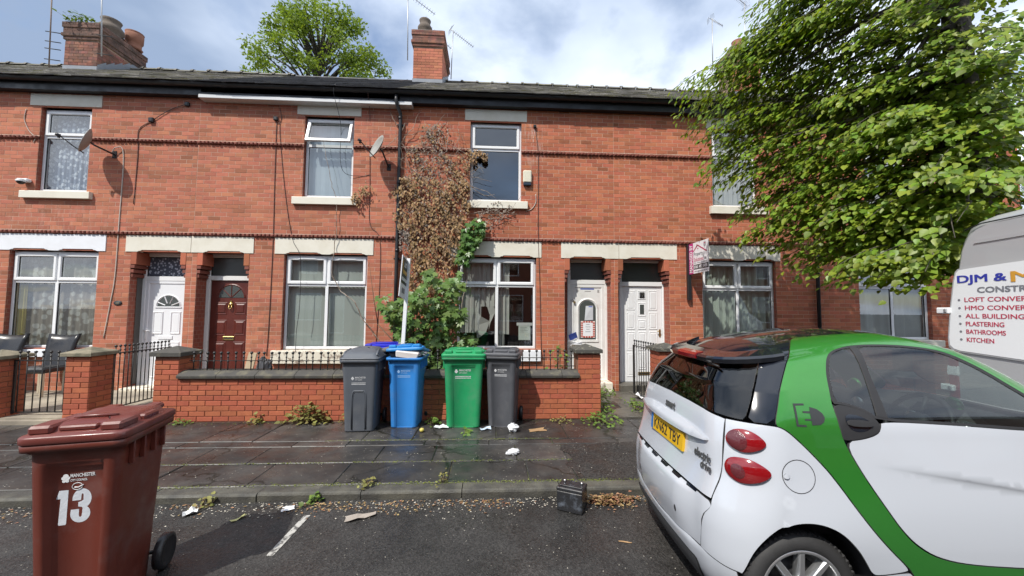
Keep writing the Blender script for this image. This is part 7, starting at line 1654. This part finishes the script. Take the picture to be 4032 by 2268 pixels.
text('KN62 TBY','lettering',C_dark,pl,Fm(-.20,-.036,.0128),U,V,.430,.072,.012)
C_badge=mat('badge_chrome',(.16,.16,.165),.3,.6)
def badge(s,t,v,w,h):
    o_,u_,v_=rearframe(t,v,.003); return text(s,'badge',C_badge,tg,o_,u_,v_,w,h,.02,.003)
badge('smart',-.03,.955,.15,.048); badge('electric',.395,.775,.16,.048); badge('drive',.465,.727,.10,.044)
# bumper, skirt, diffuser
ss=lambda x:(lambda t:t*t*(3-2*t))(min(1,max(0,x)))
def boff(u,v): return .030*ss((.612-v)/.05)*(.45+.55*ss((v-.30)/.16))*ss((.50-abs(u))/.22)
bp=panel('bumper',both([(.64,.607),(1.10,.600),(1.120,.585),(1.119,.57),(1.053,.500),(1.047,.42),(1.037,.333),(1.037,.333),(.64,.312)]),C_white,car,pt_full,off=boff,smooth=1,grid=.03)
for k in range(6):
    c=-.43+.172*k; panel('bumper_slot',[(c-.055,.607),(c+.055,.607),(c+.045,.592),(c-.045,.592)],C_black,bp,pt_full,off=lambda u,v:boff(u,v)+.0015,smooth=0,rim=0,grid=.02)
sk=panel('skirt',both([(.64,.306),(1.036,.330),(1.116,.317),(1.195,.306),(1.252,.306),(1.246,.20),(1.225,.12),(1.12,.09),(.64,.09)]),C_white,car,pt_full,off=lambda u,v:.018*min(1,max(0,(.33-v)/.03))*max(0,min(1,(.62-abs(u))/.2)),smooth=1,grid=.035)
panel('diffuser',both([(.64,.255),(.98,.250),(1.03,.235),(1.09,.14),(1.10,.085),(.64,.085)]),C_grey,sk,pt_full,off=.022,smooth=1,grid=.04)
for t in (.31,-.31): panel('parking_sensor',[(t+.010*cos(a),.425+.020*sin(a)) for a in np.linspace(0,2*pi,13)[:-1]],C_dark,bp,pt_full,off=lambda u,v:boff(u,v)+.002,smooth=1,rim=0,grid=.02)
# lamps
def dome(cx_,cy_,rx,ry,h): return lambda u,v:.004+h*max(0,1-((u-cx_)/rx)**2-((v-cy_)/ry)**2)**.7
l1=[(1.235,.934),(1.263,.978),(1.313,.998),(1.371,.988),(1.418,.943),(1.398,.915),(1.343,.889),(1.298,.881),(1.252,.901)]
l2=[(1.214,.785),(1.23,.831),(1.264,.854),(1.332,.859),(1.39,.833),(1.422,.801),(1.394,.773),(1.348,.748),(1.289,.732),(1.242,.738)]
for fn in (pt_side,pt_far):
    a_=panel('tail_light',l1,C_red,car,fn,off=dome(1.32,.94,.10,.066,.022),smooth=2,grid=.016,st=.012); panel('tail_light_lens',[(1.292+.043*cos(a),.938+.047*sin(a)) for a in np.linspace(0,2*pi,17)[:-1]],C_redd,a_,fn,off=lambda u,v:dome(1.32,.94,.10,.066,.022)(u,v)+.003,smooth=0,grid=.016,rim=.002)
    b_=panel('tail_light',l2,C_red,car,fn,off=dome(1.315,.795,.11,.07,.024),smooth=2,grid=.016,st=.012); panel('tail_light_lens',[(1.280+.030*cos(a),.79+.034*sin(a)) for a in np.linspace(0,2*pi,17)[:-1]],C_redd,b_,fn,off=lambda u,v:dome(1.315,.795,.11,.07,.024)(u,v)+.003,smooth=0,grid=.016,rim=.002)
circ=lambda r:[(1.545+r*cos(a),.797+r*.95*sin(a)) for a in np.linspace(0,2*pi,33)[:-1]]
fc=panel('charging_flap',circ(.082),C_dark,car,pt_side,hole=circ(.0785),off=.0012,smooth=0,rim=0,grid=.05,st=.01); panel('flap_grip',[(1.466,.79),(1.475,.812),(1.492,.806),(1.50,.795),(1.485,.785)],C_white,fc,pt_side,off=lambda u,v:.003+.006*max(0,1-((u-1.483)/.02)**2),smooth=1,grid=.01,rim=.004)
# ED plug decal
C_dec=mat('decal_charcoal',(.03,.033,.035),.5)
dc=panel('plug_decal',[(1.584,1.138),(1.640,1.138),(1.640,1.129),(1.594,1.128),(1.583,1.040),(1.622,1.038),(1.622,1.028),(1.570,1.030)],C_dec,car,pt_side,off=.0012,smooth=0,rim=0,grid=.03)
panel('plug_decal',[(1.665,1.122),(1.700,1.112),(1.722,1.092),(1.728,1.072),(1.718,1.052),(1.695,1.038),(1.652,1.036),(1.654,1.058),(1.622,1.058),(1.622,1.066),(1.655,1.066),(1.658,1.092),(1.622,1.094),(1.622,1.102),(1.660,1.102)],C_dec,car,pt_side,off=.0012,smooth=0,rim=0,grid=.03)
# wiper
wp=[np.array(rotp(pt_full(t,v))) for t,v in ((.0,1.475),(.06,1.465),(.30,1.40))]; g=MB(); q=[Vector(p)+Vector((-.035,-.004,.008)) for p in wp]; g.tube(q,[.016,.013,.007],6); wl=q[0]*.3+q[2]*.7; g.tube([q[1]+Vector((.012,0,-.01)),q[2]+Vector((.01,0,-.012)),q[2]+(q[2]-q[1])*.3+Vector((.012,0,-.012))],.006,5); g.build('wiper',C_dark,car)
# front: bonnet, windscreen
sf=lambda v:_pw(v,XF)-min(_pw(v,RF),_pw(v,WV)*.95)+min(_pw(v,RF),_pw(v,WV)*.95)*pi/2+_pw(v,WV)-min(_pw(v,RF),_pw(v,WV)*.95)
def pt_front(t,v):
    p=carpt(sf(v)-abs(t),v); return p if t<=0 else (p[0],2*CYC-p[1],p[2])
def bothf(L_): q=[(s-sf(v),v) for s,v in L_]; return q+[(-t,v) for t,v in q[::-1]]
panel('front_panel',bothf([(sf(.95),.95),(3.38,.98),(3.31,.85),(3.26,.62),(3.78,.60),(3.9,.3),(sf(.12),.12)]),C_white,car,pt_front,smooth=1,grid=.09)
panel('windscreen',bothf([(sf(1.50),1.50),(2.66,1.465),(2.81,1.375),(2.96,1.28),(3.11,1.18),(3.26,1.08),(3.36,.99),(sf(.96),.96)]),M_glassd,car,pt_front,smooth=1,grid=.1,rim=0)
# cabin and underbody
def rbox(g,x0,x1,y0,y1,z0,z1,c=.02,mi=0):
    b=MB(); b.cbox(x0,x1,y0,y1,z0,z1,c); b.v=[rotp(p) for p in b.v]; g.add(b.v,b.f,mi)
g=MB(); rbox(g,1.30,3.6,2.25,3.04,.08,.40); rbox(g,1.42,3.4,2.05,3.24,.42,.62); rbox(g,1.9,3.3,1.92,3.37,.14,.40); rbox(g,1.36,1.75,2.05,3.24,.60,.90); g.build('underbody',C_int,car)
g=MB(); rbox(g,2.78,3.3,1.98,3.31,.62,.98,.06); rbox(g,2.70,2.9,2.75,3.25,.80,1.0,.05); rbox(g,2.68,2.86,2.12,2.50,.90,1.05,.06); rbox(g,2.55,3.0,2.58,2.74,.5,.82,.04); db=g.build('dashboard',C_int,car)
g=MB()
for y in (2.28,2.95):
    m_=MB(); m_.lathe([(.05,0),(.055,.012),(.045,.03),(.03,.03)],14,Matrix.Translation((2.80,y,1.06))@Matrix.Rotation(-pi/2,4,'Y')); m_.v=[rotp(p) for p in m_.v]; g.add(m_.v,m_.f,0,True)
    for yy in (-.14,.14): m_=MB(); m_.lathe([(.03,0),(.04,.02),(.035,.035),(0,.035)],12,Matrix.Translation((2.70,y+yy,.96))@Matrix.Rotation(-pi/2,4,'Y')); m_.v=[rotp(p) for p in m_.v]; g.add(m_.v,m_.f,1,True)
g.build('air_vent',[C_green,C_alloy],db)
g=MB(); m_=MB(); n=24; Rw=Matrix.Translation((2.56,2.28,.96))@Matrix.Rotation(radians(-65),4,'Y'); pts=[Rw@Vector((.18*cos(2*pi*k/n),.18*sin(2*pi*k/n),0)) for k in range(n+1)]; m_.tube(pts,.015,8); m_.lathe([(.07,-.03),(.06,.02),(0,.025)],12,Rw)
for a in (0,2.3,-2.3): m_.tube([Rw@Vector((.05*cos(a),.05*sin(a),0)),Rw@Vector((.17*cos(a),.17*sin(a),0))],.014,6)
m_.v=[rotp(p) for p in m_.v]; m_.build('steering_wheel',C_int,car)
for y in (2.28,2.98):
    g=MB(); rbox(g,1.95,2.45,y-.23,y+.23,.55,.72,.05); b=MB(); b.cbox(-.07,.07,-.22,.22,0,.52,.05); b.cbox(-.05,.05,-.11,.11,.54,.72,.04); b.xf(Matrix.Translation((1.98,y,.62))@Matrix.Rotation(radians(-14),4,'Y')); g.add([rotp(p) for p in b.v],b.f); g.build('seat',C_seat,car)
# wheels
def wheel(x,y,s,par):
    M=Matrix.Translation(rotp((x,y,.222)))@Matrix.Rotation(-CTH,4,'Z')@Matrix.Rotation(pi/2*s,4,'X')      # local z points outwards
    g=MB(); tp=[(.205,-.16),(.235,-.17),(.262,-.165),(.280,-.145),(.286,-.12),(.286,-.045),(.282,-.025),(.270,-.006),(.25,.004),(.23,.006),(.212,.0),(.205,-.008)]
    g.lathe(tp,72,M,0,True,False); w=g.build('wheel',C_tyre,par)
    g=MB()
    for k in range(60):       # shoulder blocks
        a=2*pi*k/60; b=MB(); b.box(.262,.2885,-.0075,.0075,-.06,-.018); b.xf(M@Matrix.Rotation(a,4,'Z')@Matrix.Rotation(.25,4,'X')); g.add(b.v,b.f)
    tag(g.build('tread',C_tyre,w),kind='stuff')
    g=MB(); g.lathe([(.212,-.002),(.206,.003),(.197,.0),(.192,-.015),(.188,-.10),(.14,-.13),(.06,-.09)],48,M,0,True,False); r=g.build('rim',C_alloy,w)
    for k in range(9):
        a=2*pi*k/9+.15; b=MB(); b.add([(.045,-.020,-.028),(.045,.020,-.028),(.198,.017,-.010),(.198,-.017,-.010),(.045,-.013,-.006),(.045,.013,-.006),(.198,.009,-.001),(.198,-.009,-.001),(.045,-.02,-.05),(.045,.02,-.05),(.198,.02,-.04),(.198,-.02,-.04)],[(4,5,6,7),(0,4,7,3),(5,1,2,6),(8,0,3,11),(1,9,10,2)]); b.xf(M@Matrix.Rotation(a,4,'Z')); b.build('spoke',C_alloy,r)
    g=MB(); g.lathe([(.055,-.04),(.055,-.008),(.045,.0),(.0,.002)],20,M); g.build('hub_cap',C_alloy,r)
    g=MB(); g.lathe([(.0,-.075),(.15,-.075),(.15,-.09)],24,M,cap=False); g.build('brake_disc',C_dark,w)
for x in (1.562,3.43): wheel(x,1.905,1,car); wheel(x,2*CYC-1.905,-1,car)
# leaflets on the dark roof
def onroof(t,x,z): return rotp((x,t,z))

# ------------------------------------------------------------ panel van
van=thing('parked_van','silver grey panel van seen from behind, its rear door lettered with building trades','van',(6.5,2.4,ROAD))
V_grey=mat('van_silver',(.46,.47,.485),.32,.25,coat=.7,spec=.5,var=.04,vscale=2); V_white=mat('van_sign_white',(.74,.75,.76),.3); V_blue=mat('letter_blue',(.03,.04,.33),.4); V_red=mat('letter_red',(.46,.04,.08),.5); V_or=mat('letter_orange',(.60,.30,.04),.4)
CY=2.385
half=[(0,2.475),(.35,2.472),(.55,2.455),(.66,2.425),(.73,2.375),(.775,2.29),(.81,2.19),(.86,1.9),(.91,1.62),(.945,1.38),(.96,1.1),(.965,.7),(.95,.35),(.90,.22)]
prof=[(CY+y,z) for y,z in half]+[(CY-y,z) for y,z in half[::-1][:-1]]
g=MB()
def vring(x,ins,dz=0): return [(x,CY+(y-CY)*(1-ins/.96),1.3+(z-1.3)*(1-ins/1.2)+dz) for y,z in prof]
loft(g,[vring(4.205,.075),vring(4.212,.04),vring(4.235,.014),vring(4.28,0),vring(4.8,0),vring(7.9,0),vring(8.3,.06,-.03),vring(8.9,.5,-.35),vring(9.4,.62,-.55)],0,True,True)
vb=g.build('body',V_grey,van)
X0=4.205
def vq(name,m,poly,x0,x1,par=vb):     # polygon in (Y,z) with thickness
    g=MB(); g.prism(poly,'x',x0,x1); return g.build(name,m,par,fixn=True)
def rr2(y0,y1,z0,z1,r,n=6):
    P=[]
    for cx_,cz_,a0 in ((y1-r,z1-r,0),(y0+r,z1-r,pi/2),(y0+r,z0+r,pi),(y1-r,z0+r,3*pi/2)):
        for k in range(n+1): a=a0+pi/2*k/n; P.append((cx_+r*cos(a),cz_+r*sin(a)))
    return P
def vdoor(y0,y1,sgn):
    return [(y0,.45),(y1,.45)]
dl=vq('door',V_grey,[(CY+.004,.42),(3.27,.42),(3.275,1.1),(3.26,1.38),(3.235,1.62),(3.185,1.9),(3.13,2.19),(3.085,2.29),(3.03,2.345),(2.95,2.375),(CY+.004,2.395)],X0-.022,X0+.01,van)
dr_=vq('door',V_grey,[(2*CY-y,z) for y,z in [(CY+.004,.42),(3.27,.42),(3.275,1.1),(3.26,1.38),(3.235,1.62),(3.185,1.9),(3.13,2.19),(3.085,2.29),(3.03,2.345),(2.95,2.375),(CY+.004,2.395)]][::-1],X0-.022,X0+.01,van)
for d_,sg in ((dl,1),(dr_,-1)):
    yy=lambda y:CY+sg*(y-CY)
    P=[(3.265,1.40),(3.262,1.33),(3.235,1.30),(3.19,1.285),(2.50,1.235),(2.47,1.25),(2.46,1.29),(2.46,2.03),(2.475,2.055),(2.50,2.06),(3.10,2.018),(3.165,2.010),(3.185,1.985),(3.205,1.9),(3.24,1.65)]
    if sg>0: P2=P
    else: P2=[(yy(a),b) for a,b in P][::-1]
    mid=(sum(a for a,b in P2)/len(P2),sum(b for a,b in P2)/len(P2))
    vq('sign_surround',V_grey,[(mid[0]+(a-mid[0])*1.02,mid[1]+(b-mid[1])*1.018) for a,b in P2],X0-.034,X0-.02,d_); s_=vq('sign_panel',V_white,[(mid[0]+(a-mid[0])*.985,mid[1]+(b-mid[1])*.985) for a,b in P2],X0-.037,X0-.03,d_)
    if sg>0: sgn_p=s_
    g=MB(); g.prism([(yy(3.03),2.262),(yy(2.95),2.262),(yy(2.42),2.285),(yy(2.42),2.25),(yy(2.95),2.228),(yy(3.05),2.225)][::sg],'x',X0-.030,X0-.02); g.build('crease',V_grey,d_,fixn=True)
g=MB(); g.tube([(X0-.012,CY+.73*1.0,2.355),(X0-.012,3.0,2.392),(X0-.012,2.7,2.404),(X0-.012,CY-.6,2.404)],.006,5); g.build('roof_seal',M_seal,van)
for z in (1.645,.95):
    g=MB(); g.cbox(X0-.06,X0+.02,3.235,3.335,z-.028,z+.028,.008); g.cbox(X0-.068,X0-.058,3.25,3.27,z-.015,z+.015,.003,1); g.build('hinge',[V_white,M_galv],dl)
for y in (3.25,1.47):
    g=MB(); g.cbox(X0-.03,X0+.05,y-.05,y+.05,.85,1.30,.02,0); g.cbox(X0-.034,X0-.02,y-.045,y+.045,1.06,1.15,.01,1); g.build('tail_light',[C_red,V_white],van)
g=MB(); g.cbox(X0-.10,X0+.1,CY-.93,CY+.93,.28,.52,.03); g.build('bumper',C_dark,van)
xt=X0-.0385
def vt(s,m,y,z,w,h,bold=0,o=0):
    k=h*.035
    for i,(dy,dz) in enumerate(((k,k*.5),(-k,k*.5),(k,-k*.5),(-k,-k*.5)) if bold else ((k*.6,0),(-k*.6,0))): text(s,'lettering',m,sgn_p,(xt-o-.0004*i,y+dy,z+dz),(0,-1,0),(0,0,1),w,h,0)
vt('DJM &',V_blue,3.170,1.872,.325,.082,.03); vt('M',V_or,2.815,1.878,.14,.082,.03); vt('CONSTRUCTION',M_ink,3.034,1.800,.60,.046,1)
for s,z,w in (('LOFT CONVERSIONS',1.722,.56),('HMO CONVERSIONS',1.651,.55),('ALL BUILDING WORK',1.580,.58),('PLASTERING',1.512,.252),('BATHROOMS',1.444,.258),('KITCHEN',1.374,.182)):
    vt(s,V_red,3.128,z,w,.038); g=MB(); n=10; c=Vector((xt-.0005,3.168,z+.017)); g.add([c]+[c+Vector((0,.010*cos(2*pi*k/n),.010*sin(2*pi*k/n))) for k in range(n)],[(0,k+1,(k+1)%n+1) for k in range(n)]); g.build('bullet',M_ink,sgn_p)
for x in (5.0,8.0):
    for y in (1.55,3.22): g=MB(); g.lathe([(.2,-.1),(.33,-.1),(.34,-.08),(.34,.08),(.33,.1),(.2,.1),(.18,.06),(0,.06)],28,Matrix.Translation((x,y,ROAD+.34))@Matrix.Rotation(pi/2*(1 if y<2 else -1),4,'X')); g.build('wheel',C_tyre,van)

van.location.y+=.03
# ------------------------------------------------------------ the other side of the street (seen only mirrored in the glass)
op=thing('opposite_terrace','brick terrace across the street, seen only mirrored in window glass','building',(0,-9,0))
M_ob=mat('opposite_brick',(.28,.10,.06),.9,var=.2,vscale=3)
HO=[]
for k in range(-4,5):
    x=k*4.2; HO+=[(x+.5,x+2.1,.9,2.6),(x+.8,x+1.8,3.8,5.4),(x+2.6,x+3.5,.1,2.6)]
g=MB(); X_=sorted({-18.,23.,*[v for h in HO for v in h[:2]]})
holed_wall(g,-18,23,0,5.8,-9,HO); g.quad((-18,-9.15,0),(23,-9.15,0),(23,-9.15,5.8),(-18,-9.15,5.8)); g.build('wall',M_ob,op)
g=MB(); g.prism([(-8.8,5.75),(-12.7,8.3),(-16.6,5.75)],'x',-18,23); g.build('roof',M_slate,op,fixn=True)
for h in HO:
    g=MB(); g.ringpanel(h[0],h[1],h[2],h[3],[(0,9.06),(0,9.02),(.06,9.02),(.06,9.05)],True,0,1); g.v=[(a,-b,c) for a,b,c in g.v]; g.f=[f[::-1] for f in g.f]; g.build('window',[M_upvc,M_glass],op)
